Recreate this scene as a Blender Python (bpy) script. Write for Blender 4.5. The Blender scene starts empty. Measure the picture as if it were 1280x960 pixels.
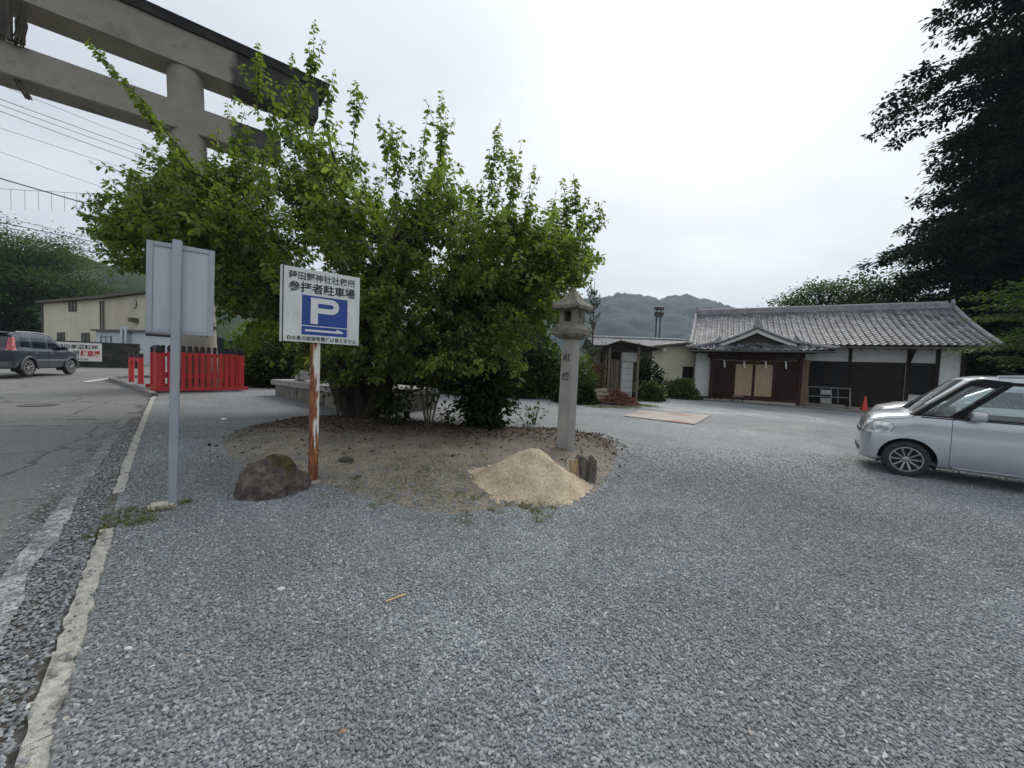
import bpy, bmesh, math, random
import numpy as np
from mathutils import Vector, Matrix, noise as mnoise
random.seed(7); RNG = np.random.default_rng(7)
R = math.radians
scene = bpy.context.scene
COL = scene.collection

# ------------------------------------------------------------------ camera
FPX = 481.0
PITCH, ROLL, EYE = R(2.6), R(2.1), 1.5
_f = Vector((0, math.cos(PITCH), -math.sin(PITCH)))
_u0 = Vector((0, math.sin(PITCH), math.cos(PITCH))); _r0 = Vector((1, 0, 0))
_r = _r0*math.cos(ROLL) + _u0*math.sin(ROLL)
_u = -_r0*math.sin(ROLL) + _u0*math.cos(ROLL)
cam = bpy.data.cameras.new('camera'); camo = bpy.data.objects.new('camera', cam); COL.objects.link(camo)
cam.sensor_width = 36; cam.lens = 36*FPX/1280; cam.clip_end = 6000; cam.clip_start = .05
mw = Matrix.Identity(4)
for i in range(3): mw[i][0] = _r[i]; mw[i][1] = _u[i]; mw[i][2] = -_f[i]
mw[0][3], mw[1][3], mw[2][3] = 0, 0, EYE
camo.matrix_world = mw
scene.camera = camo

# ------------------------------------------------------------------ sky, sun, exposure
SUN_EL, SUN_AZ = R(40), R(27)          # azimuth clockwise from +Y (the view direction)
w = bpy.data.worlds.new('World'); scene.world = w; w.use_nodes = True
nt = w.node_tree; nt.nodes.clear()
out = nt.nodes.new('ShaderNodeOutputWorld'); bg = nt.nodes.new('ShaderNodeBackground')
sky = nt.nodes.new('ShaderNodeTexSky'); sky.sky_type = 'NISHITA'; sky.sun_disc = False
sky.sun_elevation = SUN_EL; sky.sun_rotation = SUN_AZ; sky.dust_density = 4; sky.air_density = 1.2
tc = nt.nodes.new('ShaderNodeTexCoord')
sep = nt.nodes.new('ShaderNodeSeparateXYZ'); nt.links.new(tc.outputs['Generated'], sep.inputs[0])
zc = nt.nodes.new('ShaderNodeMath'); zc.operation = 'MAXIMUM'; zc.inputs[1].default_value = 0.0; nt.links.new(sep.outputs[2], zc.inputs[0])
za = nt.nodes.new('ShaderNodeMath'); za.operation = 'ADD'; za.inputs[1].default_value = .22; nt.links.new(zc.outputs[0], za.inputs[0])
dv = nt.nodes.new('ShaderNodeVectorMath'); dv.operation = 'DIVIDE'; nt.links.new(tc.outputs['Generated'], dv.inputs[0])
cb = nt.nodes.new('ShaderNodeCombineXYZ')
for i in range(3): nt.links.new(za.outputs[0], cb.inputs[i])
nt.links.new(cb.outputs[0], dv.inputs[1])
nz = nt.nodes.new('ShaderNodeTexNoise'); nz.inputs['Scale'].default_value = .75; nz.inputs['Detail'].default_value = 5; nz.inputs['Roughness'].default_value = .5
mp = nt.nodes.new('ShaderNodeMapping'); mp.inputs['Location'].default_value = (3.1, .4, 0); mp.inputs['Scale'].default_value = (1, 1.5, 1)
nt.links.new(dv.outputs[0], mp.inputs[0]); nt.links.new(mp.outputs[0], nz.inputs['Vector'])
cr = nt.nodes.new('ShaderNodeValToRGB'); nt.links.new(nz.outputs[0], cr.inputs[0])
cr.color_ramp.elements[0].position = .36; cr.color_ramp.elements[0].color = (.58, .63, .685, 1)
cr.color_ramp.elements[1].position = .66; cr.color_ramp.elements[1].color = (.82, .85, .88, 1)
sc_ = nt.nodes.new('ShaderNodeVectorMath'); sc_.operation = 'SCALE'; sc_.inputs['Scale'].default_value = 9.4
nt.links.new(cr.outputs[0], sc_.inputs[0])
mx = nt.nodes.new('ShaderNodeMix'); mx.data_type = 'RGBA'; mx.inputs[0].default_value = .9
# thinner cloud glows a little round the hidden sun
dp = nt.nodes.new('ShaderNodeVectorMath'); dp.operation = 'DOT_PRODUCT'; nt.links.new(tc.outputs['Generated'], dp.inputs[0])
dp.inputs[1].default_value = (math.sin(SUN_AZ)*math.cos(SUN_EL), math.cos(SUN_AZ)*math.cos(SUN_EL), math.sin(SUN_EL))
gm = nt.nodes.new('ShaderNodeMapRange'); gm.interpolation_type = 'SMOOTHSTEP'; gm.inputs[1].default_value = .35; gm.inputs[2].default_value = 1.0; gm.inputs[3].default_value = 6.7; gm.inputs[4].default_value = 7.5
nt.links.new(dp.outputs['Value'], gm.inputs[0]); nt.links.new(gm.outputs[0], sc_.inputs['Scale'])
nt.links.new(sky.outputs[0], mx.inputs['A']); nt.links.new(sc_.outputs[0], mx.inputs['B'])
nt.links.new(mx.outputs['Result'], bg.inputs[0]); bg.inputs[1].default_value = .1
nt.links.new(bg.outputs[0], out.inputs[0])
sl = bpy.data.lights.new('sun', 'SUN'); sl.energy = 1.5; sl.angle = R(30); sl.color = (1, .97, .92)
so = bpy.data.objects.new('sun', sl); COL.objects.link(so)
sd = Vector((math.sin(SUN_AZ)*math.cos(SUN_EL), math.cos(SUN_AZ)*math.cos(SUN_EL), math.sin(SUN_EL)))
so.rotation_euler = sd.to_track_quat('Z', 'Y').to_euler(); so.location = (0, 0, 30)
vs = scene.view_settings; vs.view_transform = 'Standard'; vs.look = 'None'; vs.exposure = .76; vs.gamma = 1; vs.use_curve_mapping = False
scene.cycles.max_bounces = 6; scene.cycles.transparent_max_bounces = 12; scene.cycles.volume_bounces = 0
scene.cycles.use_denoising = True

# ------------------------------------------------------------------ places: pixel of the photograph -> point of the place
def ray(px, py): return _f*FPX + _r*(px-640) - _u*(py-480)
def at(px, py, Y):
    d = ray(px, py); k = Y/d.y
    return Vector((d.x*k, Y, EYE+d.z*k))
def g(x, y):
    s = -0.0118*x + 0.0131*y
    return 2*math.tanh(s/2)
def gnp(x, y): return 2*np.tanh((-0.0118*x+0.0131*y)/2)
def G(px, py):
    d = ray(px, py); k = .002
    for _ in range(4000):
        if EYE+d.z*k < g(d.x*k, d.y*k): break
        k *= 1.003
    return Vector((d.x*k, d.y*k, g(d.x*k, d.y*k)))
def proj(p):
    v = Vector(p)-Vector((0, 0, EYE)); d = v.dot(_f)
    return 640+FPX*v.dot(_r)/d, 480-FPX*v.dot(_u)/d
def gp(x, y, h=0): return Vector((x, y, g(x, y)+h))

# ------------------------------------------------------------------ materials
MATS = {}
def _n(nt, t, **kw):
    n = nt.nodes.new('ShaderNode'+t)
    for k, v in kw.items():
        if k in n.inputs: n.inputs[k].default_value = v
        else: setattr(n, k, v)
    return n
def c4(c): return (c[0], c[1], c[2], 1)
def newmat(name):
    m = bpy.data.materials.new(name); m.use_nodes = True; nt = m.node_tree; nt.nodes.clear()
    o = _n(nt, 'OutputMaterial'); b = _n(nt, 'BsdfPrincipled'); nt.links.new(b.outputs[0], o.inputs[0])
    MATS[name] = m
    return m, nt, b, o
def ramp(nt, fac, stops):
    r_ = _n(nt, 'ValToRGB'); e = r_.color_ramp.elements
    e[0].position, e[0].color = stops[0][0], c4(stops[0][1])
    e[1].position, e[1].color = stops[-1][0], c4(stops[-1][1])
    for p, c in stops[1:-1]:
        k = e.new(p); k.color = c4(c)
    nt.links.new(fac, r_.inputs[0]); return r_.outputs[0]
def noise(nt, vec, scale, detail=4, rough=.55, dist=0):
    n = _n(nt, 'TexNoise', Scale=scale, Detail=detail, Roughness=rough, Distortion=dist)
    if vec is not None: nt.links.new(vec, n.inputs['Vector'])
    return n.outputs[0]
def mixc(nt, fac, a, b, mode='MIX'):
    m = _n(nt, 'Mix', data_type='RGBA', blend_type=mode)
    for s, v in ((m.inputs[0], fac), (m.inputs['A'], a), (m.inputs['B'], b)):
        if isinstance(v, (int, float)): s.default_value = v
        elif isinstance(v, tuple): s.default_value = c4(v)
        else: nt.links.new(v, s)
    return m.outputs['Result']
def bump(nt, b, h, strength=.5, dist=.01):
    n = _n(nt, 'Bump', Strength=strength, Distance=dist); nt.links.new(h, n.inputs['Height']); nt.links.new(n.outputs[0], b.inputs['Normal']); return n
def M(name, c1, c2=None, rough=.7, scale=6, bmp=0, bscale=40, bdist=.005, metal=0, coat=0, spots=None, stretch=None, detail=5, pos=(.35, .65), spec=.5):
    """plain weathered surface: two tones by noise, optional third tone in spots, fine relief"""
    if name in MATS: return MATS[name]
    m, nt, b, o = newmat(name)
    tcn = _n(nt, 'TexCoord'); vec = tcn.outputs['Object']
    if stretch:
        mpn = _n(nt, 'Mapping'); mpn.inputs['Scale'].default_value = stretch; nt.links.new(vec, mpn.inputs[0]); vec = mpn.outputs[0]
    if c2 is None: c2 = tuple(x*.85 for x in c1)
    col = ramp(nt, noise(nt, vec, scale, detail), [(pos[0], c1), (pos[1], c2)])
    if spots:
        sc, th, colr = spots[:3]
        f = ramp(nt, noise(nt, vec, sc, 6, .65), [(th, (0, 0, 0)), (min(th+.08, 1), (1, 1, 1))])
        col = mixc(nt, f, col, colr)
    nt.links.new(col, b.inputs['Base Color'])
    b.inputs['Roughness'].default_value = rough; b.inputs['Metallic'].default_value = metal; b.inputs['Coat Weight'].default_value = coat
    b.inputs['Specular IOR Level'].default_value = spec
    if bmp: bump(nt, b, noise(nt, vec, bscale, 5, .6), bmp, bdist)
    return m
def leaf_mat(name, dark, light, trans=.3, rough=.5, spec=.3):
    if name in MATS: return MATS[name]
    m, nt, b, o = newmat(name)
    a = _n(nt, 'Attribute', attribute_name='tint')
    col = ramp(nt, a.outputs['Fac'], [(0, dark), (.75, light), (1, tuple(min(1, x*1.5) for x in light))])
    nt.links.new(col, b.inputs['Base Color']); b.inputs['Roughness'].default_value = rough; b.inputs['Specular IOR Level'].default_value = spec
    t = _n(nt, 'BsdfTranslucent'); tcol = mixc(nt, 1.0, col, (1.5, 1.7, .6), 'MULTIPLY'); nt.links.new(tcol, t.inputs[0])
    ms = _n(nt, 'MixShader'); ms.inputs[0].default_value = trans
    nt.links.new(b.outputs[0], ms.inputs[1]); nt.links.new(t.outputs[0], ms.inputs[2]); nt.links.new(ms.outputs[0], o.inputs[0])
    return m
def tint_mat(name, stops, rough=.7, nscale=8, amt=.35, bmp=0, bscale=60):
    """colour picked per piece from its 'tint' value, plus mottling"""
    if name in MATS: return MATS[name]
    m, nt, b, o = newmat(name)
    a = _n(nt, 'Attribute', attribute_name='tint'); tcn = _n(nt, 'TexCoord')
    col = ramp(nt, a.outputs['Fac'], stops)
    n = noise(nt, tcn.outputs['Object'], nscale, 5, .6)
    col = mixc(nt, amt, col, ramp(nt, n, [(.3, (.25, .25, .25)), (.7, (1, 1, 1))]), 'MULTIPLY')
    nt.links.new(col, b.inputs['Base Color']); b.inputs['Roughness'].default_value = rough
    if bmp: bump(nt, b, noise(nt, tcn.outputs['Object'], bscale, 5), bmp, .004)
    return m
def glass_mat(name, tint=(.7, .8, .78), refl=.12, dark=.5):
    if name in MATS: return MATS[name]
    m, nt, b, o = newmat(name)
    t = _n(nt, 'BsdfTransparent'); t.inputs[0].default_value = c4(tuple(x*dark for x in tint))
    gl = _n(nt, 'BsdfGlossy'); gl.inputs['Roughness'].default_value = .02; gl.inputs[0].default_value = (.95, .97, 1, 1)
    fr = _n(nt, 'Fresnel', IOR=1.52)
    ad = _n(nt, 'Math', operation='ADD'); ad.inputs[1].default_value = refl*.4; nt.links.new(fr.outputs[0], ad.inputs[0])
    ms = _n(nt, 'MixShader'); nt.links.new(ad.outputs[0], ms.inputs[0]); nt.links.new(t.outputs[0], ms.inputs[1]); nt.links.new(gl.outputs[0], ms.inputs[2])
    nt.links.new(ms.outputs[0], o.inputs[0]); return m

# ------------------------------------------------------------------ mesh helpers
def link(name, me, mat, parent=None, smooth=False, sharp=40):
    if mat is not None and not me.materials: me.materials.append(mat)
    if smooth:
        me.shade_smooth(); me.set_sharp_from_angle(angle=R(sharp))
    o = bpy.data.objects.new(name, me); COL.objects.link(o)
    if parent is not None: o.parent = parent
    return o
def npmesh(name, V, Fl, n, tint=None):
    """fast mesh of equal n-gons; V (N,3), Fl (K,n); tint per vertex"""
    me = bpy.data.meshes.new(name); K = len(Fl)
    me.vertices.add(len(V)); me.vertices.foreach_set('co', np.asarray(V, np.float32).ravel())
    me.loops.add(K*n); me.loops.foreach_set('vertex_index', np.asarray(Fl, np.int32).ravel())
    me.polygons.add(K); me.polygons.foreach_set('loop_start', np.arange(0, K*n, n, dtype=np.int32))
    if tint is not None:
        a = me.attributes.new('tint', 'FLOAT', 'POINT'); a.data.foreach_set('value', np.asarray(tint, np.float32))
    me.update(calc_edges=True); return me
class MB:
    def __init__(s): s.v = []; s.f = []; s.t = []; s.cur = 0.5
    def add(s, vs_, fs, t=None):
        b = len(s.v); s.v += [tuple(p) for p in vs_]; s.f += [tuple(i+b for i in f) for f in fs]
        s.t += [s.cur if t is None else t]*len(vs_)
    def box(s, x0, x1, y0, y1, z0, z1, t=None):
        s.add([(x0,y0,z0),(x1,y0,z0),(x1,y1,z0),(x0,y1,z0),(x0,y0,z1),(x1,y0,z1),(x1,y1,z1),(x0,y1,z1)],
              [(0,3,2,1),(4,5,6,7),(0,1,5,4),(1,2,6,5),(2,3,7,6),(3,0,4,7)], t)
    def obox(s, o, a, b, c, t=None):
        o, a, b, c = map(Vector, (o, a, b, c))
        s.add([o, o+a, o+a+b, o+b, o+c, o+a+c, o+a+b+c, o+b+c], [(0,3,2,1),(4,5,6,7),(0,1,5,4),(1,2,6,5),(2,3,7,6),(3,0,4,7)], t)
    def tube(s, pts, rad, n=8, cap=True, t=None):
        pts = [Vector(p) for p in pts]; k = len(pts)
        if isinstance(rad, (int, float)): rad = [rad]*k
        vs_ = []; prev = None
        for i, p in enumerate(pts):
            d = (pts[min(i+1, k-1)]-pts[max(i-1, 0)])
            d = d.normalized() if d.length > 1e-9 else Vector((0, 0, 1))
            a = prev if prev is not None else (Vector((1, 0, 0)) if abs(d.x) < .8 else Vector((0, 1, 0)))
            a = (a-d*a.dot(d)).normalized(); prev = a; b_ = d.cross(a)
            for j in range(n):
                an = 2*math.pi*j/n; vs_.append(p+(a*math.cos(an)+b_*math.sin(an))*rad[i])
        fs = [(i*n+j, i*n+(j+1) % n, (i+1)*n+(j+1) % n, (i+1)*n+j) for i in range(k-1) for j in range(n)]
        if cap: fs += [tuple(reversed(range(n))), tuple(range((k-1)*n, k*n))]
        s.add(vs_, fs, t)
    def lathe(s, prof, n=16, o=(0, 0, 0), ax='z', t=None, cap=True):
        vs_ = []
        for r_, h in prof:
            for j in range(n):
                a = 2*math.pi*j/n; c, d = r_*math.cos(a), r_*math.sin(a)
                vs_.append((o[0]+c, o[1]+d, o[2]+h) if ax == 'z' else (o[0]+c, o[1]+h, o[2]+d))
        k = len(prof)
        fs = [(i*n+j, i*n+(j+1) % n, (i+1)*n+(j+1) % n, (i+1)*n+j) for i in range(k-1) for j in range(n)]
        if ax != 'z': fs = [tuple(reversed(f)) for f in fs]
        e1, e2 = tuple(reversed(range(n))), tuple(range((k-1)*n, k*n))
        if cap: fs += [e1, e2] if ax == 'z' else [tuple(reversed(e1)), tuple(reversed(e2))]
        s.add(vs_, fs, t)
    def prism(s, poly, fn, t=None):
        """poly: list of 2-D points; fn(u,v,side) -> 3-D point for side 0/1"""
        k = len(poly); vs_ = [fn(u, v, 0) for u, v in poly]+[fn(u, v, 1) for u, v in poly]
        fs = [tuple(reversed(range(k))), tuple(range(k, 2*k))]+[(i, (i+1) % k, k+(i+1) % k, k+i) for i in range(k)]
        s.add(vs_, fs, t)
    def mesh(s, name='m', tint=False):
        me = bpy.data.meshes.new(name); me.from_pydata(s.v, [], s.f)
        if tint:
            a = me.attributes.new('tint', 'FLOAT', 'POINT'); a.data.foreach_set('value', np.array(s.t, np.float32))
        bm = bmesh.new(); bm.from_mesh(me); bmesh.ops.recalc_face_normals(bm, faces=bm.faces); bm.to_mesh(me); bm.free()
        me.update(); return me
    def build(s, name, mat, parent=None, smooth=False, bevel=0, tint=False, sharp=40):
        me = s.mesh(name, tint)
        if bevel:
            bm = bmesh.new(); bm.from_mesh(me)
            ed = [e for e in bm.edges if len(e.link_faces) == 2 and e.calc_face_angle(0) > .5]
            bmesh.ops.bevel(bm, geom=ed, offset=bevel, segments=2, affect='EDGES', clamp_overlap=True); bm.to_mesh(me); bm.free()
            me.shade_smooth(); me.set_sharp_from_angle(angle=R(35))
        return link(name, me, mat, parent, smooth, sharp)
def tag(o, label, cat, group=None):
    o['label'] = label; o['category'] = cat
    if group: o['group'] = group
    return o
def thing(name, label, cat, loc=(0, 0, 0), rz=0, group=None, tilt=(0, 0)):
    o = bpy.data.objects.new(name, None); COL.objects.link(o); o.empty_display_size = .2
    o.location = loc; o.rotation_euler = (tilt[0], tilt[1], rz); return tag(o, label, cat, group)
def struct(o): o['kind'] = 'structure'; return o
def stuff(o, label=None, cat=None):
    o['kind'] = 'stuff'
    if label: o['label'] = label; o['category'] = cat
    return o
def copy_tree(o, parent=None):
    c = o.copy(); COL.objects.link(c); c.parent = parent
    for ch in o.children: copy_tree(ch, c)
    return c
def boolean(ma, mb, op):
    oa = bpy.data.objects.new('a', ma); ob = bpy.data.objects.new('b', mb); COL.objects.link(oa); COL.objects.link(ob)
    md = oa.modifiers.new('b', 'BOOLEAN'); md.operation = op; md.object = ob; md.solver = 'EXACT'
    dg = bpy.context.evaluated_depsgraph_get(); dg.update()
    me = bpy.data.meshes.new_from_object(oa.evaluated_get(dg))
    bpy.data.objects.remove(oa); bpy.data.objects.remove(ob); return me
def text(body, size, mat, parent, mtx, name='lettering', bold=.0, depth=.002, wid=None, shear=0):
    c = bpy.data.curves.new('t', 'FONT'); c.body = body; c.size = size; c.align_x = 'CENTER'; c.align_y = 'CENTER'; c.offset = bold*size; c.extrude = depth; c.shear = shear; c.resolution_u = 3
    o = bpy.data.objects.new('t', c); COL.objects.link(o); dg = bpy.context.evaluated_depsgraph_get(); dg.update()
    me = bpy.data.meshes.new_from_object(o.evaluated_get(dg)); bpy.data.objects.remove(o)
    n = len(me.vertices); co = np.empty(n*3, np.float32); me.vertices.foreach_get('co', co); co = co.reshape(-1, 3)
    if n:
        x0, x1 = co[:, 0].min(), co[:, 0].max(); y0, y1 = co[:, 1].min(), co[:, 1].max()
        co[:, 0] -= (x0+x1)/2; co[:, 1] -= (y0+y1)/2
        if wid: co[:, 0] *= wid/(x1-x0)
        me.vertices.foreach_set('co', co.ravel())
    me.transform(mtx); me.materials.clear()
    return link(name, me, mat, parent)
def frame(o, x, z, n):
    """matrix taking text x,y,normal to the given axes at o"""
    m = Matrix.Identity(4)
    for i in range(3): m[i][0] = x[i]; m[i][1] = z[i]; m[i][2] = n[i]; m[i][3] = o[i]
    return m

# ------------------------------------------------------------------ foliage helpers
def unit(a): return a/np.maximum(np.linalg.norm(a, axis=-1, keepdims=True), 1e-9)
LEAF = np.array([(0, 0, 0), (.3, .42, .10), (.72, .30, .05), (1, 0, -.05), (.3, -.42, .10), (.72, -.30, .05)])
LEAFQ = np.array([(0, 3, 2, 1), (0, 4, 5, 3)])
def leaves(P, D, N, S, tint, wide=1.0, name='leaves'):
    """P base, D along, N up, S length; each leaf folded along its rib"""
    D = unit(D); N = unit(N-(N*D).sum(1, keepdims=True)*D); B = np.cross(N, D)
    L = LEAF[None]*np.array([1, wide, 1])
    V = P[:, None]+S[:, None, None]*(L[..., 0:1]*D[:, None]+L[..., 1:2]*B[:, None]+L[..., 2:3]*N[:, None])
    n = len(P); F_ = (np.arange(n)[:, None, None]*6+LEAFQ[None]).reshape(-1, 4)
    return npmesh(name, V.reshape(-1, 3), F_, 4, np.repeat(tint, 6))
def rnd(n, s=1.0): return RNG.normal(0, s, (n, 3))
def bez(a, b, c, n):
    t = np.linspace(0, 1, n)[:, None]; return (1-t)**2*a+2*t*(1-t)*b+t*t*c
# ================================================================== ground, roads
def sheet(name, poly, mat, h, cell=.6, drop=None):
    """a sheet following the ground, cut to a polygon, on a grid"""
    bm = bmesh.new(); vs_ = [bm.verts.new((x, y, 0)) for x, y in poly]; bm.faces.new(vs_)
    xs = [p[0] for p in poly]; ys = [p[1] for p in poly]
    for ax, lo, hi in ((0, min(xs), max(xs)), (1, min(ys), max(ys))):
        k = max(1, int((hi-lo)/cell))
        for i in range(1, k):
            no = (1, 0, 0) if ax == 0 else (0, 1, 0); co = (lo+(hi-lo)*i/k, 0, 0) if ax == 0 else (0, lo+(hi-lo)*i/k, 0)
            bmesh.ops.bisect_plane(bm, geom=bm.verts[:]+bm.edges[:]+bm.faces[:], plane_co=co, plane_no=no, dist=1e-5)
    for v in bm.verts: v.co.z = g(v.co.x, v.co.y)+h+(drop(v.co.x, v.co.y) if drop else 0)
    bmesh.ops.recalc_face_normals(bm, faces=bm.faces)
    if bm.faces and sum(f.normal.z for f in bm.faces) < 0: bmesh.ops.reverse_faces(bm, faces=bm.faces)
    me = bpy.data.meshes.new(name); bm.to_mesh(me); bm.free(); me.shade_smooth()
    return link(name, me, mat)
def smoothpoly(pts, n=6):
    out_ = []; k = len(pts)
    for i in range(k):
        p0, p1, p2, p3 = (np.array(pts[(i+j-1) % k]) for j in range(4))
        for t in np.linspace(0, 1, n, endpoint=False):
            out_.append(tuple(.5*((2*p1)+(-p0+p2)*t+(2*p0-5*p1+4*p2-p3)*t*t+(-p0+3*p1-3*p2+p3)*t**3)))
    return out_

# soil to the horizon
gx = np.concatenate([-np.geomspace(3000, 60, 14), np.linspace(-56, 56, 57), np.geomspace(60, 3000, 14)])
gy = np.concatenate([-np.geomspace(3000, 60, 14), np.linspace(-56, 56, 57), np.geomspace(60, 3000, 14)])
XX, YY = np.meshgrid(gx, gy); n_ = len(gx)
Vg = np.stack([XX, YY, gnp(XX, YY)-.06], -1).reshape(-1, 3)
idx = np.arange(n_*n_).reshape(n_, n_)
Fg = np.stack([idx[:-1, :-1], idx[:-1, 1:], idx[1:, 1:], idx[1:, :-1]], -1).reshape(-1, 4)
me = npmesh('ground', Vg, Fg, 4); me.shade_smooth()
struct(link('ground', me, M('soil', (.055, .045, .03), (.07, .075, .035), rough=.95, scale=1.2, bmp=.6, bscale=12, bdist=.02)))

# gravel: colour pattern shared by the sheet and the loose stones, laid out in world space
def gravel_dust(nt):
    """pale dusty worn patches and darker earthy patches, by world position"""
    ge = _n(nt, 'NewGeometry'); v = ge.outputs['Position']
    a = noise(nt, v, .9, 6, .65); b = noise(nt, v, .21, 4, .55, 1.0)
    dusty = _n(nt, 'Math', operation='MULTIPLY'); nt.links.new(ramp(nt, a, [(.40, (.1, .1, .1)), (.66, (1, 1, 1))]), dusty.inputs[0]); nt.links.new(ramp(nt, b, [(.46, (.0, .0, .0)), (.66, (1, 1, 1))]), dusty.inputs[1])
    c = noise(nt, v, .33, 6, .65, .6)
    earth = ramp(nt, c, [(.36, (1, 1, 1)), (.56, (0, 0, 0))])
    tone = mixc(nt, dusty.outputs[0], (1, 1, 1), (1.75, 1.74, 1.69))
    tone = mixc(nt, 1.0, tone, mixc(nt, earth, (1.05, 1.06, 1.06), (.80, .79, .755)), 'MULTIPLY')
    return v, tone
STONE_STOPS = [(0, (.155, .166, .174)), (.3, (.205, .218, .228)), (.65, (.252, .266, .277)), (.90, (.315, .328, .338)), (.98, (.40, .405, .41)), (.995, (.55, .55, .53)), (1, (.31, .245, .195))]
m, nt, b, o = newmat('gravel_sheet')
v, dust = gravel_dust(nt)
vo = _n(nt, 'TexVoronoi', Scale=52.0); nt.links.new(v, vo.inputs['Vector'])
cellr = _n(nt, 'SeparateColor'); nt.links.new(vo.outputs['Color'], cellr.inputs[0])
col = ramp(nt, cellr.outputs[0], STONE_STOPS)
edge = ramp(nt, vo.outputs['Distance'], [(.35, (1, 1, 1)), (.8, (.48, .48, .48))])
col = mixc(nt, .75, col, edge, 'MULTIPLY')
col = mixc(nt, 1.0, col, dust, 'MULTIPLY')
nt.links.new(col, b.inputs['Base Color']); b.inputs['Roughness'].default_value = .85
inv = _n(nt, 'Math', operation='SUBTRACT'); inv.inputs[0].default_value = 1; nt.links.new(vo.outputs['Distance'], inv.inputs[1])
bump(nt, b, inv.outputs[0], .8, .012)
m, nt, b, o = newmat('gravel_stone')
v, dust = gravel_dust(nt)
oi = _n(nt, 'ObjectInfo')
col = ramp(nt, oi.outputs['Random'], STONE_STOPS)
col = mixc(nt, .4, col, ramp(nt, noise(nt, v, 160, 3), [(.3, (.6, .6, .6)), (.7, (1.2, 1.2, 1.2))]), 'MULTIPLY')
col = mixc(nt, 1.0, col, dust, 'MULTIPLY')
nt.links.new(col, b.inputs['Base Color']); b.inputs['Roughness'].default_value = .75

KERB = [(1.0, -1.7), (-1.64, 1.28), (-2.53, 2.28), (-3.05, 2.86), (-3.68, 3.56), (-4.74, 4.73), (-6.29, 6.48), (-8.2, 8.65), (-9.65, 10.29), (-10.2, 10.95)]
CURVE = [(-10.2, 10.95), (-11.6, 12.0), (-12.9, 13.0), (-14.3, 14.05), (-15.6, 14.95), (-16.3, 15.7), (-16.4, 16.6), (-15.6, 17.8), (-13.5, 19.6), (-10, 22.2), (-4, 26)]
lot = [(5, -6)]+KERB+CURVE[1:]+[(10, 34), (34, 30), (34, -6)]
struct(sheet('gravel_lot', lot, MATS['gravel_sheet'], 0))
roadp = [(-60, -8), (5, -6.1)]+[(x-.05, y-.04) for x, y in KERB]+[(x-.05, y+.0) for x, y in CURVE[1:]]+[(0, 33), (-25, 27), (-60, 14)]
m, nt, b, o = newmat('asphalt')
ge = _n(nt, 'NewGeometry'); v = ge.outputs['Position']
c0 = ramp(nt, noise(nt, v, .5, 6, .65), [(.3, (.14, .138, .132)), (.7, (.20, .197, .188))])
vo = _n(nt, 'TexVoronoi', Scale=110.0); nt.links.new(v, vo.inputs['Vector']); se = _n(nt, 'SeparateColor'); nt.links.new(vo.outputs['Color'], se.inputs[0])
c0 = mixc(nt, .7, c0, ramp(nt, se.outputs[0], [(0, (.5, .5, .5)), (.8, (1.15, 1.15, 1.14)), (1, (1.9, 1.9, 1.85))]), 'MULTIPLY')
vc = _n(nt, 'TexVoronoi', Scale=.42, feature='DISTANCE_TO_EDGE'); wv = _n(nt, 'VectorMath', operation='ADD')
nzv = _n(nt, 'TexNoise', Scale=2.2, Detail=4.0); nt.links.new(v, nzv.inputs['Vector']); sv = _n(nt, 'VectorMath', operation='SCALE', Scale=.5); nt.links.new(nzv.outputs['Color'], sv.inputs[0])
nt.links.new(v, wv.inputs[0]); nt.links.new(sv.outputs[0], wv.inputs[1]); nt.links.new(wv.outputs[0], vc.inputs['Vector'])
c0 = mixc(nt, ramp(nt, vc.outputs['Distance'], [(.004, (.75, .75, .75)), (.011, (0, 0, 0))]), c0, (.035, .034, .032))
nt.links.new(c0, b.inputs['Base Color']); b.inputs['Roughness'].default_value = .8; bump(nt, b, vo.outputs['Distance'], .5, .004)
road = struct(sheet('road', roadp, m, -.012, 1.0))
# dirt and stray gravel between the kerb stones and the edge line of the road
def offs(line, d):
    out_ = []
    for i, (x, y) in enumerate(line):
        x0, y0 = line[max(i-1, 0)]; x1, y1 = line[min(i+1, len(line)-1)]
        l = math.hypot(x1-x0, y1-y0); nx, ny = -(y1-y0)/l, (x1-x0)/l
        dd = d(i) if callable(d) else d
        out_.append((x+nx*dd, y+ny*dd))
    return out_
def resample(line, step):
    out_ = [Vector(line[0])]; acc = 0
    pts = [Vector(p) for p in line]
    for a, b_ in zip(pts, pts[1:]):
        L = (b_-a).length; s = step-acc
        while s <= L: out_.append(a+(b_-a)*s/L); s += step
        acc = L-(s-step)
    return [tuple(p) for p in out_]
kl = resample(KERB, .35)
shoulder = offs(kl, -.06)+list(reversed(offs(kl, lambda i: .62+.22*math.sin(i*1.3)*math.sin(i*.37+1)-.012*i)))
m, nt, b, o = newmat('shoulder_dirt')
ge = _n(nt, 'NewGeometry'); v = ge.outputs['Position']
vo = _n(nt, 'TexVoronoi', Scale=46.0); nt.links.new(v, vo.inputs['Vector']); se = _n(nt, 'SeparateColor'); nt.links.new(vo.outputs['Color'], se.inputs[0])
c0 = ramp(nt, se.outputs[0], [(0, (.05, .047, .042)), (.5, (.105, .103, .10)), (.95, (.19, .19, .19)), (1, (.4, .4, .38))])
c0 = mixc(nt, ramp(nt, noise(nt, v, 2.2, 5, .65), [(.45, (0, 0, 0)), (.65, (.8, .8, .8))]), c0, (.095, .078, .055))
nt.links.new(c0, b.inputs['Base Color']); b.inputs['Roughness'].default_value = .9; bump(nt, b, vo.outputs['Distance'], .8, .01)
struct(sheet('road_shoulder', shoulder, m, -.006, .7))

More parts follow.
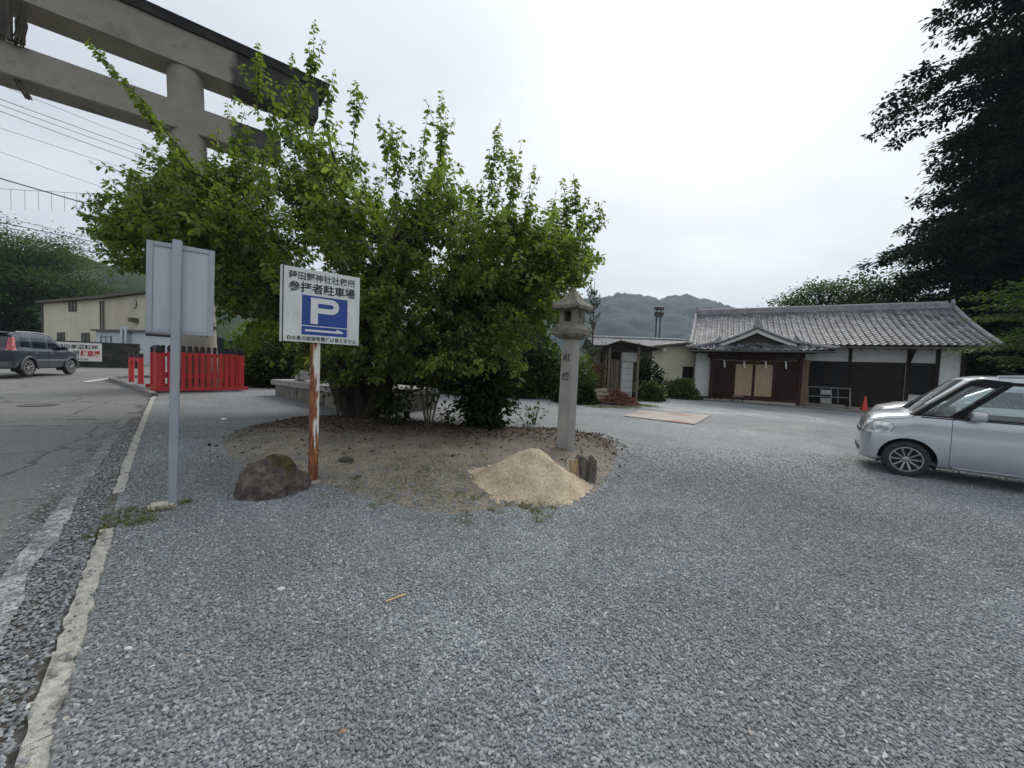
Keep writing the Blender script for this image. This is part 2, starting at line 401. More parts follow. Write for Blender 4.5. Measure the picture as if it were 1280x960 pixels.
# kerb: worn concrete edging blocks flush with the gravel, one object each
conc = M('kerb_concrete', (.56, .54, .49), (.36, .345, .31), rough=.95, scale=22, bmp=1.0, bscale=40, bdist=.03, spots=(9, .58, (.17, .16, .14)), detail=8)
def strip(name, line, half, h0, h1, mat, parent=None, jag=.0, kind=None):
    n = len(line); L = offs(line, half); Rr = offs(line, -half); mb = MB(); vs_ = []
    for i in range(n):
        for (x, y) in (L[i], Rr[i]):
            x += random.uniform(-jag, jag); y += random.uniform(-jag, jag)
            vs_.append((x, y, g(x, y)+h0)); vs_.append((x, y, g(x, y)+h1+random.uniform(-jag, jag)*.25))
    fs = []
    for i in range(n-1):
        a = i*4; c = a+4
        fs += [(a+1, a+3, c+3, c+1), (a, a+1, c+1, c), (a+3, a+2, c+2, c+3)]
    fs += [(0, 2, 3, 1), (n*4-4, n*4-3, n*4-1, n*4-2)]
    mb.add(vs_, fs); return mb.build(name, mat, parent)
kr = thing('kerb', 'worn pale concrete edging blocks between road and gravel', 'kerb', (0, 0, 0))
line = resample(KERB, .06)
tot = len(line); i = 0; seg = 0
while i < tot-3:
    ln = 10 if i < 60 else 9
    j = min(i+ln+random.randint(-1, 1), tot-1)
    p = line[(i+j)//2]
    half = .042 if p[1] < 3.0 else .042
    buried = 2.95 < p[1] < 3.9       # soil and grass cover the kerb here
    if not buried: strip('kerb_block', line[i:j+1], half, -.09, .016 if p[1] < 3 else .012, conc, kr, .011)
    i = j if seg % 4 else j; seg += 1
# raised kerb round the corner by the red fence
kr2 = thing('kerb', 'grey raised kerb stones curving round the road corner by the red fence', 'kerb')
cl = resample(CURVE, .1); i = 0
kgrey = M('kerb_grey', (.21, .205, .195), (.13, .127, .12), rough=.9, scale=7, bmp=.5)
while i < len(cl)-8:
    strip('kerb_stone', cl[i:i+7], .075, -.1, .12, kgrey, kr2, .0); i += 6
    if i > 110: break
# worn white edge line and the line at the junction
m, nt, b, o = newmat('road_paint')
ge = _n(nt, 'NewGeometry'); v = ge.outputs['Position']
f = ramp(nt, noise(nt, v, 7, 8, .75), [(.44, (1, 1, 1)), (.60, (0, 0, 0))])
c0 = mixc(nt, f, (.12, .118, .112), ramp(nt, noise(nt, v, 30, 3), [(.3, (.52, .52, .50)), (.7, (.36, .355, .33))]))
nt.links.new(c0, b.inputs['Base Color']); b.inputs['Roughness'].default_value = .75; bump(nt, b, noise(nt, v, 60, 4), .4, .004)
LINE2 = [(-.4, -.75), (-2.71, 2.01), (-3.09, 2.37), (-3.41, 2.76), (-5.38, 5.0), (-8.04, 8.04)]
l2 = resample(LINE2, .15)
def flat(name, line, half, h, mat, jag=.0):
    L, Rr = offs(line, half), offs(line, -half); vs_ = []
    for a, c in zip(L, Rr):
        for (x, y) in (a, c):
            x += random.uniform(-jag, jag); y += random.uniform(-jag, jag)
            vs_.append((x, y, g(x, y)+h))
    me = bpy.data.meshes.new(name); me.from_pydata(vs_, [], [(2*i, 2*i+1, 2*i+3, 2*i+2) for i in range(len(line)-1)]); me.update()
    if me.polygons and me.polygons[0].normal.z < 0: me.flip_normals()
    return link(name, me, mat)
struct(flat('road_marking', l2[:37], .06, .003, m, .015))
m3 = M('road_paint_faded', (.15, .147, .14), (.30, .295, .28), rough=.85, scale=7, detail=9, pos=(.48, .66), bmp=.3)
struct(flat('road_marking', l2[36:62], .06, .002, m3, .012)); struct(flat('road_marking', l2[66:74], .06, .002, m3, .012))
m2 = M('fresh_paint', (.72, .72, .70), (.55, .55, .53), rough=.6, scale=6)
e0 = [G(107, 477.5), G(130, 474), G(155, 471.3), G(185, 470.5), G(230, 470.5)]
struct(flat('road_marking', resample([(p.x, p.y) for p in e0], .3), .09, .004, m2))
struct(flat('road_marking', resample([(p.x, p.y) for p in (G(95, 463.5), G(140, 462.5), G(200, 463))], .4), .07, .004, m2))
# patches of fine cracks / manhole lid on the road
mb = MB(); p = G(48, 506); mb.lathe([(.30, -.02), (.31, .012), (.28, .014), (.27, .010), (.05, .010)], 24)
tag(mb.build('manhole_cover', M('iron', (.06, .058, .055), (.09, .085, .08), rough=.6, scale=20, bmp=.6, bscale=60), smooth=True), 'small round iron manhole lid set in the grey road', 'manhole').location = (p.x, p.y, p.z-.012)

# ------------------------------------------------------------------ planted island: low mound of sand and leaf litter
ISL = [(-4.5, 5.6), (-3.6, 4.75), (-2.4, 4.2), (-1.6, 3.75), (-.6, 3.45), (.5, 3.85), (1.2, 4.4), (1.75, 5.6), (2.2, 7.2), (2.05, 8.4), (.9, 8.9), (-.8, 8.75), (-2.4, 9.2), (-4.2, 9.2), (-5.2, 8.2), (-5.2, 6.8)]
ISLs = smoothpoly(ISL, 5)
ISLa = np.array(ISLs)
def inpoly(x, y, P=ISLs):
    c = False; n = len(P)
    for i in range(n):
        x0, y0 = P[i]; x1, y1 = P[i-1]
        if (y0 > y) != (y1 > y) and x < (x1-x0)*(y-y0)/(y1-y0)+x0: c = not c
    return c
def isl_h(x, y):
    d = np.sqrt(((ISLa-np.array([x, y]))**2).sum(1)).min()
    s = min(1, d/1.3); s = s*s*(3-2*s)
    return -.035+.02*min(1, d/.12)+.16*s+.02*mnoise.noise(Vector((x*1.7, y*1.7, 0)))*s+.012*mnoise.noise(Vector((x*5, y*5, 3)))*min(1, d/.3)
def ih(x, y): return g(x, y)+(max(0, isl_h(x, y)) if inpoly(x, y) else 0)
m, nt, b, o = newmat('island_soil')
ge = _n(nt, 'NewGeometry'); v = ge.outputs['Position']
sand = ramp(nt, noise(nt, v, 60, 4, .7), [(.3, (.16, .13, .088)), (.55, (.29, .245, .175)), (.75, (.42, .365, .275))])
sand = mixc(nt, .7, sand, ramp(nt, noise(nt, v, 1.7, 7, .65), [(.36, (.55, .52, .48)), (.60, (1.08, 1.07, 1.05))]), 'MULTIPLY')
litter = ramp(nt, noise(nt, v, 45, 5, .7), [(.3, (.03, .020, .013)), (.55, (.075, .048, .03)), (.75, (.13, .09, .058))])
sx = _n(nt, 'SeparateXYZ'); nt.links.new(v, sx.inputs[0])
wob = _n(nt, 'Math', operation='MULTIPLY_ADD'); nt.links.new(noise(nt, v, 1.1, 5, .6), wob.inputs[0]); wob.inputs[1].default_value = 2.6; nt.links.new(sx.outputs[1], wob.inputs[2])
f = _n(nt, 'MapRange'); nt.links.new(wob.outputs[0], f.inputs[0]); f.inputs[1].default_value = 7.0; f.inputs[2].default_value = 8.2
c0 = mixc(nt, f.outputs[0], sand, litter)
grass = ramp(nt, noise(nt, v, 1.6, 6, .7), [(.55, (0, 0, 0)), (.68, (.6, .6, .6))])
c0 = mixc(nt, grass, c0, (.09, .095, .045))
vo = _n(nt, 'TexVoronoi', Scale=44.0); nt.links.new(v, vo.inputs['Vector']); se = _n(nt, 'SeparateColor'); nt.links.new(vo.outputs['Color'], se.inputs[0])
peb = ramp(nt, se.outputs[0], [(.70, (0, 0, 0)), (.72, (1, 1, 1))]); 
c0 = mixc(nt, peb, c0, (.15, .15, .15))
nt.links.new(c0, b.inputs['Base Color']); b.inputs['Roughness'].default_value = .95
bump(nt, b, noise(nt, v, 50, 5, .7), .8, .015)
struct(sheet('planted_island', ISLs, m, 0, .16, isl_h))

# loose gravel stones near the camera (geometry nodes on scattered points)
def gravel_points():
    P = []
    y = 1.05
    while y < 7.6:
        sp = .0142 if y < 3.0 else .0180; xw = 1.42*y+.6; k = int(2*xw/sp)
        xs = -xw+np.arange(k)*sp+RNG.uniform(-.5, .5, k)*sp; ys = y+RNG.uniform(-.5, .5, k)*sp
        keep = RNG.random(k) < (1 if y < 4.6 else max(0, (7.6-y)/3.0)**1.2)
        P.append(np.stack([xs[keep], ys[keep]], 1)); y += sp
    P = np.concatenate(P)
    ka = np.array(KERB)            # right of the kerb line (the lot), plus a sprinkle on the shoulder
    kx = np.interp(P[:, 1], ka[:, 1], ka[:, 0]); d = P[:, 0]-kx
    lot_ = d > .09; sh = (d < -.07) & (d > -.85) & (RNG.random(len(P)) < .62*np.exp(-((d+.25)/.36)**2))
    onk = (np.abs(d) < .1) & (RNG.random(len(P)) < .03)
    # inside the island only a few
    n = len(ISLs); ins = np.zeros(len(P), bool)
    for i in range(n):
        x0, y0 = ISLs[i]; x1, y1 = ISLs[i-1]
        if y0 == y1: continue
        c = ((y0 > P[:, 1]) != (y1 > P[:, 1])) & (P[:, 0] < (x1-x0)*(P[:, 1]-y0)/(y1-y0)+x0); ins ^= c
    dmin = np.full(len(P), 9.)
    for q in ISLs: dmin = np.minimum(dmin, np.hypot(P[:, 0]-q[0], P[:, 1]-q[1]))
    pin = np.where(dmin < .17, 1., .85*np.exp(-(dmin/.5)**1.1)+.02)
    keep = (lot_ & (~ins | (RNG.random(len(P)) < pin))) | sh | onk
    P = P[keep]; ins = ins[keep]; dmin = dmin[keep]
    z = gnp(P[:, 0], P[:, 1])+RNG.uniform(-.001, .006, len(P))
    for i in np.nonzero(ins)[0]: z[i] = g(*P[i])+max(isl_h(*P[i]), 0)+RNG.uniform(.0, .006)
    dk = np.abs(P[:, 0]-np.interp(P[:, 1], ka[:, 1], ka[:, 0])) < .1
    z[dk] += .03
    return np.concatenate([P, z[:, None]], 1)
GP = gravel_points()
me = bpy.data.meshes.new('loose_gravel'); me.vertices.add(len(GP)); me.vertices.foreach_set('co', GP.astype(np.float32).ravel()); me.update()
gro = stuff(link('loose_gravel', me, MATS['gravel_stone']), 'loose blue grey crushed stone gravel covering the car park', 'gravel')
ng = bpy.data.node_groups.new('gravel', 'GeometryNodeTree')
ng.interface.new_socket('Geometry', in_out='INPUT', socket_type='NodeSocketGeometry'); ng.interface.new_socket('Geometry', in_out='OUTPUT', socket_type='NodeSocketGeometry')
def gn(t, **kw):
    n = ng.nodes.new(t)
    for k, v_ in kw.items(): setattr(n, k, v_)
    return n
gi, go = gn('NodeGroupInput'), gn('NodeGroupOutput')
jn = gn('GeometryNodeGeometryToInstance')
for k in range(4):
    ico = gn('GeometryNodeMeshIcoSphere'); ico.inputs['Radius'].default_value = .0086; ico.inputs['Subdivisions'].default_value = 2 if k < 0 else 1
    sp_ = gn('GeometryNodeSetPosition'); rv = gn('FunctionNodeRandomValue', data_type='FLOAT_VECTOR'); rv.inputs[0].default_value = (-.003,)*3; rv.inputs[1].default_value = (.003,)*3; rv.inputs['Seed'].default_value = k*7+1
    ng.links.new(rv.outputs[0], sp_.inputs['Offset']); ng.links.new(ico.outputs[0], sp_.inputs[0])
    tr = gn('GeometryNodeTransform'); tr.inputs['Scale'].default_value = ((1.15, .85, .55), (1.0, .9, .7), (1.3, .75, .5), (.9, .8, .65))[k]
    sm_ = gn('GeometryNodeSetMaterial'); sm_.inputs['Material'].default_value = MATS['gravel_stone']
    ng.links.new(sp_.outputs[0], tr.inputs[0]); ng.links.new(tr.outputs[0], sm_.inputs[0]); ng.links.new(sm_.outputs[0], jn.inputs[0])
ip = gn('GeometryNodeInstanceOnPoints'); ip.inputs['Pick Instance'].default_value = True
rr = gn('FunctionNodeRandomValue', data_type='FLOAT_VECTOR'); rr.inputs[0].default_value = (-.45, -.45, 0); rr.inputs[1].default_value = (.45, .45, 6.28)
rs = gn('FunctionNodeRandomValue', data_type='FLOAT'); rs.inputs[2].default_value = .55; rs.inputs[3].default_value = 1.5; rs.inputs['Seed'].default_value = 5
ri = gn('FunctionNodeRandomValue', data_type='INT'); ri.inputs[4].default_value = 0; ri.inputs[5].default_value = 3; ri.inputs['Seed'].default_value = 9
ng.links.new(gi.outputs[0], ip.inputs['Points']); ng.links.new(jn.outputs[0], ip.inputs['Instance'])
ng.links.new(ri.outputs[2], ip.inputs['Instance Index']); ng.links.new(rr.outputs[0], ip.inputs['Rotation']); ng.links.new(rs.outputs[1], ip.inputs['Scale'])
ng.links.new(ip.outputs[0], go.inputs[0])
md = gro.modifiers.new('gravel', 'NODES'); md.node_group = ng

# ------------------------------------------------------------------ wooded hills behind
def hill(name, prof, Y, depth, seed, mat, lump, res):
    """prof: (px, py) skyline points at distance Y; a ridge with tree-crown lumps"""
    P = [at(px, py, Y) for px, py in prof]
    xs = np.array([p.x for p in P]); zs = np.array([p.z for p in P])
    nx = int((xs[-1]-xs[0])/res); ny = int(depth/res*1.0)
    X = np.linspace(xs[0], xs[-1], nx); V = []
    for j in range(ny+1):
        v_ = j/ny
        up = math.sin(min(1, v_*1.25)*math.pi/2)
        for x in X:
            zt = np.interp(x, xs, zs)
            y = Y-depth+depth*v_*1.15
            q = Vector((x/lump, y/lump, seed))
            z = -2+(zt+2)*up*(1 if v_ < .8 else 1-(v_-.8)*.6)
            z += lump*.42*(.5-mnoise.cell(q*1.2))*.4+lump*.9*abs(mnoise.noise(q*1.9))+lump*.9*mnoise.noise(q*.31)+(lump*3.2*mnoise.noise(q*.07)*up*(1-up)*4 if v_ < .8 else 0)
            V.append((x+lump*.3*mnoise.noise(q*2.3), y, z))
    idx = np.arange((ny+1)*nx).reshape(ny+1, nx)
    F_ = np.stack([idx[:-1, :-1], idx[:-1, 1:], idx[1:, 1:], idx[1:, :-1]], -1).reshape(-1, 4)
    me = npmesh(name, np.array(V), F_, 4); me.shade_smooth()
    return struct(link(name, me, mat))
def forest_mat(name, a, b_, sc):
    m, nt, bs, o = newmat(name); ge = _n(nt, 'NewGeometry'); v = ge.outputs['Position']
    vo = _n(nt, 'TexVoronoi', Scale=sc); nt.links.new(v, vo.inputs['Vector']); se = _n(nt, 'SeparateColor'); nt.links.new(vo.outputs['Color'], se.inputs[0])
    c = mixc(nt, .5, ramp(nt, se.outputs[0], [(0, a), (1, b_)]), ramp(nt, noise(nt, v, sc*.12, 5), [(.35, a), (.65, b_)]))
    nt.links.new(c, bs.inputs['Base Color']); bs.inputs['Roughness'].default_value = .95; bs.inputs['Specular IOR Level'].default_value = .1
    bump(nt, bs, vo.outputs['Distance'], -1.0, .3/sc); return m
hill('hill', [(-700, 250), (-300, 330), (0, 352), (60, 352), (105, 349), (125, 344), (150, 344), (180, 346), (260, 368), (340, 392), (420, 425), (470, 455)], 210, 130, 1.3, forest_mat('wood_near', (.020, .036, .018), (.055, .078, .035), .35), 7, 2.6)
hill('mountain', [(300, 455), (420, 425), (520, 405), (600, 398), (680, 391), (730, 384), (765, 380.5), (783, 381), (792, 384), (812, 383.5), (828, 380), (845, 384.5), (870, 392), (885, 395), (950, 402), (1100, 425), (1300, 455), (1500, 480)], 950, 500, 5.1, forest_mat('wood_far', (.022, .036, .026), (.042, .060, .038), .12), 11, 7)
# ================================================================== torii
TA = R(51); TD = Vector((math.sin(TA), math.cos(TA), 0)); TN = Vector((TD.y, -TD.x, 0))   # along the beam; towards the camera
T0 = Vector((-11.1, 12.8, 0)) - TN*.0
tor = thing('torii', 'huge grey concrete torii gate with blackened top beam rising behind the tree', 'torii gate', (T0.x, T0.y, 0), math.atan2(TD.y, TD.x))
# local x = along the beam to the right, local -y = towards the camera
m, nt, b, o = newmat('torii_concrete')
tcn = _n(nt, 'TexCoord'); v = tcn.outputs['Object']
c0 = ramp(nt, noise(nt, v, 1.1, 7, .65), [(.3, (.235, .215, .18)), (.55, (.30, .28, .24)), (.75, (.17, .155, .13))])
c0 = mixc(nt, .55, c0, ramp(nt, noise(nt, v, 45, 3, .6), [(.3, (.65, .65, .65)), (.7, (1.2, 1.2, 1.2))]), 'MULTIPLY')
sx = _n(nt, 'SeparateXYZ'); nt.links.new(v, sx.inputs[0])
wob = _n(nt, 'Math', operation='MULTIPLY_ADD'); nt.links.new(noise(nt, v, 2.5, 4), wob.inputs[0]); wob.inputs[1].default_value = .5; nt.links.new(sx.outputs[0], wob.inputs[2])
mr = _n(nt, 'MapRange'); nt.links.new(wob.outputs[0], mr.inputs[0]); mr.inputs[1].default_value = 1.55; mr.inputs[2].default_value = 1.75
mr2 = _n(nt, 'MapRange'); nt.links.new(sx.outputs[2], mr2.inputs[0]); mr2.inputs[1].default_value = 8.2; mr2.inputs[2].default_value = 8.5   # soot-black algae on the outer beam ends only
bl = _n(nt, 'Math', operation='MULTIPLY'); nt.links.new(mr.outputs[0], bl.inputs[0]); nt.links.new(mr2.outputs[0], bl.inputs[1])
c0 = mixc(nt, bl.outputs[0], c0, ramp(nt, noise(nt, v, 3, 6, .7), [(.35, (.035, .033, .032)), (.75, (.085, .08, .075))]))
nt.links.new(c0, b.inputs['Base Color']); b.inputs['Roughness'].default_value = .9; bump(nt, b, noise(nt, v, 40, 5, .7), .5, .01)
MT = m; MTD = M('torii_black', (.032, .031, .031), (.06, .057, .054), rough=.9, scale=2.5, bmp=.5, bscale=30, spots=(3, .66, (.11, .105, .095)))
CT = -3.68; HS = 3.85
for sgn in (1, -1):
    xb = CT+sgn*(HS+.35); xt = CT+sgn*HS
    mb = MB(); zb = .15
    mb.tube([(xb, 0, zb), (xb+(xt-xb)*.4, 0, zb+4.2), (xt, 0, 10.66)], [.56, .52, .46], 28)
    mb.build('pillar', MT, tor, smooth=True)
    mb = MB(); mb.lathe([(.62, -.2), (.62, .22), (.60, .30), (.57, .34)], 28, (xb, 0, zb)); mb.build('pillar_base', MT, tor, smooth=True)
mb = MB(); mb.box(CT-HS-3.0, CT+HS+2.65, -.42, .42, 8.62, 9.47); mb.build('tie_beam', MT, tor, bevel=.025)
def lint(z0, z1, hw0, hw1, xe, curve, name, mat):
    mb = MB(); vs_ = []; n = 25
    for i in range(n):
        u = -1+2*i/(n-1); x = CT+u*xe; dz = curve*abs(u)**3
        vs_ += [(x, -hw0, z0+dz), (x, hw0, z0+dz), (x, hw1, z1+dz), (x, -hw1, z1+dz)]
    fs = [(i*4+a, i*4+(a+1) % 4, i*4+4+(a+1) % 4, i*4+4+a) for i in range(n-1) for a in range(4)]+[(0, 1, 2, 3), (n*4-4, n*4-3, n*4-2, n*4-1)]
    mb.add(vs_, fs); return mb.build(name, mat, tor)
lint(10.6, 11.66, .50, .52, HS+3.85, .0, 'lower_lintel', MT)
lint(11.64, 11.86, .60, .72, HS+4.15, .0, 'top_lintel', MTD)
mb = MB(); x0, x1 = CT-HS-4.2, CT+HS+4.2
mb.add([(x0, -.76, 11.85), (x1, -.76, 11.85), (x1, 0, 12.22), (x0, 0, 12.22), (x1, .76, 11.85), (x0, .76, 11.85)], [(0, 1, 2, 3), (3, 2, 4, 5), (0, 3, 5), (1, 4, 2), (0, 5, 4, 1)]); mb.build('cap_roof', MTD, tor)
mb = MB(); mb.box(CT-.28, CT+.28, -.3, .3, 9.45, 10.62); mb.build('centre_strut', MT, tor, bevel=.02)
# name plaque hung on the strut, seen edge on at the frame's border, with a straw rope end below
pq = thing('plaque', 'weathered wooden plaque hung on the torii strut at the top left edge', 'plaque', (T0.x, T0.y, 0), math.atan2(TD.y, TD.x))
wd = M('plaque_wood', (.10, .085, .07), (.05, .043, .037), rough=.85, scale=6, stretch=(1, 1, .2), bmp=.5)
mb = MB(); mb.obox((CT-.38, -.50, 9.5), (.76, 0, 0), (0, -.10, 0), (0, -.16, 1.1)); mb.build('board', wd, pq, bevel=.01)
for k, (xx, ww) in enumerate(((CT-.47, .1), (CT+.37, .1))):
    mb = MB(); mb.obox((xx, -.52, 9.42), (ww, 0, 0), (0, -.15, 0), (0, -.18, 1.26)); mb.build('frame_side', wd, pq, bevel=.01)
def straw(mb, a, b_, r0, r1, n=40):
    a, b_ = Vector(a), Vector(b_)
    for i in range(n):
        o1 = Vector((random.gauss(0, 1), random.gauss(0, 1), 0)).normalized()
        mb.tube([a+o1*r0*random.random(), (a+b_)/2+o1*(r0+r1)*.6*random.random(), b_+o1*r1*random.random()+Vector((0, 0, random.uniform(-.06, .06)))], .012, 4)
st = thing('straw_tassel', 'ragged brown straw tassel hanging below the torii tie beam at left edge', 'tassel', (T0.x, T0.y, 0), math.atan2(TD.y, TD.x))
mst = M('straw', (.12, .10, .07), (.06, .05, .04), rough=.95, scale=20)
mb = MB(); straw(mb, (-3.05, -.50, 10.5), (-3.12, -.55, 9.45), .07, .13, 60); mb.build('straw_bundle', mst, st)
mb = MB(); straw(mb, (-3.30, -.2, 8.75), (-3.02, -.36, 8.22), .05, .07, 70); mb.build('straw_end', mst, st)

# ------------------------------------------------------------------ vermilion fence round the torii foot
RED = M('vermilion', (.58, .042, .042), (.47, .035, .036), rough=.5, scale=5, bmp=.15, bscale=60, spots=(6, .60, (.34, .07, .06)), detail=9)
REDW = M('vermilion_faded', (.44, .055, .062), (.36, .04, .045), rough=.6, scale=5, stretch=(6, 6, .6), bmp=.2)
BLK = M('black_cap', (.018, .018, .02), (.03, .03, .032), rough=.6)
FC = Vector((-10.94, 11.91)); fd = Vector((.683, .73)); fd.normalize()
fz = g(-10.5, 12.6)+.05
fen = thing('picket_fence', 'vermilion picket fence with black tipped slats round the torii foot', 'fence', (FC.x, FC.y, fz), math.atan2(fd.y, fd.x))
FW, FDp = 2.12, 2.0       # local x along the front, local y back
def rail(x0, x1, y0, y1, z0, z1, mt=RED, nm='rail'):
    mb = MB(); mb.box(x0, x1, y0, y1, z0, z1); return mb.build(nm, mt, fen, bevel=.006)
for (ya, yb) in ((-.07, .06), (FDp-.06, FDp+.07)): rail(-.2, FW+.2, ya, yb, 0, .11, nm='sill_beam')
for (xa, xb) in ((-.07, .06), (FW-.06, FW+.07)): rail(xa, xb, .062, FDp-.062, .003, .107, nm='sill_beam')
sm = MB(); sm.box(-.052, .052, -.016, .016, 0, 1.12); slat = sm.mesh('slat'); slat.materials.append(RED)
tm = MB(); tm.box(-.049, .049, -.018, .018, 1.12, 1.30); tm.add([(-.049, -.018, 1.30), (.049, -.018, 1.30), (.049, .018, 1.30), (-.049, .018, 1.30), (-.03, -.018, 1.325), (.03, -.018, 1.325), (.03, .018, 1.325), (-.03, .018, 1.325)], [(4, 5, 6, 7), (0, 1, 5, 4), (1, 2, 6, 5), (2, 3, 7, 6), (3, 0, 4, 7)])
tipm = tm.mesh('slat_tip'); tipm.materials.append(BLK)
for side, L in (('f', FW), ('b', FW), ('l', FDp), ('r', FDp)):
    n = 13
    for i in range(n):
        u = .09+(L-.18)*i/(n-1)
        loc, rz = {'f': ((u, 0, .11), 0), 'b': ((u, FDp, .11), 0), 'l': ((0, u, .11), math.pi/2), 'r': ((FW, u, .11), math.pi/2)}[side]
        a = bpy.data.objects.new('slat', slat); t_ = bpy.data.objects.new('slat_tip', tipm); COL.objects.link(a); COL.objects.link(t_)
        a.parent = fen; a.location = loc; a.rotation_euler = (0, 0, rz); t_.parent = a
for (x, y) in ((0, 0), (FW, 0), (0, FDp), (FW, FDp)):
    mb = MB(); mb.box(x-.075, x+.075, y-.075, y+.075, .108, 1.19); p_ = mb.build('corner_post', RED, fen, bevel=.006)
    mb = MB(); mb.box(x-.07, x+.07, y-.07, y+.07, 1.19, 1.40); mb.build('post_cap', BLK, p_, bevel=.012)
for z0, z1 in ((.42, .52), (1.08, 1.19)):
    rail(.076, FW-.076, .018, .075, z0, z1); rail(.076, FW-.076, FDp-.075, FDp-.018, z0, z1)
    rail(.018, .075, .076, FDp-.076, z0, z1); rail(FW-.075, FW-.018, .076, FDp-.076, z0, z1)
rail(.019, .03, .08, FDp-.08, .12, 1.18, REDW, 'backing_board')
for (px, py, nm) in ((169.5, 479, 0),):
    p = G(163, 477); q = G(176, 480); d = (q-p); d.z = 0; L = 1.15; d.normalize()
    gd = thing('guard_rail', 'low vermilion hoop rail with two black topped posts beside the fence', 'guard rail', (q.x, q.y, g(q.x, q.y)), math.atan2(-d.y, -d.x))
    for x in (0, L):
        mb = MB(); mb.lathe([(.085, -.05), (.085, .98)], 14, (x, 0, 0)); p_ = mb.build('post', RED, gd, smooth=True)
        mb = MB(); mb.lathe([(.087, .98), (.087, 1.12), (.07, 1.135)], 14, (x, 0, 0)); mb.build('post_cap', BLK, p_, smooth=True)
    mb = MB(); mb.box(.08, L-.08, -.05, .05, .84, .94); mb.build('rail', RED, gd, bevel=.01)

# ------------------------------------------------------------------ signs
galv = M('galvanised', (.36, .385, .42), (.31, .335, .37), rough=.45, scale=3, metal=.25, bmp=.05)
wp = G(216, 632)
ws = thing('blank_sign', 'tall grey metal sign seen from its blank back at the road edge', 'sign', (wp.x, wp.y, wp.z))
wl = at(174, 298, wp.y-.14); wr = at(262, 311, wp.y+.14)
wx = Vector((wr.x-wl.x, wr.y-wl.y, 0)); WW = wx.length*1.0; wx.normalize(); wn = Vector((wx.y, -wx.x, 0))
ws.rotation_euler = (0, R(.9), math.atan2(wx.y, wx.x))
ztop = at(218, 302, wp.y).z-wp.z; zpt = ztop-.012; zpb = at(218, 417, wp.y).z-wp.z
# local x along the panel, local -y towards the camera; x=0 at the post
xl = -(Vector((wp.x-wl.x, wp.y-wl.y, 0)).dot(wx)); xr = xl+WW
mb = MB(); mb.box(-.034, .034, -.028, .028, -.1, ztop+.02); mb.build('post', galv, ws, bevel=.006)
mb = MB(); mb.box(xl+.03, xr-.03, .046, .052, zpb+.03, zpt-.03); mb.build('panel', M('panel_back', (.47, .50, .545), (.42, .45, .49), rough=.4, scale=2), ws)
for a in ((xl, xl+.045, zpb, zpt), (xr-.045, xr, zpb, zpt), (xl+.046, xr-.046, zpb, zpb+.04), (xl+.046, xr-.046, zpt-.04, zpt)):
    mb = MB(); mb.box(a[0], a[1], .032, .068, a[2], a[3]); mb.build('frame', galv, ws, bevel=.003)
mb = MB(); mb.box(xl+.0, -.03, .06, .10, zpb-.035, zpb-.012); mb.build('lower_bracket', M('dark_metal', (.03, .03, .033), rough=.6), ws)
mb = MB(); mb.lathe([(.006, 0), (.013, .004), (.013, .01)], 10, (0, -.03, zpt-.35), 'y'); mb.build('bolt', galv, ws)
ft = MB(); ft.obox((-.17, -.10, -.05), (.2, .02, 0), (-.02, .17, 0), (.01, .0, .085)); ft.build('concrete_footing', M('pale_concrete', (.52, .48, .38), (.40, .37, .30), rough=.9, scale=14, bmp=.6), ws, bevel=.02)

pp = G(391, 603); pz = ih(pp.x, pp.y)
ps = thing('parking_sign', 'white and blue parking sign on a rust streaked white post', 'sign', (pp.x, pp.y, pz))
pl_, pr_ = at(350, 333, 4.17), at(446, 348, 4.67)
px_ = Vector((pr_.x-pl_.x, pr_.y-pl_.y, 0)); PW = px_.length; px_.normalize()
pth = math.atan2(px_.y, px_.x); ps.rotation_euler = (0, R(.3), pth)
pzt = (pl_.z+pr_.z)/2-pz; pzb = (at(348, 427, 4.17).z+at(444, 431, 4.67).z)/2-pz
pxl = -(Vector((pp.x-pl_.x, pp.y-pl_.y, 0)).dot(px_)); pxr = pxl+PW; pxc = (pxl+pxr)/2
m, nt, b, o = newmat('rusty_white_post')
tcn = _n(nt, 'TexCoord'); v = tcn.outputs['Object']; mpn = _n(nt, 'Mapping'); mpn.inputs['Scale'].default_value = (14, 14, 1.6); nt.links.new(v, mpn.inputs[0])
sx = _n(nt, 'SeparateXYZ'); nt.links.new(v, sx.inputs[0])
n1 = noise(nt, mpn.outputs[0], 1.3, 6, .62)
a1 = _n(nt, 'Math', operation='MULTIPLY_ADD'); nt.links.new(sx.outputs[2], a1.inputs[0]); a1.inputs[1].default_value = -.14; nt.links.new(n1, a1.inputs[2])
a2 = _n(nt, 'Math', operation='MULTIPLY_ADD'); nt.links.new(sx.outputs[0], a2.inputs[0]); a2.inputs[1].default_value = -2.6; nt.links.new(a1.outputs[0], a2.inputs[2])
f1 = ramp(nt, a2.outputs[0], [(.29, (0, 0, 0)), (.34, (1, 1, 1))]); 
rust = ramp(nt, noise(nt, mpn.outputs[0], 3, 6, .7), [(.35, (.40, .16, .05)), (.5, (.26, .085, .025)), (.60, (.035, .014, .009)), (.62, (.30, .10, .03)), (.8, (.5, .24, .09))])
nt.links.new(mixc(nt, f1, (.66, .66, .62), rust), b.inputs['Base Color']); b.inputs['Roughness'].default_value = .7; bump(nt, b, n1, .4, .01)
mb = MB(); mb.box(-.048, .048, -.024, .024, -.15, pzb+.6); mb.build('post', m, ps, bevel=.006)
mb = MB(); mb.obox((-.09, -.07, -.06), (.17, .0, 0), (0, .14, 0), (0, 0, .085)); mb.build('post_footing', M('pale_concrete', (.5, .5, .5)), ps, bevel=.02)
m, nt, b, o = newmat('sign_white')
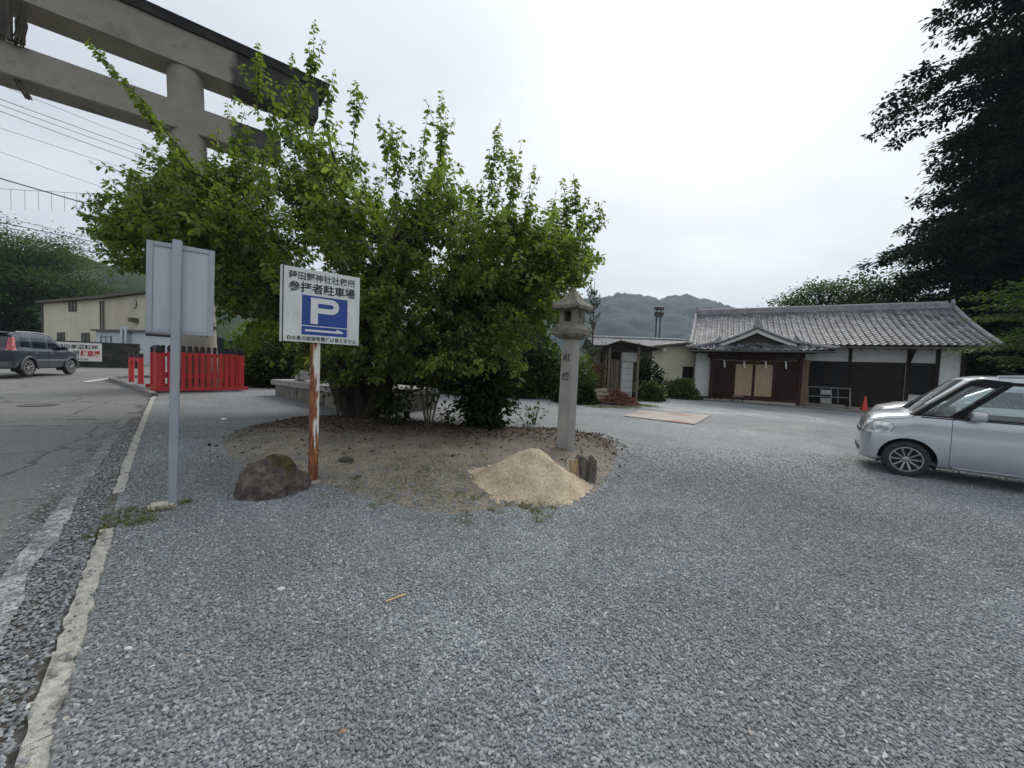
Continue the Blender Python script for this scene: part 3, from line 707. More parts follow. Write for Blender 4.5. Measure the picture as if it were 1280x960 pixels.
tcn = _n(nt, 'TexCoord'); v = tcn.outputs['Object']; mpn = _n(nt, 'Mapping'); mpn.inputs['Scale'].default_value = (9, 9, 2.2); nt.links.new(v, mpn.inputs[0])
c0 = ramp(nt, noise(nt, mpn.outputs[0], 1.5, 7, .7), [(.35, (.72, .735, .72)), (.6, (.60, .62, .60)), (.78, (.36, .38, .36))])
c0 = mixc(nt, ramp(nt, noise(nt, v, 45, 4, .7), [(.60, (0, 0, 0)), (.72, (.7, .7, .7))]), c0, (.32, .33, .31))
nt.links.new(c0, b.inputs['Base Color']); b.inputs['Roughness'].default_value = .5
mb = MB(); mb.box(pxl, pxr, -.07, -.03, pzb, pzt); bd = mb.build('board', m, ps, bevel=.003)
mb = MB(); mb.box(pxl-.012, pxl+.0, -.075, .0, pzb-.005, pzt+.005); mb.build('edge_strip', M('edge_white', (.62, .62, .6), rough=.5), ps)
mb = MB(); mb.box(pxl+.0, pxl+.012, -.073, -.0703, pzb+.004, pzt-.004); mb.build('frame_gap', M('dark_metal', (.03, .03, .03)), ps)
mb = MB(); mb.box(pxl, pxr, -.03, .0, pzt-.06, pzt-.02); mb.build('rear_batten', M('edge_white', (.62, .62, .6)), ps)
H_ = pzt-pzb; blk = M('lettering_black', (.016, .016, .017), rough=.5); blu = M('sign_blue', (.012, .055, .30), (.010, .045, .24), rough=.45, scale=8)
X, Z, N = (1, 0, 0), (0, 0, 1), (0, -1, 0)
def ptx(s, xf, zf, size, wid, mat, bold, nm='lettering', d=.0722): return text(s, size, mat, bd, frame((pxl+PW*xf, -d, pzb+H_*zf), X, Z, N), nm, bold, .0006, wid)
ptx('薭田野神社社務所', .50, .895, H_*.112, PW*.86, blk, .014)
ptx('参拝者駐車場', .50, .745, H_*.145, PW*.86, blk, .022)
ptx('◎お車の破損等責任は負えません', .51, .052, H_*.068, PW*.90, blk, .010)
mb = MB(); mb.box(pxl+PW*.235, pxl+PW*.83, -.0715, -.0703, pzb+H_*.235, pzb+H_*.645); mb.build('parking_symbol', blu, bd)
mb = MB(); mb.box(pxl+PW*.235, pxl+PW*.83, -.0715, -.0703, pzb+H_*.105, pzb+H_*.222); mb.build('arrow_panel', blu, bd)
wht = M('sign_letter_white', (.72, .74, .73), (.62, .64, .63), rough=.5, scale=30)
# the letter P
mb = MB(); x0, z0 = pxl+PW*.345, pzb+H_*.26; h = H_*.36; wd_ = PW*.37; st_ = PW*.092
out_p = []; 
cx_, rz_ = x0+wd_-h*.29, z0+h*.71; ro = h*.29; ri = ro-st_*.80
outer = [(x0, z0), (x0+st_, z0), (x0+st_, rz_-ro)]+[(cx_+ro*math.cos(a), rz_+ro*math.sin(a)) for a in np.linspace(-math.pi/2, math.pi/2, 14)]+[(x0, rz_+ro)]
mb.prism(outer, lambda u, v_, s: (u, -.0724 if s else -.0716, v_)); mb.build('letter_p', wht, bd)
inner = [(x0+st_, rz_-ri), ]+[(cx_+ri*math.cos(a), rz_+ri*math.sin(a)) for a in np.linspace(-math.pi/2, math.pi/2, 12)]+[(x0+st_, rz_+ri)]
mb = MB(); mb.prism(inner, lambda u, v_, s: (u, -.0730 if s else -.0726, v_)); mb.build('letter_counter', blu, bd)
mb = MB(); a0, a1_, az = pxl+PW*.28, pxl+PW*.775, pzb+H_*.163
mb.prism([(a0, az-H_*.012), (a1_, az-H_*.012), (a1_, az+H_*.006), (a1_-PW*.09, az+H_*.045), (a1_-PW*.09, az+H_*.016), (a0, az+H_*.016)], lambda u, v_, s: (u, -.0724 if s else -.0716, v_)); mb.build('arrow', wht, bd)

# ------------------------------------------------------------------ mossy boulder by the parking sign
def lumpy(name, mat, rx, ry, rz, seed, amp, parent=None, sub=4, flat=-.35, sq=1.0):
    bm = bmesh.new(); bmesh.ops.create_icosphere(bm, subdivisions=sub, radius=1)
    for v_ in bm.verts:
        n_ = v_.co.normalized(); q = n_*1.3+Vector((seed, seed*2, 0))
        s = 1+amp*mnoise.noise(q)+amp*.45*mnoise.noise(q*2.7)+amp*.2*mnoise.noise(q*6)
        p_ = Vector((abs(n_.x)**sq*math.copysign(1, n_.x), abs(n_.y)**sq*math.copysign(1, n_.y), abs(n_.z)**sq*math.copysign(1, n_.z)))*s
        if p_.z < flat: p_.z = flat+(p_.z-flat)*.15
        v_.co = Vector((p_.x*rx, p_.y*ry, p_.z*rz))
    me = bpy.data.meshes.new(name); bm.to_mesh(me); bm.free()
    return link(name, me, mat, parent, True, 60)
m, nt, b, o = newmat('boulder')
tcn = _n(nt, 'TexCoord'); v = tcn.outputs['Object']
c0 = ramp(nt, noise(nt, v, 9, 10, .78), [(.32, (.025, .021, .018)), (.48, (.10, .08, .07)), (.60, (.20, .17, .15)), (.74, (.34, .31, .28))])
ge = _n(nt, 'NewGeometry'); sx = _n(nt, 'SeparateXYZ'); nt.links.new(v, sx.inputs[0])
ms = _n(nt, 'Math', operation='MULTIPLY_ADD'); nt.links.new(noise(nt, v, 4.5, 6, .7), ms.inputs[0]); ms.inputs[1].default_value = .55; nt.links.new(sx.outputs[2], ms.inputs[2])
ms2 = _n(nt, 'Math', operation='MULTIPLY_ADD'); nt.links.new(sx.outputs[0], ms2.inputs[0]); ms2.inputs[1].default_value = .38; nt.links.new(ms.outputs[0], ms2.inputs[2])
fm = ramp(nt, ms2.outputs[0], [(.50, (0, 0, 0)), (.56, (1, 1, 1))])
moss = ramp(nt, noise(nt, v, 14, 6, .7), [(.35, (.022, .02, .008)), (.6, (.085, .075, .018)), (.8, (.13, .115, .03))])
nt.links.new(mixc(nt, fm, c0, moss), b.inputs['Base Color']); b.inputs['Roughness'].default_value = .9; bump(nt, b, noise(nt, v, 13, 9, .75), 1.0, .06)
rp = (G(290, 632)+G(372, 618))/2
rk = lumpy('boulder', m, .335, .28, .30, 3.3, .26, None, 5, -.25, 1.05); rk.location = (rp.x-.10, rp.y+.24, g(rp.x, rp.y)+.06); rk.rotation_euler = (0, R(-6), R(20))
tag(rk, 'rounded brown boulder with moss patch on top beside the parking sign', 'boulder')

# ------------------------------------------------------------------ stone lantern
gran = M('granite', (.33, .32, .295), (.25, .245, .225), rough=.85, scale=3, bmp=.5, bscale=90, bdist=.004, spots=(90, .58, (.13, .13, .125)))
granw = M('granite_weathered', (.22, .20, .165), (.13, .118, .095), rough=.9, scale=7, bmp=.7, bscale=45, bdist=.01, spots=(16, .56, (.055, .05, .042)))
lp = G(706, 569); lz = ih(lp.x, lp.y)
lan = thing('stone_lantern', 'tall granite lantern on a square engraved post behind the sand heap', 'stone lantern', (lp.x, lp.y, lz), R(-41), tilt=(R(.3), R(1.0)))
Lh = at(707, 362, lp.y).z-lz
def zat(py): return at(707, py, lp.y).z-lz
def frust(mb, a):       # stacked squares [(half, z)]
    vs_ = []; 
    for h_, z_ in a: vs_ += [(-h_, -h_, z_), (h_, -h_, z_), (h_, h_, z_), (-h_, h_, z_)]
    k = len(a); fs = [(i*4+j, i*4+(j+1) % 4, i*4+4+(j+1) % 4, i*4+4+j) for i in range(k-1) for j in range(4)]+[(3, 2, 1, 0), tuple(range(k*4-4, k*4))]
    mb.add(vs_, fs)
hp = .107; zp = zat(424)
mb = MB(); frust(mb, [(hp*1.06, -.25), (hp*1.05, 0), (hp*.98, zp)]); pst = mb.build('post', gran, lan, bevel=.008)
z1, z2, z3 = zat(412), zat(405.5), zat(387)
mb = MB(); frust(mb, [(.135, zp), (.19, zp+.035), (.232, zp+.075), (.236, z1), (.20, z1+.012), (.165, z2)]); mb.build('middle_platform', granw, lan)
hb = .148
mb = MB(); t_ = .045      # fire box: four corner piers, sill, head, with square openings
frust(mb, [(hb, z2), (hb, z2+.035)]); frust(mb, [(hb, z3-.035), (hb, z3+.005)])
for sx_ in (-1, 1):
    for sy_ in (-1, 1): mb.box(min(sx_*hb, sx_*(hb-.075)), max(sx_*hb, sx_*(hb-.075)), min(sy_*hb, sy_*(hb-.075)), max(sy_*hb, sy_*(hb-.075)), z2+.034, z3-.034)
for x_ in (-1, 1): mb.box(min(x_*(hb-.003), x_*(hb-.05)), max(x_*(hb-.003), x_*(hb-.05)), -.074, .074, z2+.034, z2+.09) if x_ > 0 else None
mb.box(-hb+.003, -hb+.05, -.074, .074, z2+.034, z3-.034); mb.box(-.074, .074, hb-.05, hb-.003, z2+.034, z3-.034)  # unseen back sides closed with added panels to keep the inside dark
mb.box(hb-.05, hb-.003, -.074, -.025, z2+.09, z3-.034); mb.box(hb-.05, hb-.003, .025, .074, z2+.09, z3-.034)
mb.build('fire_box', granw, lan)
# roof: concave hipped, flared eaves
mb = MB(); n = 10; rings = []
zr0 = z3-.01; zr1 = Lh-.03
for i in range(9):
    u = i/8; half = .243*(1-u)**1.2+.035*u; z_ = zr0+.055+(zr1-zr0-.055)*(u**1.05)
    ring = []
    for s_ in range(4):
        for k in range(n):
            t = -1+2*k/n; c = (t, -1) if s_ == 0 else ((1, t) if s_ == 1 else ((-t, 1) if s_ == 2 else (-1, -t)))
            lift = .022*(abs(t)**3)*(1-u)
            ring.append((c[0]*half, c[1]*half, z_+lift))
    rings.append(ring)
bot = [(x*.985, y*.985, z_-.05) for x, y, z_ in rings[0]]; inn = [(x*.52, y*.52, zr0+.0) for x, y, z_ in rings[0]]
allr = [inn, bot]+rings; vs_ = [p for r_ in allr for p in r_]; k4 = 4*n
fs = [(i*k4+j, i*k4+(j+1) % k4, (i+1)*k4+(j+1) % k4, (i+1)*k4+j) for i in range(len(allr)-1) for j in range(k4)]+[tuple(range((len(allr)-1)*k4, len(allr)*k4)), tuple(reversed(range(k4)))]
mb.add(vs_, fs); mb.build('roof', granw, lan, smooth=True, sharp=50)
mb = MB(); mb.lathe([(.045, zr1-.02), (.05, zr1+.01), (.03, zr1+.03), (.034, zr1+.045), (.012, Lh+.03)], 12); mb.build('finial', granw, lan, smooth=True)
for ch, zf in (('献', 461), ('燈', 484)):
    text(ch, .15, M('carving_dark', (.05, .048, .045), rough=.9), pst, frame((.005, -hp*.995-.002, zat(zf-14)), (1, 0, 0), (0, 0, 1), (0, -1, 0)), 'engraving', .008, .0015)

# ------------------------------------------------------------------ sand heap and tree stump
m, nt, b, o = newmat('sand')
tcn = _n(nt, 'TexCoord'); v = tcn.outputs['Object']
c0 = ramp(nt, noise(nt, v, 48, 6, .8), [(.34, (.33, .25, .16)), (.5, (.56, .46, .33)), (.64, (.74, .65, .52))])
c0 = mixc(nt, .8, c0, ramp(nt, noise(nt, v, 3.2, 7, .68), [(.36, (.58, .55, .50)), (.58, (1.08, 1.07, 1.05))]), 'MULTIPLY')
nt.links.new(c0, b.inputs['Base Color']); b.inputs['Roughness'].default_value = .95; bump(nt, b, noise(nt, v, 55, 6, .75), .9, .02)
hc = Vector((.36, 4.52)); n = 84; V = []; hx, hy = .95, .78
for j in range(n+1):
    for i in range(n+1):
        u, v_ = -1+2*i/n, -1+2*j/n; x = u*hx; y = v_*hy
        q = Vector((x*2.1, y*2.1, 2)); r_ = math.hypot((x+.06)/(.68+.16*mnoise.noise(q)), (y-.03)/(.56+.14*mnoise.noise(q*1.3+Vector((9, 0, 0)))))
        h_ = .42*max(0, 1-r_)**1.12*(1 if r_ > .0 else 1)
        h_ = .42*(max(0, 1-r_)**1.05) if r_ > .12 else .42*(.88**1.05)*(1+.02*(1-r_/.12))
        h_ += .05*mnoise.noise(q*2.2)*max(0, 1-r_)**.6*min(1, r_*4)+.016*mnoise.noise(q*7)*(1 if r_ < 1.05 else 0)+.007*mnoise.noise(q*19)
        wx_, wy_ = hc.x+x, hc.y+y
        V.append((wx_, wy_, ih(wx_, wy_)+(h_+.004 if r_ < 1 else .007+.030*mnoise.noise(q*5.5)-.13*(r_-1))))
idx = np.arange((n+1)**2).reshape(n+1, n+1)
F_ = np.stack([idx[:-1, :-1], idx[:-1, 1:], idx[1:, 1:], idx[1:, :-1]], -1).reshape(-1, 4)
me = npmesh('sand_heap', np.array(V), F_, 4); me.shade_smooth()
tag(link('sand_heap', me, m), 'conical heap of pale yellow sand in front of the stone lantern', 'sand heap')
sp = G(733, 604)
stp = thing('tree_stump', 'weathered grey hollow tree stump beside the sand heap', 'stump', (sp.x-.0, sp.y+.12, g(sp.x, sp.y)-.02))
bark = M('stump_wood', (.16, .145, .12), (.055, .048, .04), rough=.95, scale=9, stretch=(3, 3, .5), bmp=1, bscale=16, bdist=.03)
mb = MB(); nn = 40; rows = 10; vs_ = []
for k in range(rows):
    for j in range(nn):
        a = 2*math.pi*j/nn; q = Vector((math.cos(a)*1.6, math.sin(a)*1.6, k*.15)); r_ = .155*(1+.22*mnoise.noise(q)+.10*mnoise.noise(q*3)+.3*math.exp(-k*.9))
        top = .30+.11*mnoise.noise(Vector((math.cos(a)*2, math.sin(a)*2, 8)))
        vs_.append((r_*math.cos(a), r_*.85*math.sin(a), top*k/(rows-1)))
for k in range(4):
    for j in range(nn):
        x, y, z_ = vs_[(rows-1)*nn+j]; s = (.72, .55, .4, .2)[k]; vs_.append((x*s, y*s, z_-(.02, .12, .18, .19)[k]))
mb.add(vs_, [(i*nn+j, i*nn+(j+1) % nn, (i+1)*nn+(j+1) % nn, (i+1)*nn+j) for i in range(rows+3) for j in range(nn)]); mb.build('trunk_shell', bark, stp, smooth=True)
mb = MB(); mb.obox((-.2, -.17, .0), (.11, .0, .02), (0, .05, 0), (-.03, .05, .3)); mb.build('split_slab', M('split_wood', (.38, .28, .17), (.24, .17, .10), rough=.85, scale=8, stretch=(4, 4, .6), bmp=.5), stp, bevel=.01)

# ------------------------------------------------------------------ stone platform behind the parking sign
a_, b2 = G(342, 494), G(424, 512); d = Vector((b2.x-a_.x, b2.y-a_.y, 0)); L = d.length+1.3; d.normalize()
zpl = min(a_.z, b2.z)
plt = thing('stone_platform', 'low granite block platform with a projecting cap slab under the tree', 'stone platform', (a_.x, a_.y, zpl), math.atan2(d.y, d.x))
Hp = at(342, 474, a_.y).z-zpl
sgr = M('platform_granite', (.34, .335, .315), (.25, .245, .23), rough=.85, scale=5, bmp=.5, bscale=50)
blkm = M('platform_block', (.22, .21, .18), (.13, .125, .105), rough=.9, scale=4, bmp=.8, bscale=18, bdist=.02, spots=(7, .6, (.075, .07, .06)))
x = .1; i = 0
while x < L:
    w_ = random.uniform(.42, .62)
    mb = MB(); mb.box(x, min(x+w_-.015, L), random.uniform(-.01, .012), .5, -.15, Hp-.17); mb.build('block', blkm, plt, bevel=.012); x += w_
mb = MB(); mb.box(.06, .09, .5, 2.2, -.15, Hp-.17); mb.box(.1, L, .5, 2.2, -.15, Hp-.18); mb.build('core', blkm, plt)
x = .0
while x < L:
    w_ = random.uniform(1.3, 1.6); mb = MB(); mb.box(x, min(x+w_-.008, L+.05), -.09, 2.25, Hp-.168, Hp); mb.build('cap_slab', sgr, plt, bevel=.012); x += w_
for xx, ww in ((.95, .24), (2.35, .26)):
    mb = MB(); mb.box(xx, xx+ww, .25, .25+ww, Hp+.002, Hp+.34); mb.build('granite_pier', sgr, plt, bevel=.012)
mb = MB(); mb.box(1.19, 2.35, .3, .45, Hp+.05, Hp+.30); mb.build('parapet_panel', sgr, plt, bevel=.01)
# ================================================================== shrine office with tiled roof (right)
BTH = R(28); BO = Vector((10.46, 20.45, 0))
BRZ = -BTH
hall = thing('shrine_office', 'single storey shrine office with grey tiled roof and projecting entrance porch', 'building', (BO.x, BO.y, 0), BRZ)
# local x along the front (to the right), local y into the building
plaster = M('plaster', (.60, .61, .60), (.50, .51, .50), rough=.9, scale=1.5, bmp=.05, spots=(1.1, .58, (.40, .41, .40)), detail=8)
timber = M('dark_timber', (.018, .013, .011), (.03, .021, .017), spec=.2, rough=.75, scale=5, stretch=(4, 4, .5), bmp=.3)
redwood = M('red_timber', (.052, .020, .015), (.030, .012, .010), spec=.2, rough=.7, scale=6, stretch=(3, 3, .5), bmp=.3)
blackb = M('black_board', (.010, .010, .0105), (.017, .016, .016), spec=.15, rough=.7, scale=4, bmp=.1)
brownm = M('brown_mesh', (.030, .024, .022), (.018, .015, .014), spec=.15, rough=.8, scale=3, bmp=.4, bscale=150)
tanw = M('door_tan', (.36, .265, .165), (.29, .21, .13), rough=.65, scale=4, stretch=(5, 5, .4), bmp=.2)
conc2 = M('base_concrete', (.34, .32, .27), (.25, .235, .20), rough=.9, scale=3, bmp=.3)
def bx(nm, mt, x0, x1, y0, y1, z0, z1, par=None, bev=0):
    mb = MB(); mb.box(x0, x1, y0, y1, z0, z1); return mb.build(nm, mt, par or hall, bevel=bev)
YW = .9; XR = 9.78; XL = -.75; YB = 7.2
fl = -.15
# walls
bx('wall', plaster, XL, XR, YW, YW+.12, .22, 3.3); bx('wall', plaster, XL, XL+.12, YW+.121, YB, .22, 3.3); bx('wall', plaster, XR-.12, XR, YW+.121, YB, .22, 3.3); bx('wall', plaster, XL+.121, XR-.121, YB-.12, YB, .22, 3.3)
bx('foundation', conc2, XL-.02, XR+.02, YW-.04, YB+.02, fl-.2, .219)
gab = MB()
for xx in (XL+.05, XR-.11):
    gab.prism([(YW+.1, 3.3), (YB, 3.3), (4.0, 5.0)], lambda u, v_, s, xx=xx: (xx+.06*s, u, v_))
gab.build('gable_wall', plaster, hall)
for xx in (4.02, 5.92, 7.98, 8.92, XR-.08, XL+.02):
    bx('post', timber, xx-.065, xx+.065, YW-.045, YW-.001, .0, 3.1)
bx('lintel_beam', timber, XL, XR-.9, YW-.035, YW-.002, 2.22, 2.32); bx('wall_plate', timber, XL, XR, YW-.06, YW-.003, 2.95, 3.09)
# dark storm boards and the brown mesh door
for (x0, x1, z0, z1, mt, nm) in ((4.09, 4.98, .95, 2.215, blackb, 'storm_board'), (5.0, 5.85, .95, 2.215, blackb, 'storm_board'), (5.99, 7.85, .22, 2.21, brownm, 'mesh_door'), (8.05, 8.85, .93, 2.21, blackb, 'storm_board')):
    pa = bx(nm, mt, x0, x1, YW-.055, YW-.01, z0, z1)
    fr_ = timber
    for (a, c, e, f_) in ((x0-.025, x0+.02, z0-.02, z1+.0), (x1-.02, x1+.025, z0-.02, z1+.0)):
        bx('board_frame', fr_, a, c, YW-.07, YW-.012, e, f_, pa)
    bx('board_frame', fr_, x0+.02, x1-.02, YW-.066, YW-.012, z0-.03, z0+.02, pa)
bx('lower_panel', blackb, 4.1, 5.85, YW-.05, YW-.01, .24, .92)
bx('mesh_seam', timber, 5.99, 7.85, YW-.06, YW-.0551, 1.02, 1.05)
for k in range(1, 4): bx('vent_grille', blackb, 6.4+k*.0, 6.72, YW-.05, YW-.041, .0, .15) if k == 1 else None
# diagonal bracket at the post
mb = MB(); mb.obox((7.93, YW-.05, 2.35), (.1, 0, 0), (0, -.06, 0), (.0, -.5, .6)); mb.build('eave_bracket', timber, hall)
# ---- entrance porch
PX0, PX1 = 0.0, 3.92
for xx in (PX0+.02, PX1-.1): bx('porch_post', redwood, xx, xx+.11, -.06, .06, fl, 2.62)
bx('porch_beam', redwood, PX0-.1, PX1+.12, -.05, .07, 2.36, 2.62); bx('porch_ceiling', timber, PX0-.5, PX1+.5, -.5, YW-.07, 2.63, 2.66)
bx('porch_side_wall', plaster, XL, PX0+.0, .3, .36, .3, 2.6)
bx('porch_step', conc2, PX0+.15, PX1-.12, -.02, YW-.05, fl, .23); bx('threshold', redwood, PX0+.131, PX1-.101, -.03, .10, .231, .33)
sill = .33
def lattice(x0, x1):
    f_ = bx('lattice_panel', timber, x0, x1, .05, .062, sill+.02, 2.3)
    n = 17
    for i in range(n):
        z_ = sill+.06+(2.2-sill)*i/n; bx('slat', redwood, x0+.04, x1-.04, .012, .049, z_, z_+.062, f_)
    for xx in (x0, x1-.05): bx('stile', redwood, xx, xx+.05, .005, .0495, sill, 2.34, f_)
lattice(.14, 1.12); lattice(2.86, 3.8)
for x0, x1 in ((1.14, 1.985), (2.005, 2.84)):
    d_ = bx('sliding_door', tanw, x0+.04, x1-.04, .02, .05, sill+.12, 2.05)
    for (a, c, e, f_) in ((x0, x0+.05, sill, 2.34), (x1-.05, x1, sill, 2.34)): bx('door_stile', redwood, a, c, .0, .06, e, f_, d_)
    bx('door_rail', redwood, x0+.05, x1-.05, .0, .06, sill, sill+.13, d_); bx('door_rail', redwood, x0+.05, x1-.05, .001, .059, 2.05, 2.34, d_)
bx('porch_board', M('porch_board_wood', (.16, .085, .045), (.11, .06, .035), rough=.7, scale=6, stretch=(4, 4, .5)), PX1+.05, PX1+.32, .02, .05, .25, 2.3)
bx('porch_transom', plaster, PX1+.05, 4.8, .2, .25, 2.33, 2.63)
# sacred rope with paper streamers over the doors
rope = thing('sacred_rope', 'thin straw rope with white paper streamers strung over the entrance doors', 'rope', (BO.x, BO.y, 0), BRZ)
mb = MB(); mb.tube([(PX0+.15+(PX1-.3)*i/16, -.075, 2.28-.05*math.sin(math.pi*i/16)-.012*(i % 2)) for i in range(17)], .016, 6); mb.build('straw_rope', M('rope_straw', (.30, .24, .13), (.2, .16, .09), rough=.95, scale=40), rope)
paper = M('paper', (.80, .80, .78), rough=.8)
for xx in (.62, 1.5, 2.42, 3.25):
    mb = MB(); x_, z_ = xx, 2.24
    for k in range(4):
        mb.obox((x_, -.082-.004*k, z_), (.055, 0, -.012), (0, .0025, 0), (.012, 0, -.115)); x_ += (.022 if k % 2 == 0 else -.012); z_ -= .085
    mb.build('paper_streamer', paper, rope)
for xx in np.linspace(.3, 3.6, 22):
    mb = MB(); mb.tube([(xx, -.078, 2.24), (xx+random.uniform(-.01, .01), -.08, 2.24-random.uniform(.12, .22))], .004, 4); mb.build('straw_strand', M('rope_straw', (.3, .24, .13)), rope)

# ---- tiled roofs: every tile is its own curved, stepped piece of geometry, joined per slope
tile_m = tint_mat('roof_tile', [(0, (.05, .051, .056)), (.3, (.115, .118, .13)), (.75, (.175, .18, .195)), (1, (.26, .265, .275))], .55, 2.2, .6, .15, 30)
ridge_m = M('ridge_tile', (.27, .27, .28), (.16, .16, .165), rough=.6, scale=4, bmp=.2, spots=(5, .62, (.06, .06, .06)))
PROF = [(0, .016), (.12, .044), (.24, .055), (.36, .044), (.48, .016), (.62, .002), (.80, .0), (1.0, .016)]
def tiles(name, fn, ulen, vlen, parent, inside=None, cw=.272, rh=.226, lift=.022, gaps=.0):
    """fn(u, v) -> (point, normal); u along the eave, v up the slope, in metres"""
    nc = max(1, round(ulen/cw)); nr = max(1, round(vlen/rh)); cw = ulen/nc; rh = vlen/nr; V = []; F_ = []; T = []
    for c in range(nc):
        for r_ in range(nr):
            if inside and not inside((c+.5)*cw, (r_+.5)*rh): continue
            base = len(V); tv = min(1, max(0, random.gauss(.48, .25))); jx = random.uniform(-.004, .004)
            if random.random() < .05: tv = random.uniform(0, .12)
            for (vv, extra, mul) in ((r_*rh-.03, 0.0, 1), (r_*rh-.03, lift, 1), ((r_+1)*rh, 0.002, 1)):
                for (pu, ph) in PROF:
                    p_, n_ = fn(c*cw+pu*cw+jx, min(vlen, max(-.03, vv))); V.append(p_+n_*((ph+extra) if extra != 0 or vv > r_*rh else ph-.03)); T.append(tv)
            k = len(PROF)
            for a in range(2):
                for j in range(k-1): F_.append((base+a*k+j, base+a*k+j+1, base+(a+1)*k+j+1, base+(a+1)*k+j))
    me = npmesh(name, np.array([tuple(p) for p in V]), np.array(F_), 4, np.array(T)); me.shade_smooth(); me.set_sharp_from_angle(angle=R(50))
    return stuff(link(name, me, tile_m, parent))
EZ, RZ, EY, RY = 3.06, 5.20, .02, 4.0
RX0, RX1 = -1.0, 10.42
RT = math.hypot(RY-EY, RZ-EZ)
def main_front(u, v_):
    t = v_/RT; sag = -.10*math.sin(math.pi*t); n_ = Vector((0, -(RZ-EZ), RY-EY)).normalized()
    return Vector((RX0+u, EY+(RY-EY)*t, EZ+(RZ-EZ)*t))+n_*sag, n_
def main_back(u, v_):
    t = v_/RT; n_ = Vector((0, (RZ-EZ), RY-EY)).normalized()
    return Vector((RX0+u, 2*RY-EY-(RY-EY)*t, EZ+(RZ-EZ)*t))-n_*.10*math.sin(math.pi*t), n_
tiles('roof_tiles', main_front, RX1-RX0, RT, hall); tiles('roof_tiles', main_back, RX1-RX0, RT, hall)
def slab(name, fn, ulen, vlen, th, mat, parent, nu=4, nv=8):
    V = []; F_ = []
    for s in (.03, .03+th):
        for j in range(nv+1):
            for i in range(nu+1): p_, n_ = fn(ulen*i/nu, vlen*j/nv); V.append(tuple(p_-n_*s))
    A = (nu+1)*(nv+1)
    for j in range(nv):
        for i in range(nu):
            a = j*(nu+1)+i; F_ += [(a, a+1, a+nu+2, a+nu+1), (A+a, A+a+nu+1, A+a+nu+2, A+a+1)]
    for j in range(nv):
        a = j*(nu+1); F_.append((a, a+nu+1, A+a+nu+1, A+a)); a += nu; F_.append((a, A+a, A+a+nu+1, a+nu+1))
    for i in range(nu):
        F_.append((i, A+i, A+i+1, i+1)); a = nv*(nu+1)+i; F_.append((a, a+1, A+a+1, A+a))
    me = bpy.data.meshes.new(name); me.from_pydata(V, [], F_); me.update(); return link(name, me, mat, parent)
for f_ in (main_front, main_back): slab('roof_deck', f_, RX1-RX0, RT, .10, timber, hall)
for i in range(25):
    x = RX0+.2+(RX1-RX0-.4)*i/24
    mb = MB(); n_ = Vector((0, RY-EY, RZ-EZ)).normalized()
    mb.obox((x, EY+.05, EZ-.215), (.05, 0, 0), n_*1.2, (0, 0, .07)); mb.build('rafter', timber, hall)
# ridge: stacked courses and round cap tiles
bx('ridge_course', ridge_m, RX0+.02, RX1-.05, RY-.15, RY+.15, RZ-.06, RZ+.10); bx('ridge_course', ridge_m, RX0+.06, RX1-.08, RY-.12, RY+.12, RZ+.1, RZ+.20)
capm = MB(); capm.lathe([(.085, 0), (.095, .004), (.095, .04), (.085, .045), (.085, .28)], 12, ax='y'); cm = capm.mesh('ridge_cap'); cm.materials.append(ridge_m); cm.shade_smooth(); cm.set_sharp_from_angle(angle=R(40))
n = int((RX1-RX0-.2)/.285)
for i in range(n):
    o_ = bpy.data.objects.new('ridge_cap', cm); COL.objects.link(o_); o_.parent = hall; o_.location = (RX0+.08+(i+1)*.285, RY, RZ+.22); o_.rotation_euler = (0, 0, math.pi/2)
def ogre(x, y, z, rz, s, par):       # end tile with shoulders and knob
    mb = MB(); P_ = [(-.26, 0), (.26, 0), (.30, .12), (.18, .20), (.17, .34), (.09, .44), (.06, .56), (-.06, .56), (-.09, .44), (-.17, .34), (-.18, .20), (-.30, .12)]
    mb.prism([(u*s, v_*s) for u, v_ in P_], lambda u, v_, sd_: (x+u*math.cos(rz)-(.06*s*(2*sd_-1))*math.sin(rz)*1, y+u*math.sin(rz)+(.06*s*(2*sd_-1))*math.cos(rz), z+v_)); return mb.build('end_tile', ridge_m, par, bevel=.02*s)
ogre(RX0+.02, RY, RZ-.08, math.pi/2, .85, hall); ogre(RX1-.04, RY, RZ-.08, math.pi/2, .85, hall)
# verge rolls at both gable ends
for xx in (RX0, RX1):
    mb = MB(); pts = []
    for i in range(13):
        p_, n_ = main_front(xx-RX0, RT*i/12); pts.append(p_+n_*.05)
    mb.tube(pts, .085, 8); mb.build('verge_roll', ridge_m, hall, smooth=True)
    mb = MB(); mb.obox((xx-.03, EY+.1, EZ-.22), (.06, 0, 0), (0, RY-EY-.1, RZ-EZ-.05), (0, 0, .16)); mb.build('bargeboard', timber, hall)
mb = MB(); mb.tube([(RX0-.05, EY-.06, EZ-.10), (RX1+.05, EY-.06, EZ-.13)], .045, 8); mb.build('gutter', M('gutter', (.07, .055, .045), rough=.5), hall)
mb = MB(); mb.tube([(XL-.02, .26, fl), (XL-.02, .26, 2.6)], .04, 8); mb.build('downpipe', M('gutter', (.07, .055, .045)), hall)
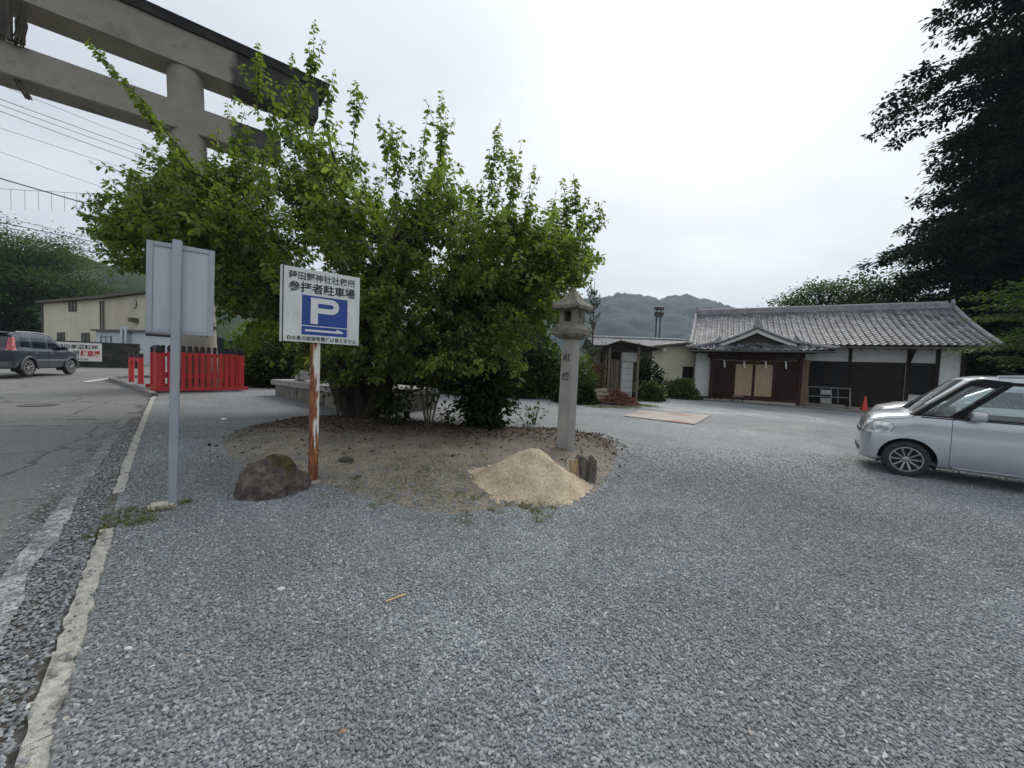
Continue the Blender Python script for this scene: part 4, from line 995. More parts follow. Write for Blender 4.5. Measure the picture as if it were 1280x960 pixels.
# ---- porch roof: hipped skirt with a small gable on top
QX0, QX1, QY, QZ = -1.02, 4.98, -.95, 2.72      # eave line
CXp = (QX0+QX1)/2; GY, GZ = -.28, 3.10           # foot of the little gable
gx0, gx1 = CXp-1.72, CXp+1.72; PKZ = 3.82
sk = math.hypot(GY-QY, GZ-QZ)
def skirt(u, v_):
    t = v_/sk; n_ = Vector((0, -(GZ-QZ), GY-QY)).normalized()
    e = abs((u/(QX1-QX0))*2-1)
    return Vector((QX0+u, QY+(GY-QY)*t, QZ+(GZ-QZ)*t+.10*e**5*(1-t))), n_
W_ = QX1-QX0
tiles('porch_tiles', skirt, W_, sk, hall, lambda u, v_: v_/sk*(gx0-QX0)-.05 < u < W_-v_/sk*(QX1-gx1)+.05, rh=.2)
slab('porch_deck', skirt, W_, sk, .07, timber, hall, 14, 3)
YE = 1.5
def side(sgn):
    half = (QX1-QX0)/2; ln = math.hypot(half, PKZ-QZ)
    def fn(u, v_):
        t = max(0.0, min(1.0, v_/ln)); xx = CXp+sgn*half*(1-t)
        z_ = QZ+(PKZ-QZ)*(.42*t+.58*t**1.9)
        dz = (PKZ-QZ)*(.42+.58*1.9*max(t, 1e-3)**.9)/half; n_ = Vector((sgn*dz, 0, 1)).normalized()
        y = QY+u
        return Vector((xx, y, z_)), n_
    return fn, ln
for sgn in (-1, 1):
    fn, ln = side(sgn); half = W_/2
    def ins(u, v_, ln=ln, sgn=sgn):
        t = v_/ln; fr0 = (1-t)*half; y = QY+u
        lim = QY+(GY-QY)*min(1, (half-fr0)/(half-1.72))
        return y > (lim-.02 if fr0 > 1.72 else GY-.30)
    tiles('porch_tiles', fn, YE-QY, ln, hall, ins)
    # verge: white curved bargeboard, roll tiles
    V0 = []
    for i in range(15):
        t = .455+.545*i/14; p_, n_ = fn(GY-.30-QY, ln*t); V0.append((p_, n_))
    mb = MB(); mb.tube([p_+n_*.05 for p_, n_ in V0], .075, 8); mb.build('verge_roll', ridge_m, hall, smooth=True)
    mb = MB(); vs_ = []
    for i, (p_, n_) in enumerate(V0):
        dpt = .15+.05*abs(i/14-.3)
        for yy in (0, .05): vs_ += [(p_.x, p_.y+.02+yy, p_.z-.035), (p_.x, p_.y+.02+yy, p_.z-.035-dpt)]
    fs = []
    for i in range(14):
        a = i*4; fs += [(a, a+1, a+5, a+4), (a+2, a+6, a+7, a+3), (a, a+4, a+6, a+2), (a+1, a+3, a+7, a+5)]
    fs += [(0, 2, 3, 1), (56, 57, 59, 58)]
    mb.add(vs_, fs); mb.build('bargeboard', M('white_board', (.62, .62, .59), (.5, .5, .47), rough=.8, scale=6), hall)
    # hip roll from the eave corner to the foot of the gable
    c0_ = Vector((CXp+sgn*half, QY, QZ+.14)); c1_ = Vector((CXp+sgn*1.72, GY, GZ+.10)); cm_ = (c0_+c1_)/2-Vector((0, 0, .05))
    mb = MB(); mb.tube([c0_+Vector((sgn*.10, -.08, .06)), c0_, cm_, c1_, Vector((CXp+sgn*1.55, GY+.1, GZ+.2))], [.06, .085, .085, .085, .08], 8); mb.build('hip_roll', ridge_m, hall, smooth=True)
    ogre(CXp+sgn*1.62, GY-.1, GZ+.14, 0, .42, hall)
bx('gable_infill', M('gable_wood', (.05, .04, .034), rough=.8), CXp-1.25, CXp+1.25, GY-.02, GY+.03, GZ-.05, GZ+.24)
mb = MB(); mb.prism([(-.95, GZ+.24), (.95, GZ+.24), (0, PKZ-.16)], lambda u, v_, s: (CXp+u, GY-.02+.05*s, v_)); mb.build('gable_infill', MATS['gable_wood'], hall)
mb = MB(); mb.tube([(CXp, GY-.33, PKZ+.09), (CXp, 2.2, PKZ+.09)], .11, 10); mb.build('porch_ridge', ridge_m, hall, smooth=True)
ogre(CXp, GY-.34, PKZ+.02, 0, .72, hall)
mb = MB(); mb.tube([(QX0-.02, QY-.05, QZ-.06), (QX1+.02, QY-.05, QZ-.06)], .04, 8); mb.build('gutter', M('gutter', (.07, .055, .045)), hall)

# ------------------------------------------------------------------ things along the office front
def H(x, y, z=0):
    c, s = math.cos(BRZ), math.sin(BRZ); X_, Y_ = BO.x+x*c-y*s, BO.y+x*s+y*c
    return Vector((X_, Y_, g(X_, Y_)+z))
alu = M('aluminium', (.26, .26, .25), (.17, .17, .165), rough=.45, scale=5, metal=.4)
p = H(4.1, .42); rkk = thing('drying_rack', 'pale metal frame rack leaning against the office wall', 'rack', p, BRZ)
Wr, Hr = 1.85, .98
for (pts) in ([(0, 0, .03), (0, .25, Hr)], [(Wr, 0, .03), (Wr, .25, Hr)]): 
    mb = MB(); mb.tube(pts, .028, 8); mb.build('upright', alu, rkk)
for z_, y in ((.08, .01), (Hr-.02, .24), (.52, .13)):
    mb = MB(); mb.tube([(0, y, z_), (Wr, y, z_)], .022, 8); mb.build('cross_bar', alu, rkk)
for x in (.25, .75, 1.15, 1.4):
    mb = MB(); mb.tube([(x, .02, .08), (x, .24, Hr-.02)], .016, 6); mb.build('bar', alu, rkk)
for (x0, x1, z0, z1) in ((.75, 1.15, .62, .85), (.75, 1.15, .2, .45)):
    mb = MB(); mb.obox((x0, .02+z0*.22, z0), (x1-x0, 0, 0), (0, .01, 0), (0, .05, z1-z0)); mb.build('plate', alu, rkk)
for x in (.1, 1.7):
    mb = MB(); mb.tube([(x, -.25, .03), (x, .2, .03)], .022, 6); mb.build('foot', alu, rkk)
def cone(loc, label):
    t = thing('traffic_cone', label, 'traffic cone', loc, .4); cm_ = M('cone_red', (.62, .05, .025), (.5, .04, .02), rough=.5, scale=6)
    mb = MB(); mb.box(-.18, .18, -.18, .18, 0, .04); mb.build('base', cm_, t, bevel=.015)
    mb = MB(); mb.lathe([(.13, .035), (.12, .08), (.035, .68), (.025, .70), (.01, .70)], 20); mb.build('cone_body', cm_, t, smooth=True)
p = H(6.42, .25); cone(p, 'red traffic cone standing before the brown mesh door')
for k, (xx, yy, w_, h_, lab) in enumerate(((.28, -.35, .34, .42, 'small dark wooden stool at the left of the entrance porch'), (1.12, -.55, .46, .32, 'low metal footstool in front of the entrance lattice'))):
    t = thing('stool', lab, 'stool', H(xx, yy), BRZ); mt = redwood if k == 0 else alu
    mb = MB(); mb.box(0, w_, 0, .28, h_-.04, h_); mb.build('seat', mt, t, bevel=.006)
    for a in (0.01, w_-.05):
        for c in (0.01, .23): mb = MB(); mb.box(a, a+.035, c, c+.035, 0, h_-.041); mb.build('leg', mt if k == 0 else timber, t)
# concrete apron along the office front
ap = [H(-1.2, -.95), H(10.2, -.35), H(10.2, .95), H(-1.2, .95)]
struct(sheet('concrete_apron', [(q.x, q.y) for q in ap], conc2, .03, 1.5))
# rust stained concrete pad in the gravel
m, nt, b, o = newmat('stained_pad')
ge = _n(nt, 'NewGeometry'); v = ge.outputs['Position']
c0 = ramp(nt, noise(nt, v, 3, 6, .65), [(.3, (.30, .265, .235)), (.7, (.40, .365, .33))])
f_ = ramp(nt, noise(nt, v, .75, 4, .5), [(.50, (0, 0, 0)), (.60, (.85, .85, .85))])
c0 = mixc(nt, f_, c0, ramp(nt, noise(nt, v, 5, 5), [(.3, (.22, .09, .035)), (.7, (.33, .16, .07))]))
nt.links.new(c0, b.inputs['Base Color']); b.inputs['Roughness'].default_value = .85; bump(nt, b, noise(nt, v, 30, 5), .3, .01)
pad = [G(780, 521), G(868, 531.5), G(889, 520), G(800, 513.8)]
slabm = MB(); vs_ = [(q.x, q.y, g(q.x, q.y)-.08) for q in pad]+[(q.x, q.y, g(q.x, q.y)+.03) for q in pad]
slabm.add(vs_, [(3, 2, 1, 0), (4, 5, 6, 7), (0, 1, 5, 4), (1, 2, 6, 5), (2, 3, 7, 6), (3, 0, 4, 7)])
tag(slabm.build('concrete_pad', m, bevel=.01), 'flat concrete pad with rust stains lying in the gravel', 'concrete pad')

# ------------------------------------------------------------------ small cream annex and the long tiled building behind
def house(name, label, loc, rz, W, D, z_e, z_r, wallm, roofm, over=.35, mono=False):
    t = thing(name, label, 'building', loc, rz); mb = MB(); mb.box(0, W, 0, .12, 0, z_e); mb.build('wall', wallm, t); mb = MB(); mb.box(0, .12, .121, D, 0, z_e); mb.build('wall', wallm, t)
    mb = MB(); mb.box(W-.12, W, .121, D, 0, z_e); mb.build('wall', wallm, t); mb = MB(); mb.box(.121, W-.121, D-.12, D, 0, z_e); mb.build('wall', wallm, t)
    return t
p = at(826, 472, 22.0); q = at(878, 476, 21.6); d_ = Vector((q.x-p.x, q.y-p.y, 0)); rz = math.atan2(d_.y, d_.x); Wn = d_.length
cream = M('annex_cream', (.56, .53, .42), (.48, .455, .36), rough=.9, scale=1.5)
zg = g(p.x, p.y); ze = at(830, 432, 22).z-zg
an = thing('annex', 'small cream walled annex with a dark window left of the office', 'building', (p.x, p.y, zg), rz)
for a in ((0, Wn+.5, 0, .12), (0, .12, .121, 3.2), (Wn+.38, Wn+.5, .121, 3.2)):
    mb = MB(); mb.box(a[0], a[1], a[2], a[3], .75, ze+(.25 if a[0] > 1 else -.02)); mb.build('wall', cream, an)
    mb = MB(); mb.box(a[0]-.01, a[1]+.01, a[2]-.01, a[3]+.01, -.1, .749); mb.build('plinth', M('annex_grey', (.33, .33, .31), (.26, .26, .245), rough=.9), an)
mb = MB(); mb.obox((-.75, -.45, ze-.16), (Wn+1.5, 0, .5), (0, 4.1, 0), (0, 0, .09)); mb.build('roof', M('sheet_dark', (.06, .055, .05), (.09, .082, .075), rough=.6, scale=3), an)
mb = MB(); mb.box(1.15, 1.85, -.02, -.001, 1.05, 1.62); wn_ = mb.build('window', blackb, an)
for a in ((1.12, 1.88, 1.62, 1.67), (1.12, 1.88, 1.0, 1.05)): mb = MB(); mb.box(a[0], a[1], -.04, -.001, a[2], a[3]); mb.build('window_frame', timber, wn_)
mb = MB(); mb.box(.02, .20, -.16, -.001, ze-.34, ze-.16); mb.build('lamp_box', M('white_plastic', (.78, .78, .76), rough=.4), an, bevel=.02)
# long low tiled roof further back
p = at(745, 432, 30); q = at(862, 437, 30)
lb = thing('long_building', 'long low building with pale grey tiled roof behind the shed', 'building', (p.x, 30, g(p.x, 30)), 0)
Wl = q.x-p.x+2; z_e, z_r = at(800, 433.5, 30).z-g(p.x, 30), at(800, 424.0, 32.5).z-g(p.x, 30)
mb = MB(); mb.box(.2, Wl, .4, 5.0, -.2, z_e); mb.build('wall', M('wall_brown', (.06, .05, .04), (.045, .038, .03), rough=.9), lb)
ln = math.hypot(2.7, z_r-z_e)
def lbf(u, v_): 
    t = v_/ln; return Vector((-.3+u, -.1+2.7*t, z_e+(z_r-z_e)*t)), Vector((0, -(z_r-z_e), 2.7)).normalized()
def lbb(u, v_): 
    t = v_/ln; return Vector((-.3+u, 5.3-2.7*t, z_e+(z_r-z_e)*t)), Vector((0, (z_r-z_e), 2.7)).normalized()
tl = tiles('roof_tiles', lbf, Wl+.6, ln, lb); slab('roof_deck', lbf, Wl+.6, ln, .08, timber, lb); slab('roof_deck', lbb, Wl+.6, ln, .08, M('sheet_grey', (.2, .2, .21), rough=.6), lb)
mb = MB(); mb.tube([(-.35, 2.6, z_r+.06), (Wl+.35, 2.6, z_r+.06)], .11, 8); mb.build('ridge_cap', ridge_m, lb)
# television aerial on the office roof
p = at(857, 421, 24.5); ant = thing('aerial', 'thin white television aerial rising behind the office roof', 'aerial', (p.x, p.y, p.z-.8))
al2 = M('aerial_white', (.6, .6, .6), rough=.5)
mb = MB(); zt = at(857, 394, 24.5).z-p.z+.8; mb.tube([(0, 0, 0), (0, 0, zt)], .022, 6); mb.build('mast', al2, ant)
for k, (zf, lnn) in enumerate(((.93, .25), (.72, .5), (.50, .62))):
    mb = MB(); mb.tube([(-.15, 0, zt*zf), (lnn, .1, zt*zf)], .014, 6); mb.build('boom', al2, ant)
    for e in (.0, .5, 1.0):
        mb = MB(); mb.tube([(-.15+(lnn+.15)*e, -.2, zt*zf), (-.15+(lnn+.15)*e, .2, zt*zf)], .008, 5); mb.build('element', al2, ant)
# floodlight poles far behind
p = at(819, 424, 62); t = thing('floodlight_mast', 'twin pole floodlight mast standing far behind the annex', 'floodlight', (p.x, p.y, g(p.x, p.y)))
zt = at(821, 384, 62).z-g(p.x, p.y); dk = M('mast_dark', (.045, .042, .035), rough=.7)
for x in (0, .62): mb = MB(); mb.tube([(x, 0, 0), (x+.05, 0, zt)], .12, 8); mb.build('pole', dk, t)
mb = MB(); mb.box(-.25, 1.0, -.15, .15, zt-1.5, zt-1.3); mb.build('cross_arm', dk, t)
for x in (-.2, .35, .8):
    for z_ in (zt-1.0, zt-.2): mb = MB(); mb.obox((x-.2, -.3, z_-.3), (.42, 0, 0), (0, .3, .12), (0, -.1, .5)); mb.build('lamp_head', dk, t)

# ------------------------------------------------------------------ open shed with firewood
p = G(757, 500); zg = g(p.x, p.y)
sh = thing('open_shed', 'open wooden lean-to shed with a dark corrugated roof beside the shrubs', 'shed', (p.x, p.y, zg), R(-8))
zt = at(774, 427, p.y).z-zg; Wd = (at(812, 433, p.y).x-p.x); oldw = M('old_post', (.16, .13, .10), (.09, .075, .06), rough=.9, scale=6, stretch=(4, 4, .4), bmp=.4)
ze = at(760, 432, p.y).z-zg; xk = at(774, 427, p.y).x-p.x
dwood = M('shed_dark', (.035, .028, .024), (.055, .045, .036), rough=.9, scale=5)
for (x, y, h_) in ((.08, 0, ze), (Wd-.5, .1, ze+.15), (.08, 2.4, ze), (Wd-.3, 2.5, ze)): mb = MB(); mb.box(x-.05, x+.05, y-.05, y+.05, -.1, h_); mb.build('post', oldw, sh)
for (xa, za, xb, zb_) in ((-.22, ze-.05, xk, zt), (xk, zt, Wd+.35, ze-.12)):
    n = int(abs(xb-xa)/.04); mb = MB(); vs_ = []
    for i in range(n+1):
        x = xa+(xb-xa)*i/n; z_ = za+(zb_-za)*i/n+.012*math.cos(i*math.pi)
        for y in (-.45, 2.8):
            for e in (0, .02): vs_.append((x, y, z_+e))
    fs = []
    for i in range(n): a = i*4; c = a+4; fs += [(a+1, a+3, c+3, c+1), (a, c, c+2, a+2), (a, a+1, c+1, c), (a+2, c+2, c+3, a+3)]
    mb.add(vs_, fs); mb.build('roof_sheet', M('rusty_sheet', (.05, .036, .03), (.085, .06, .048), rough=.8, scale=3, spots=(4, .62, (.13, .07, .04))), sh)
mb = MB(); mb.tube([(xk, -.42, zt-.06), (xk, 2.7, zt-.06)], .05, 6); mb.build('ridge_beam', dwood, sh)
mb = MB(); mb.box(-.1, Wd, 2.55, 2.6, -.1, ze-.15); mb.build('back_boarding', dwood, sh)
for (x, y) in ((-.1, -.05), (.2, -.08), (.28, -.02), (.36, -.05), (.46, .0)):
    lx = random.uniform(-.1, .05); mb = MB(); mb.obox((x, y+.1, 0), (.06, 0, 0), (0, .03, 0), (lx*.6, -.05+.0, ze-.35+random.uniform(-.4, .05))); mb.build('leaning_board', oldw, sh)
# white cabinet in the shed
wc = M('cabinet_white', (.50, .50, .48), (.40, .40, .385), rough=.6, scale=4, spots=(6, .66, (.27, .26, .24)))
x0_ = at(776, 470, p.y+.5).x-p.x; x1_ = at(796, 470, p.y+.5).x-p.x; zc1 = at(785, 441, p.y+.5).z-zg; zc0 = at(785, 452, p.y+.5).z-zg
cb_ = thing('cabinet', 'white sheet metal cabinet with an overhanging box top inside the shed', 'cabinet', (p.x, p.y+.5, zg), R(-8))
mb = MB(); mb.box(x0_, x1_, -.1, .5, zc0, zc1); mb.build('top_box', wc, cb_, bevel=.01)
for k in range(6):
    zz = (zc0)*k/6; mb = MB(); mb.box(x0_, x0_+(x1_-x0_)*.68, 0, .4, zz, zz+zc0/6-.012); mb.build('panel', wc, cb_)
mb = MB(); mb.box(x0_+.02, x0_+(x1_-x0_)*.66, .02, .38, 0, zc0); mb.build('carcass', dwood, cb_)
# stacked firewood left of the shed
bk = tint_mat('log_bark', [(0, (.05, .035, .025)), (1, (.11, .08, .055))], .95, 8, .5, .8, 20); en = tint_mat('log_end', [(0, (.16, .085, .045)), (.6, (.26, .16, .09)), (1, (.36, .25, .16))], .9, 20, .4)
q0 = at(741, 490, p.y+1.2); q1 = at(761, 490, p.y+1.2); ztop = at(750, 451, p.y+1.2).z
fwz = g(q0.x, q0.y)
lm = MB(); lm.lathe([(.055, 0), (.055, .45)], 8, ax='y'); logm = lm.mesh('log')
logm.materials.append(M('log_brown', (.10, .07, .048), (.06, .042, .03), rough=.95, scale=10, bmp=.6)); logm.materials.append(M('log_cut', (.27, .165, .095), (.19, .11, .06), rough=.9, scale=14))
for pl in logm.polygons:
    if abs(pl.normal.y) > .9: pl.material_index = 1
rows = int((ztop-fwz)/.112); cols = int((q1.x-q0.x+.25)/.118)
stk = thing('wood_rack', 'grey post rack that holds the firewood stack left of the shed', 'rack', (q0.x-.1, q0.y, fwz))
for x in (-.08, (cols+.5)*.118): mb = MB(); mb.box(x-.04, x+.04, -.02, .08, 0, rows*.112+.15); mb.build('post', oldw, stk)
for r_ in range(rows):
    for c in range(cols):
        o_ = bpy.data.objects.new('firewood_log', logm); COL.objects.link(o_)
        s = random.uniform(.78, 1.1); o_.scale = (s, 1, s*random.uniform(.8, 1.05))
        o_.location = (q0.x-.03+(c+.5*(r_ % 2))*.118, q0.y+random.uniform(-.06, .05), fwz+.05+r_*.108); o_.rotation_euler = (random.uniform(-.05, .05), random.uniform(0, 6), random.uniform(-.08, .08))
        tag(o_, 'cut firewood log in the stack between the posts left of the shed', 'log', 'stacked firewood logs')
# pale weathered logs lying in front
palew = M('pale_log', (.30, .26, .20), (.17, .145, .11), rough=.95, scale=5, stretch=(.5, 5, 5), bmp=.7, bscale=20)
b0 = G(738, 503); b1 = G(764, 504)
for k, (dz, off, lab) in enumerate(((.10, 0, 'bottom pale weathered log lying before the firewood stack'), (.27, .18, 'middle pale weathered log before the firewood stack'), (.43, .30, 'topmost pale weathered log before the firewood stack'))):
    mb = MB(); A = Vector((b0.x-.05, b0.y+off, b0.z+dz)); B_ = Vector((b1.x-.02-.05*k, b1.y+off+.15, b1.z+dz+.03)); n = 7
    mb.tube([A.lerp(B_, i/n)+Vector((0, random.uniform(-.02, .02), random.uniform(-.015, .015))) for i in range(n+1)], [random.uniform(.10, .125) for _ in range(n+1)], 10); tag(mb.build('pale_log', palew, smooth=True), lab, 'log')
# reddish brushwood heap: a tangle of twigs
b2_ = G(776, 507); tw = MB()
for k in range(420):
    c = Vector((b2_.x+random.gauss(0, .32), b2_.y+.35+random.gauss(0, .22), 0)); rr_ = math.hypot((c.x-b2_.x)/.75, (c.y-b2_.y-.35)/.5)
    if rr_ > 1.1: continue
    z_ = g(c.x, c.y)+.04+random.random()*.62*max(0.1, 1-rr_); a = random.uniform(0, 6.3); l = random.uniform(.12, .4); dz = random.uniform(-.25, .3)
    dv_ = Vector((math.cos(a), math.sin(a), dz))*l
    if z_-abs(dv_.z) < g(c.x, c.y): dv_.z = 0
    tw.tube([c+Vector((0, 0, z_))-dv_, c+Vector((0, 0, z_+.04)), c+Vector((0, 0, z_))+dv_], random.uniform(.006, .016), 4, t=random.random())
tag(tw.build('brushwood_heap', tint_mat('brushwood', [(0, (.10, .035, .022)), (.6, (.20, .075, .045)), (1, (.30, .16, .10))], .9), tint=True), 'heap of reddish brown brushwood in front of the shed', 'brushwood')
b3 = G(793, 498); mb = MB(); mb.lathe([(.075, -.1), (.075, .78), (.06, .80)], 10); tag(mb.build('stub_post', M('stub_green', (.22, .20, .11), (.15, .14, .08), rough=.9, scale=6, bmp=.3), smooth=True), 'short mossy yellowish post standing between shed and shrub', 'post').location = (b3.x, b3.y, b3.z)

# ================================================================== left background: wall with sign, cream building, white annex
A, B_ = Vector((-31, 18.2, 0)), Vector((-22.9, 23.6, 0)); d_ = (B_-A); L = d_.length; d_.normalize(); zb = g(-25, 21.5)
wall = thing('block_wall', 'dark stained concrete block wall across the road carrying a white signboard', 'wall', (A.x, A.y, zb), math.atan2(d_.y, d_.x))
Hw = at(174, 430, B_.y).z-zb; nrow = 7; bh = Hw/nrow
dkb = [M('block_dark%d' % k, c, tuple(x*.6 for x in c), rough=.9, scale=4, bmp=.5, bscale=30) for k, c in enumerate(((.040, .038, .036), (.055, .052, .048), (.072, .068, .062)))]
bl_ = MB(); bl_.box(0, .392, -.06, .06, 0, bh-.012); blkmesh = []
for mt in dkb: me = bl_.mesh('block'); me.materials.append(mt); blkmesh.append(me)
for r_ in range(nrow-1):
    n = int(L/.4)
    for i in range(n):
        x = i*.4+(.2 if r_ % 2 else 0)
        if x+.4 > L+.1 or x < 2.4: continue
        o_ = bpy.data.objects.new('block', random.choice(blkmesh)); COL.objects.link(o_); o_.parent = wall; o_.location = (x, random.uniform(-.003, .003), r_*bh)
mb = MB(); mb.box(2.4, L-.0, -.04, .04, -.3, Hw-bh); mb.build('mortar_core', dkb[0], wall)
mb = MB(); mb.box(0, 2.4, -.06, .06, -.3, Hw-bh); mb.build('plain_wall', dkb[1], wall)
for i in range(int(L/1.2)+1):
    mb = MB(); mb.box(i*1.2, min(i*1.2+1.19, L+.03), -.085, .085, Hw-bh+.002, Hw); mb.build('coping', dkb[0], wall, bevel=.01)
# restaurant signboard on the wall
def wl_at(px):          # distance along the wall for a pixel column
    dd = ray(px, 440); k = (A.x*d_.y-A.y*d_.x)/(dd.x*d_.y-dd.y*d_.x); return (Vector((dd.x*k, dd.y*k, 0))-A).dot(d_)
s0, s1 = wl_at(52), wl_at(128)
sb = thing('signboard', 'white brush lettered signboard fixed on the dark block wall', 'signboard', (A.x, A.y, zb), math.atan2(d_.y, d_.x))
yb = A.y+d_.y*s1; z1 = at(128, 429.5, yb).z-zb; z0 = at(128, 452, yb).z-zb
mb = MB(); mb.box(s0, s1, -.10, -.064, z0, z1); bdm = mb.build('board', M('sign_white2', (.76, .75, .71), (.66, .65, .61), rough=.6, scale=3), sb)
sw, hh = s1-s0, z1-z0
redp = M('lettering_red', (.50, .03, .04), rough=.5)
def wtx(s, xf, zf, size, wid, mt, bold): text(s, size, mt, bdm, frame((s0+sw*xf, -.1025, z0+hh*zf), X, Z, N), 'lettering', bold, .0008, wid, .08)
wtx('京流四季菜料理', .53, .76, hh*.27, sw*.80, blk, .02); wtx('土居', .50, .40, hh*.34, sw*.24, blk, .025); wtx('駐車場', .80, .41, hh*.36, sw*.34, redp, .035); wtx('神社前', .66, .10, hh*.12, sw*.22, blk, .01)

def facade(px0, y0, px1, y1):
    a = at(px0, 440, y0); c = at(px1, 440, y1); a.z = 0; c.z = 0; return a, c
A2, C2 = facade(55, 40, 196, 32.4); d2 = (C2-A2); L2 = d2.length; d2.normalize(); rz2 = math.atan2(d2.y, d2.x); zb2 = g(A2.x, A2.y)*.8
cb2 = thing('cream_building', 'two storey cream rendered building with a corrugated metal end behind the wall', 'building', (A2.x, A2.y, zb2), rz2)
def f_at(px):
    dd = ray(px, 430); k = (A2.x*d2.y-A2.y*d2.x)/(dd.x*d2.y-dd.y*d2.x); q_ = Vector((dd.x*k, dd.y*k, 0)); return (q_-A2).dot(d2), q_.y
def f_z(px, py): s_, yy = f_at(px); return at(px, py, yy).z-zb2
sB, _ = f_at(132); hL, hM, hR = f_z(55, 379), f_z(132, 373.5), f_z(172, 368.5)
hR2 = hM+(hR-hM)/(f_at(172)[0]-sB)*(L2-sB)
crm = M('render_cream', (.60, .56, .45), (.53, .49, .385), rough=.9, scale=.5, spots=(.7, .64, (.42, .37, .27)))
hM2 = hL+.0
mb = MB(); mb.prism([(0, -1), (sB, -1), (sB, hM), (0, hL)], lambda u, v_, s: (u, 4*s, v_)); mb.build('wall', crm, cb2)
cor = MB(); n = int((L2-sB)/.09); vs_ = []
for i in range(n+1):
    x = sB+.02+(L2-sB-.02)*i/n; h_ = hM+(hR2-hM)*i/n; y = -.02 if i % 2 else .02
    for e in (0, 4): vs_ += [(x, y+e, 0), (x, y+e, h_-.01)]
cor.add(vs_, [(i*4, i*4+4, i*4+5, i*4+1) for i in range(n)]+[(i*4+2, i*4+3, i*4+7, i*4+6) for i in range(n)]+[(n*4, n*4+2, n*4+3, n*4+1)])
cor.build('corrugated_cladding', M('cladding_cream', (.54, .50, .41), (.45, .41, .33), rough=.6, scale=.8, stretch=(1, 1, .2), spots=(1.2, .62, (.36, .30, .2))), cb2)
roofd = M('eave_dark', (.10, .085, .07), (.07, .06, .05), rough=.7)
mb = MB(); mb.prism([(-.4, hL-.03), (sB, hM), (L2+.3, hR2), (L2+.3, hR2+.22), (sB, hM+.22), (-.4, hL+.18)], lambda u, v_, s: (u, -.45+5*s, v_)); mb.build('roof', roofd, cb2)
for (xa, xb, ya, yb_) in ((88, 96.3, 378.5, 388.5), (73.3, 81, 416.5, 427), (103.5, 112, 417, 428)):
    u0, u1 = f_at(xa)[0], f_at(xb)[0]; v1, v0 = f_z(xa, ya), f_z(xa, yb_)
    mb = MB(); mb.box(u0, u1, -.04, -.005, v0, v1); w_ = mb.build('window', M('window_dark', (.03, .028, .026), rough=.3), cb2)
    for (a, c, e, f_) in ((u0-.08, u0, v0-.08, v1+.08), (u1, u1+.08, v0-.08, v1+.08), ((u0+u1)/2-.04, (u0+u1)/2+.04, v0, v1)):
        mb = MB(); mb.box(a, c, -.08, -.004, e, f_); mb.build('window_frame', M('window_brown', (.09, .07, .055), rough=.6), w_)
    for (e, f_) in ((v0-.08, v0), (v1, v1+.08)): mb = MB(); mb.box(u0, u1, -.079, -.004, e, f_); mb.build('window_frame', MATS['window_brown'], w_)
for s_ in (sB-.1, sB+.02-.6): mb = MB(); mb.tube([(s_, -.1, 0), (s_, -.1, hM-.2)], .06, 6); mb.build('downpipe', roofd, cb2)
mb = MB(); mb.tube([(-.02, -.06, 0), (-.02, -.06, hL)], .09, 6); mb.build('corner_trim', roofd, cb2)
u_ = f_at(169)[0]; mb = MB(); mb.lathe([(.34, 0), (.40, .02), (.40, .06), (.34, .08)], 20, (u_, -.12, f_z(168, 380)), 'y'); mb.build('exhaust_ring', M('duct_grey', (.35, .33, .28), rough=.5), cb2)
mb = MB(); mb.box(u_, u_+.6, -.5, -.03, f_z(170, 403), f_z(170, 398)); mb.build('vent_hood', roofd, cb2)
# white annex
A3, C3 = facade(120, 29.5, 215, 27.5); d3 = C3-A3; L3 = d3.length; zb3 = g(A3.x, A3.y)*.85; d3.normalize()
wa = thing('white_annex', 'low pale blue grey outbuilding with a flat dark roof edge behind the wall', 'building', (A3.x, A3.y, zb3), math.atan2(d3.y, d3.x))
def a_at(px):
    dd = ray(px, 430); k = (A3.x*d3.y-A3.y*d3.x)/(dd.x*d3.y-dd.y*d3.x); q_ = Vector((dd.x*k, dd.y*k, 0)); return (q_-A3).dot(d3), q_.y
h3 = at(121, 414, 29.5).z-zb3
wam = M('annex_pale', (.52, .56, .60), (.45, .48, .51), rough=.7, scale=1)
mb = MB(); mb.box(0, L3, 0, 3.2, -1, h3); mb.build('wall', wam, wa)
mb = MB(); mb.box(-.15, L3+.1, -.25, 3.3, h3, h3+.14); mb.build('roof', M('annex_roof', (.10, .105, .11), rough=.6), wa)
u0, u1 = a_at(127.5)[0], a_at(139)[0]; v1, v0 = at(130, 421, 29.3).z-zb3, at(130, 430, 29.3).z-zb3
mb = MB(); mb.box(u0, u1, -.03, -.004, v0, v1); w_ = mb.build('window', M('window_pale', (.38, .43, .45), rough=.15), wa)
for a in ((u0-.06, u0, v0, v1), (u1, u1+.06, v0, v1), ((u0+u1)/2-.03, (u0+u1)/2+.03, v0, v1), (u0-.06, u1+.06, v1, v1+.06)): mb = MB(); mb.box(a[0], a[1], -.06, -.003, a[2], a[3]); mb.build('window_frame', M('annex_roof', (.1, .1, .1)), w_)
for px in (158, 163): u_ = a_at(px)[0]; mb = MB(); mb.tube([(u_, -.25, 0), (u_, -.25, at(px, 408, 28.6).z-zb3)], .11, 10); mb.build('flue_pipe', M('steel', (.5, .52, .54), rough=.3, metal=.6), wa, smooth=True)
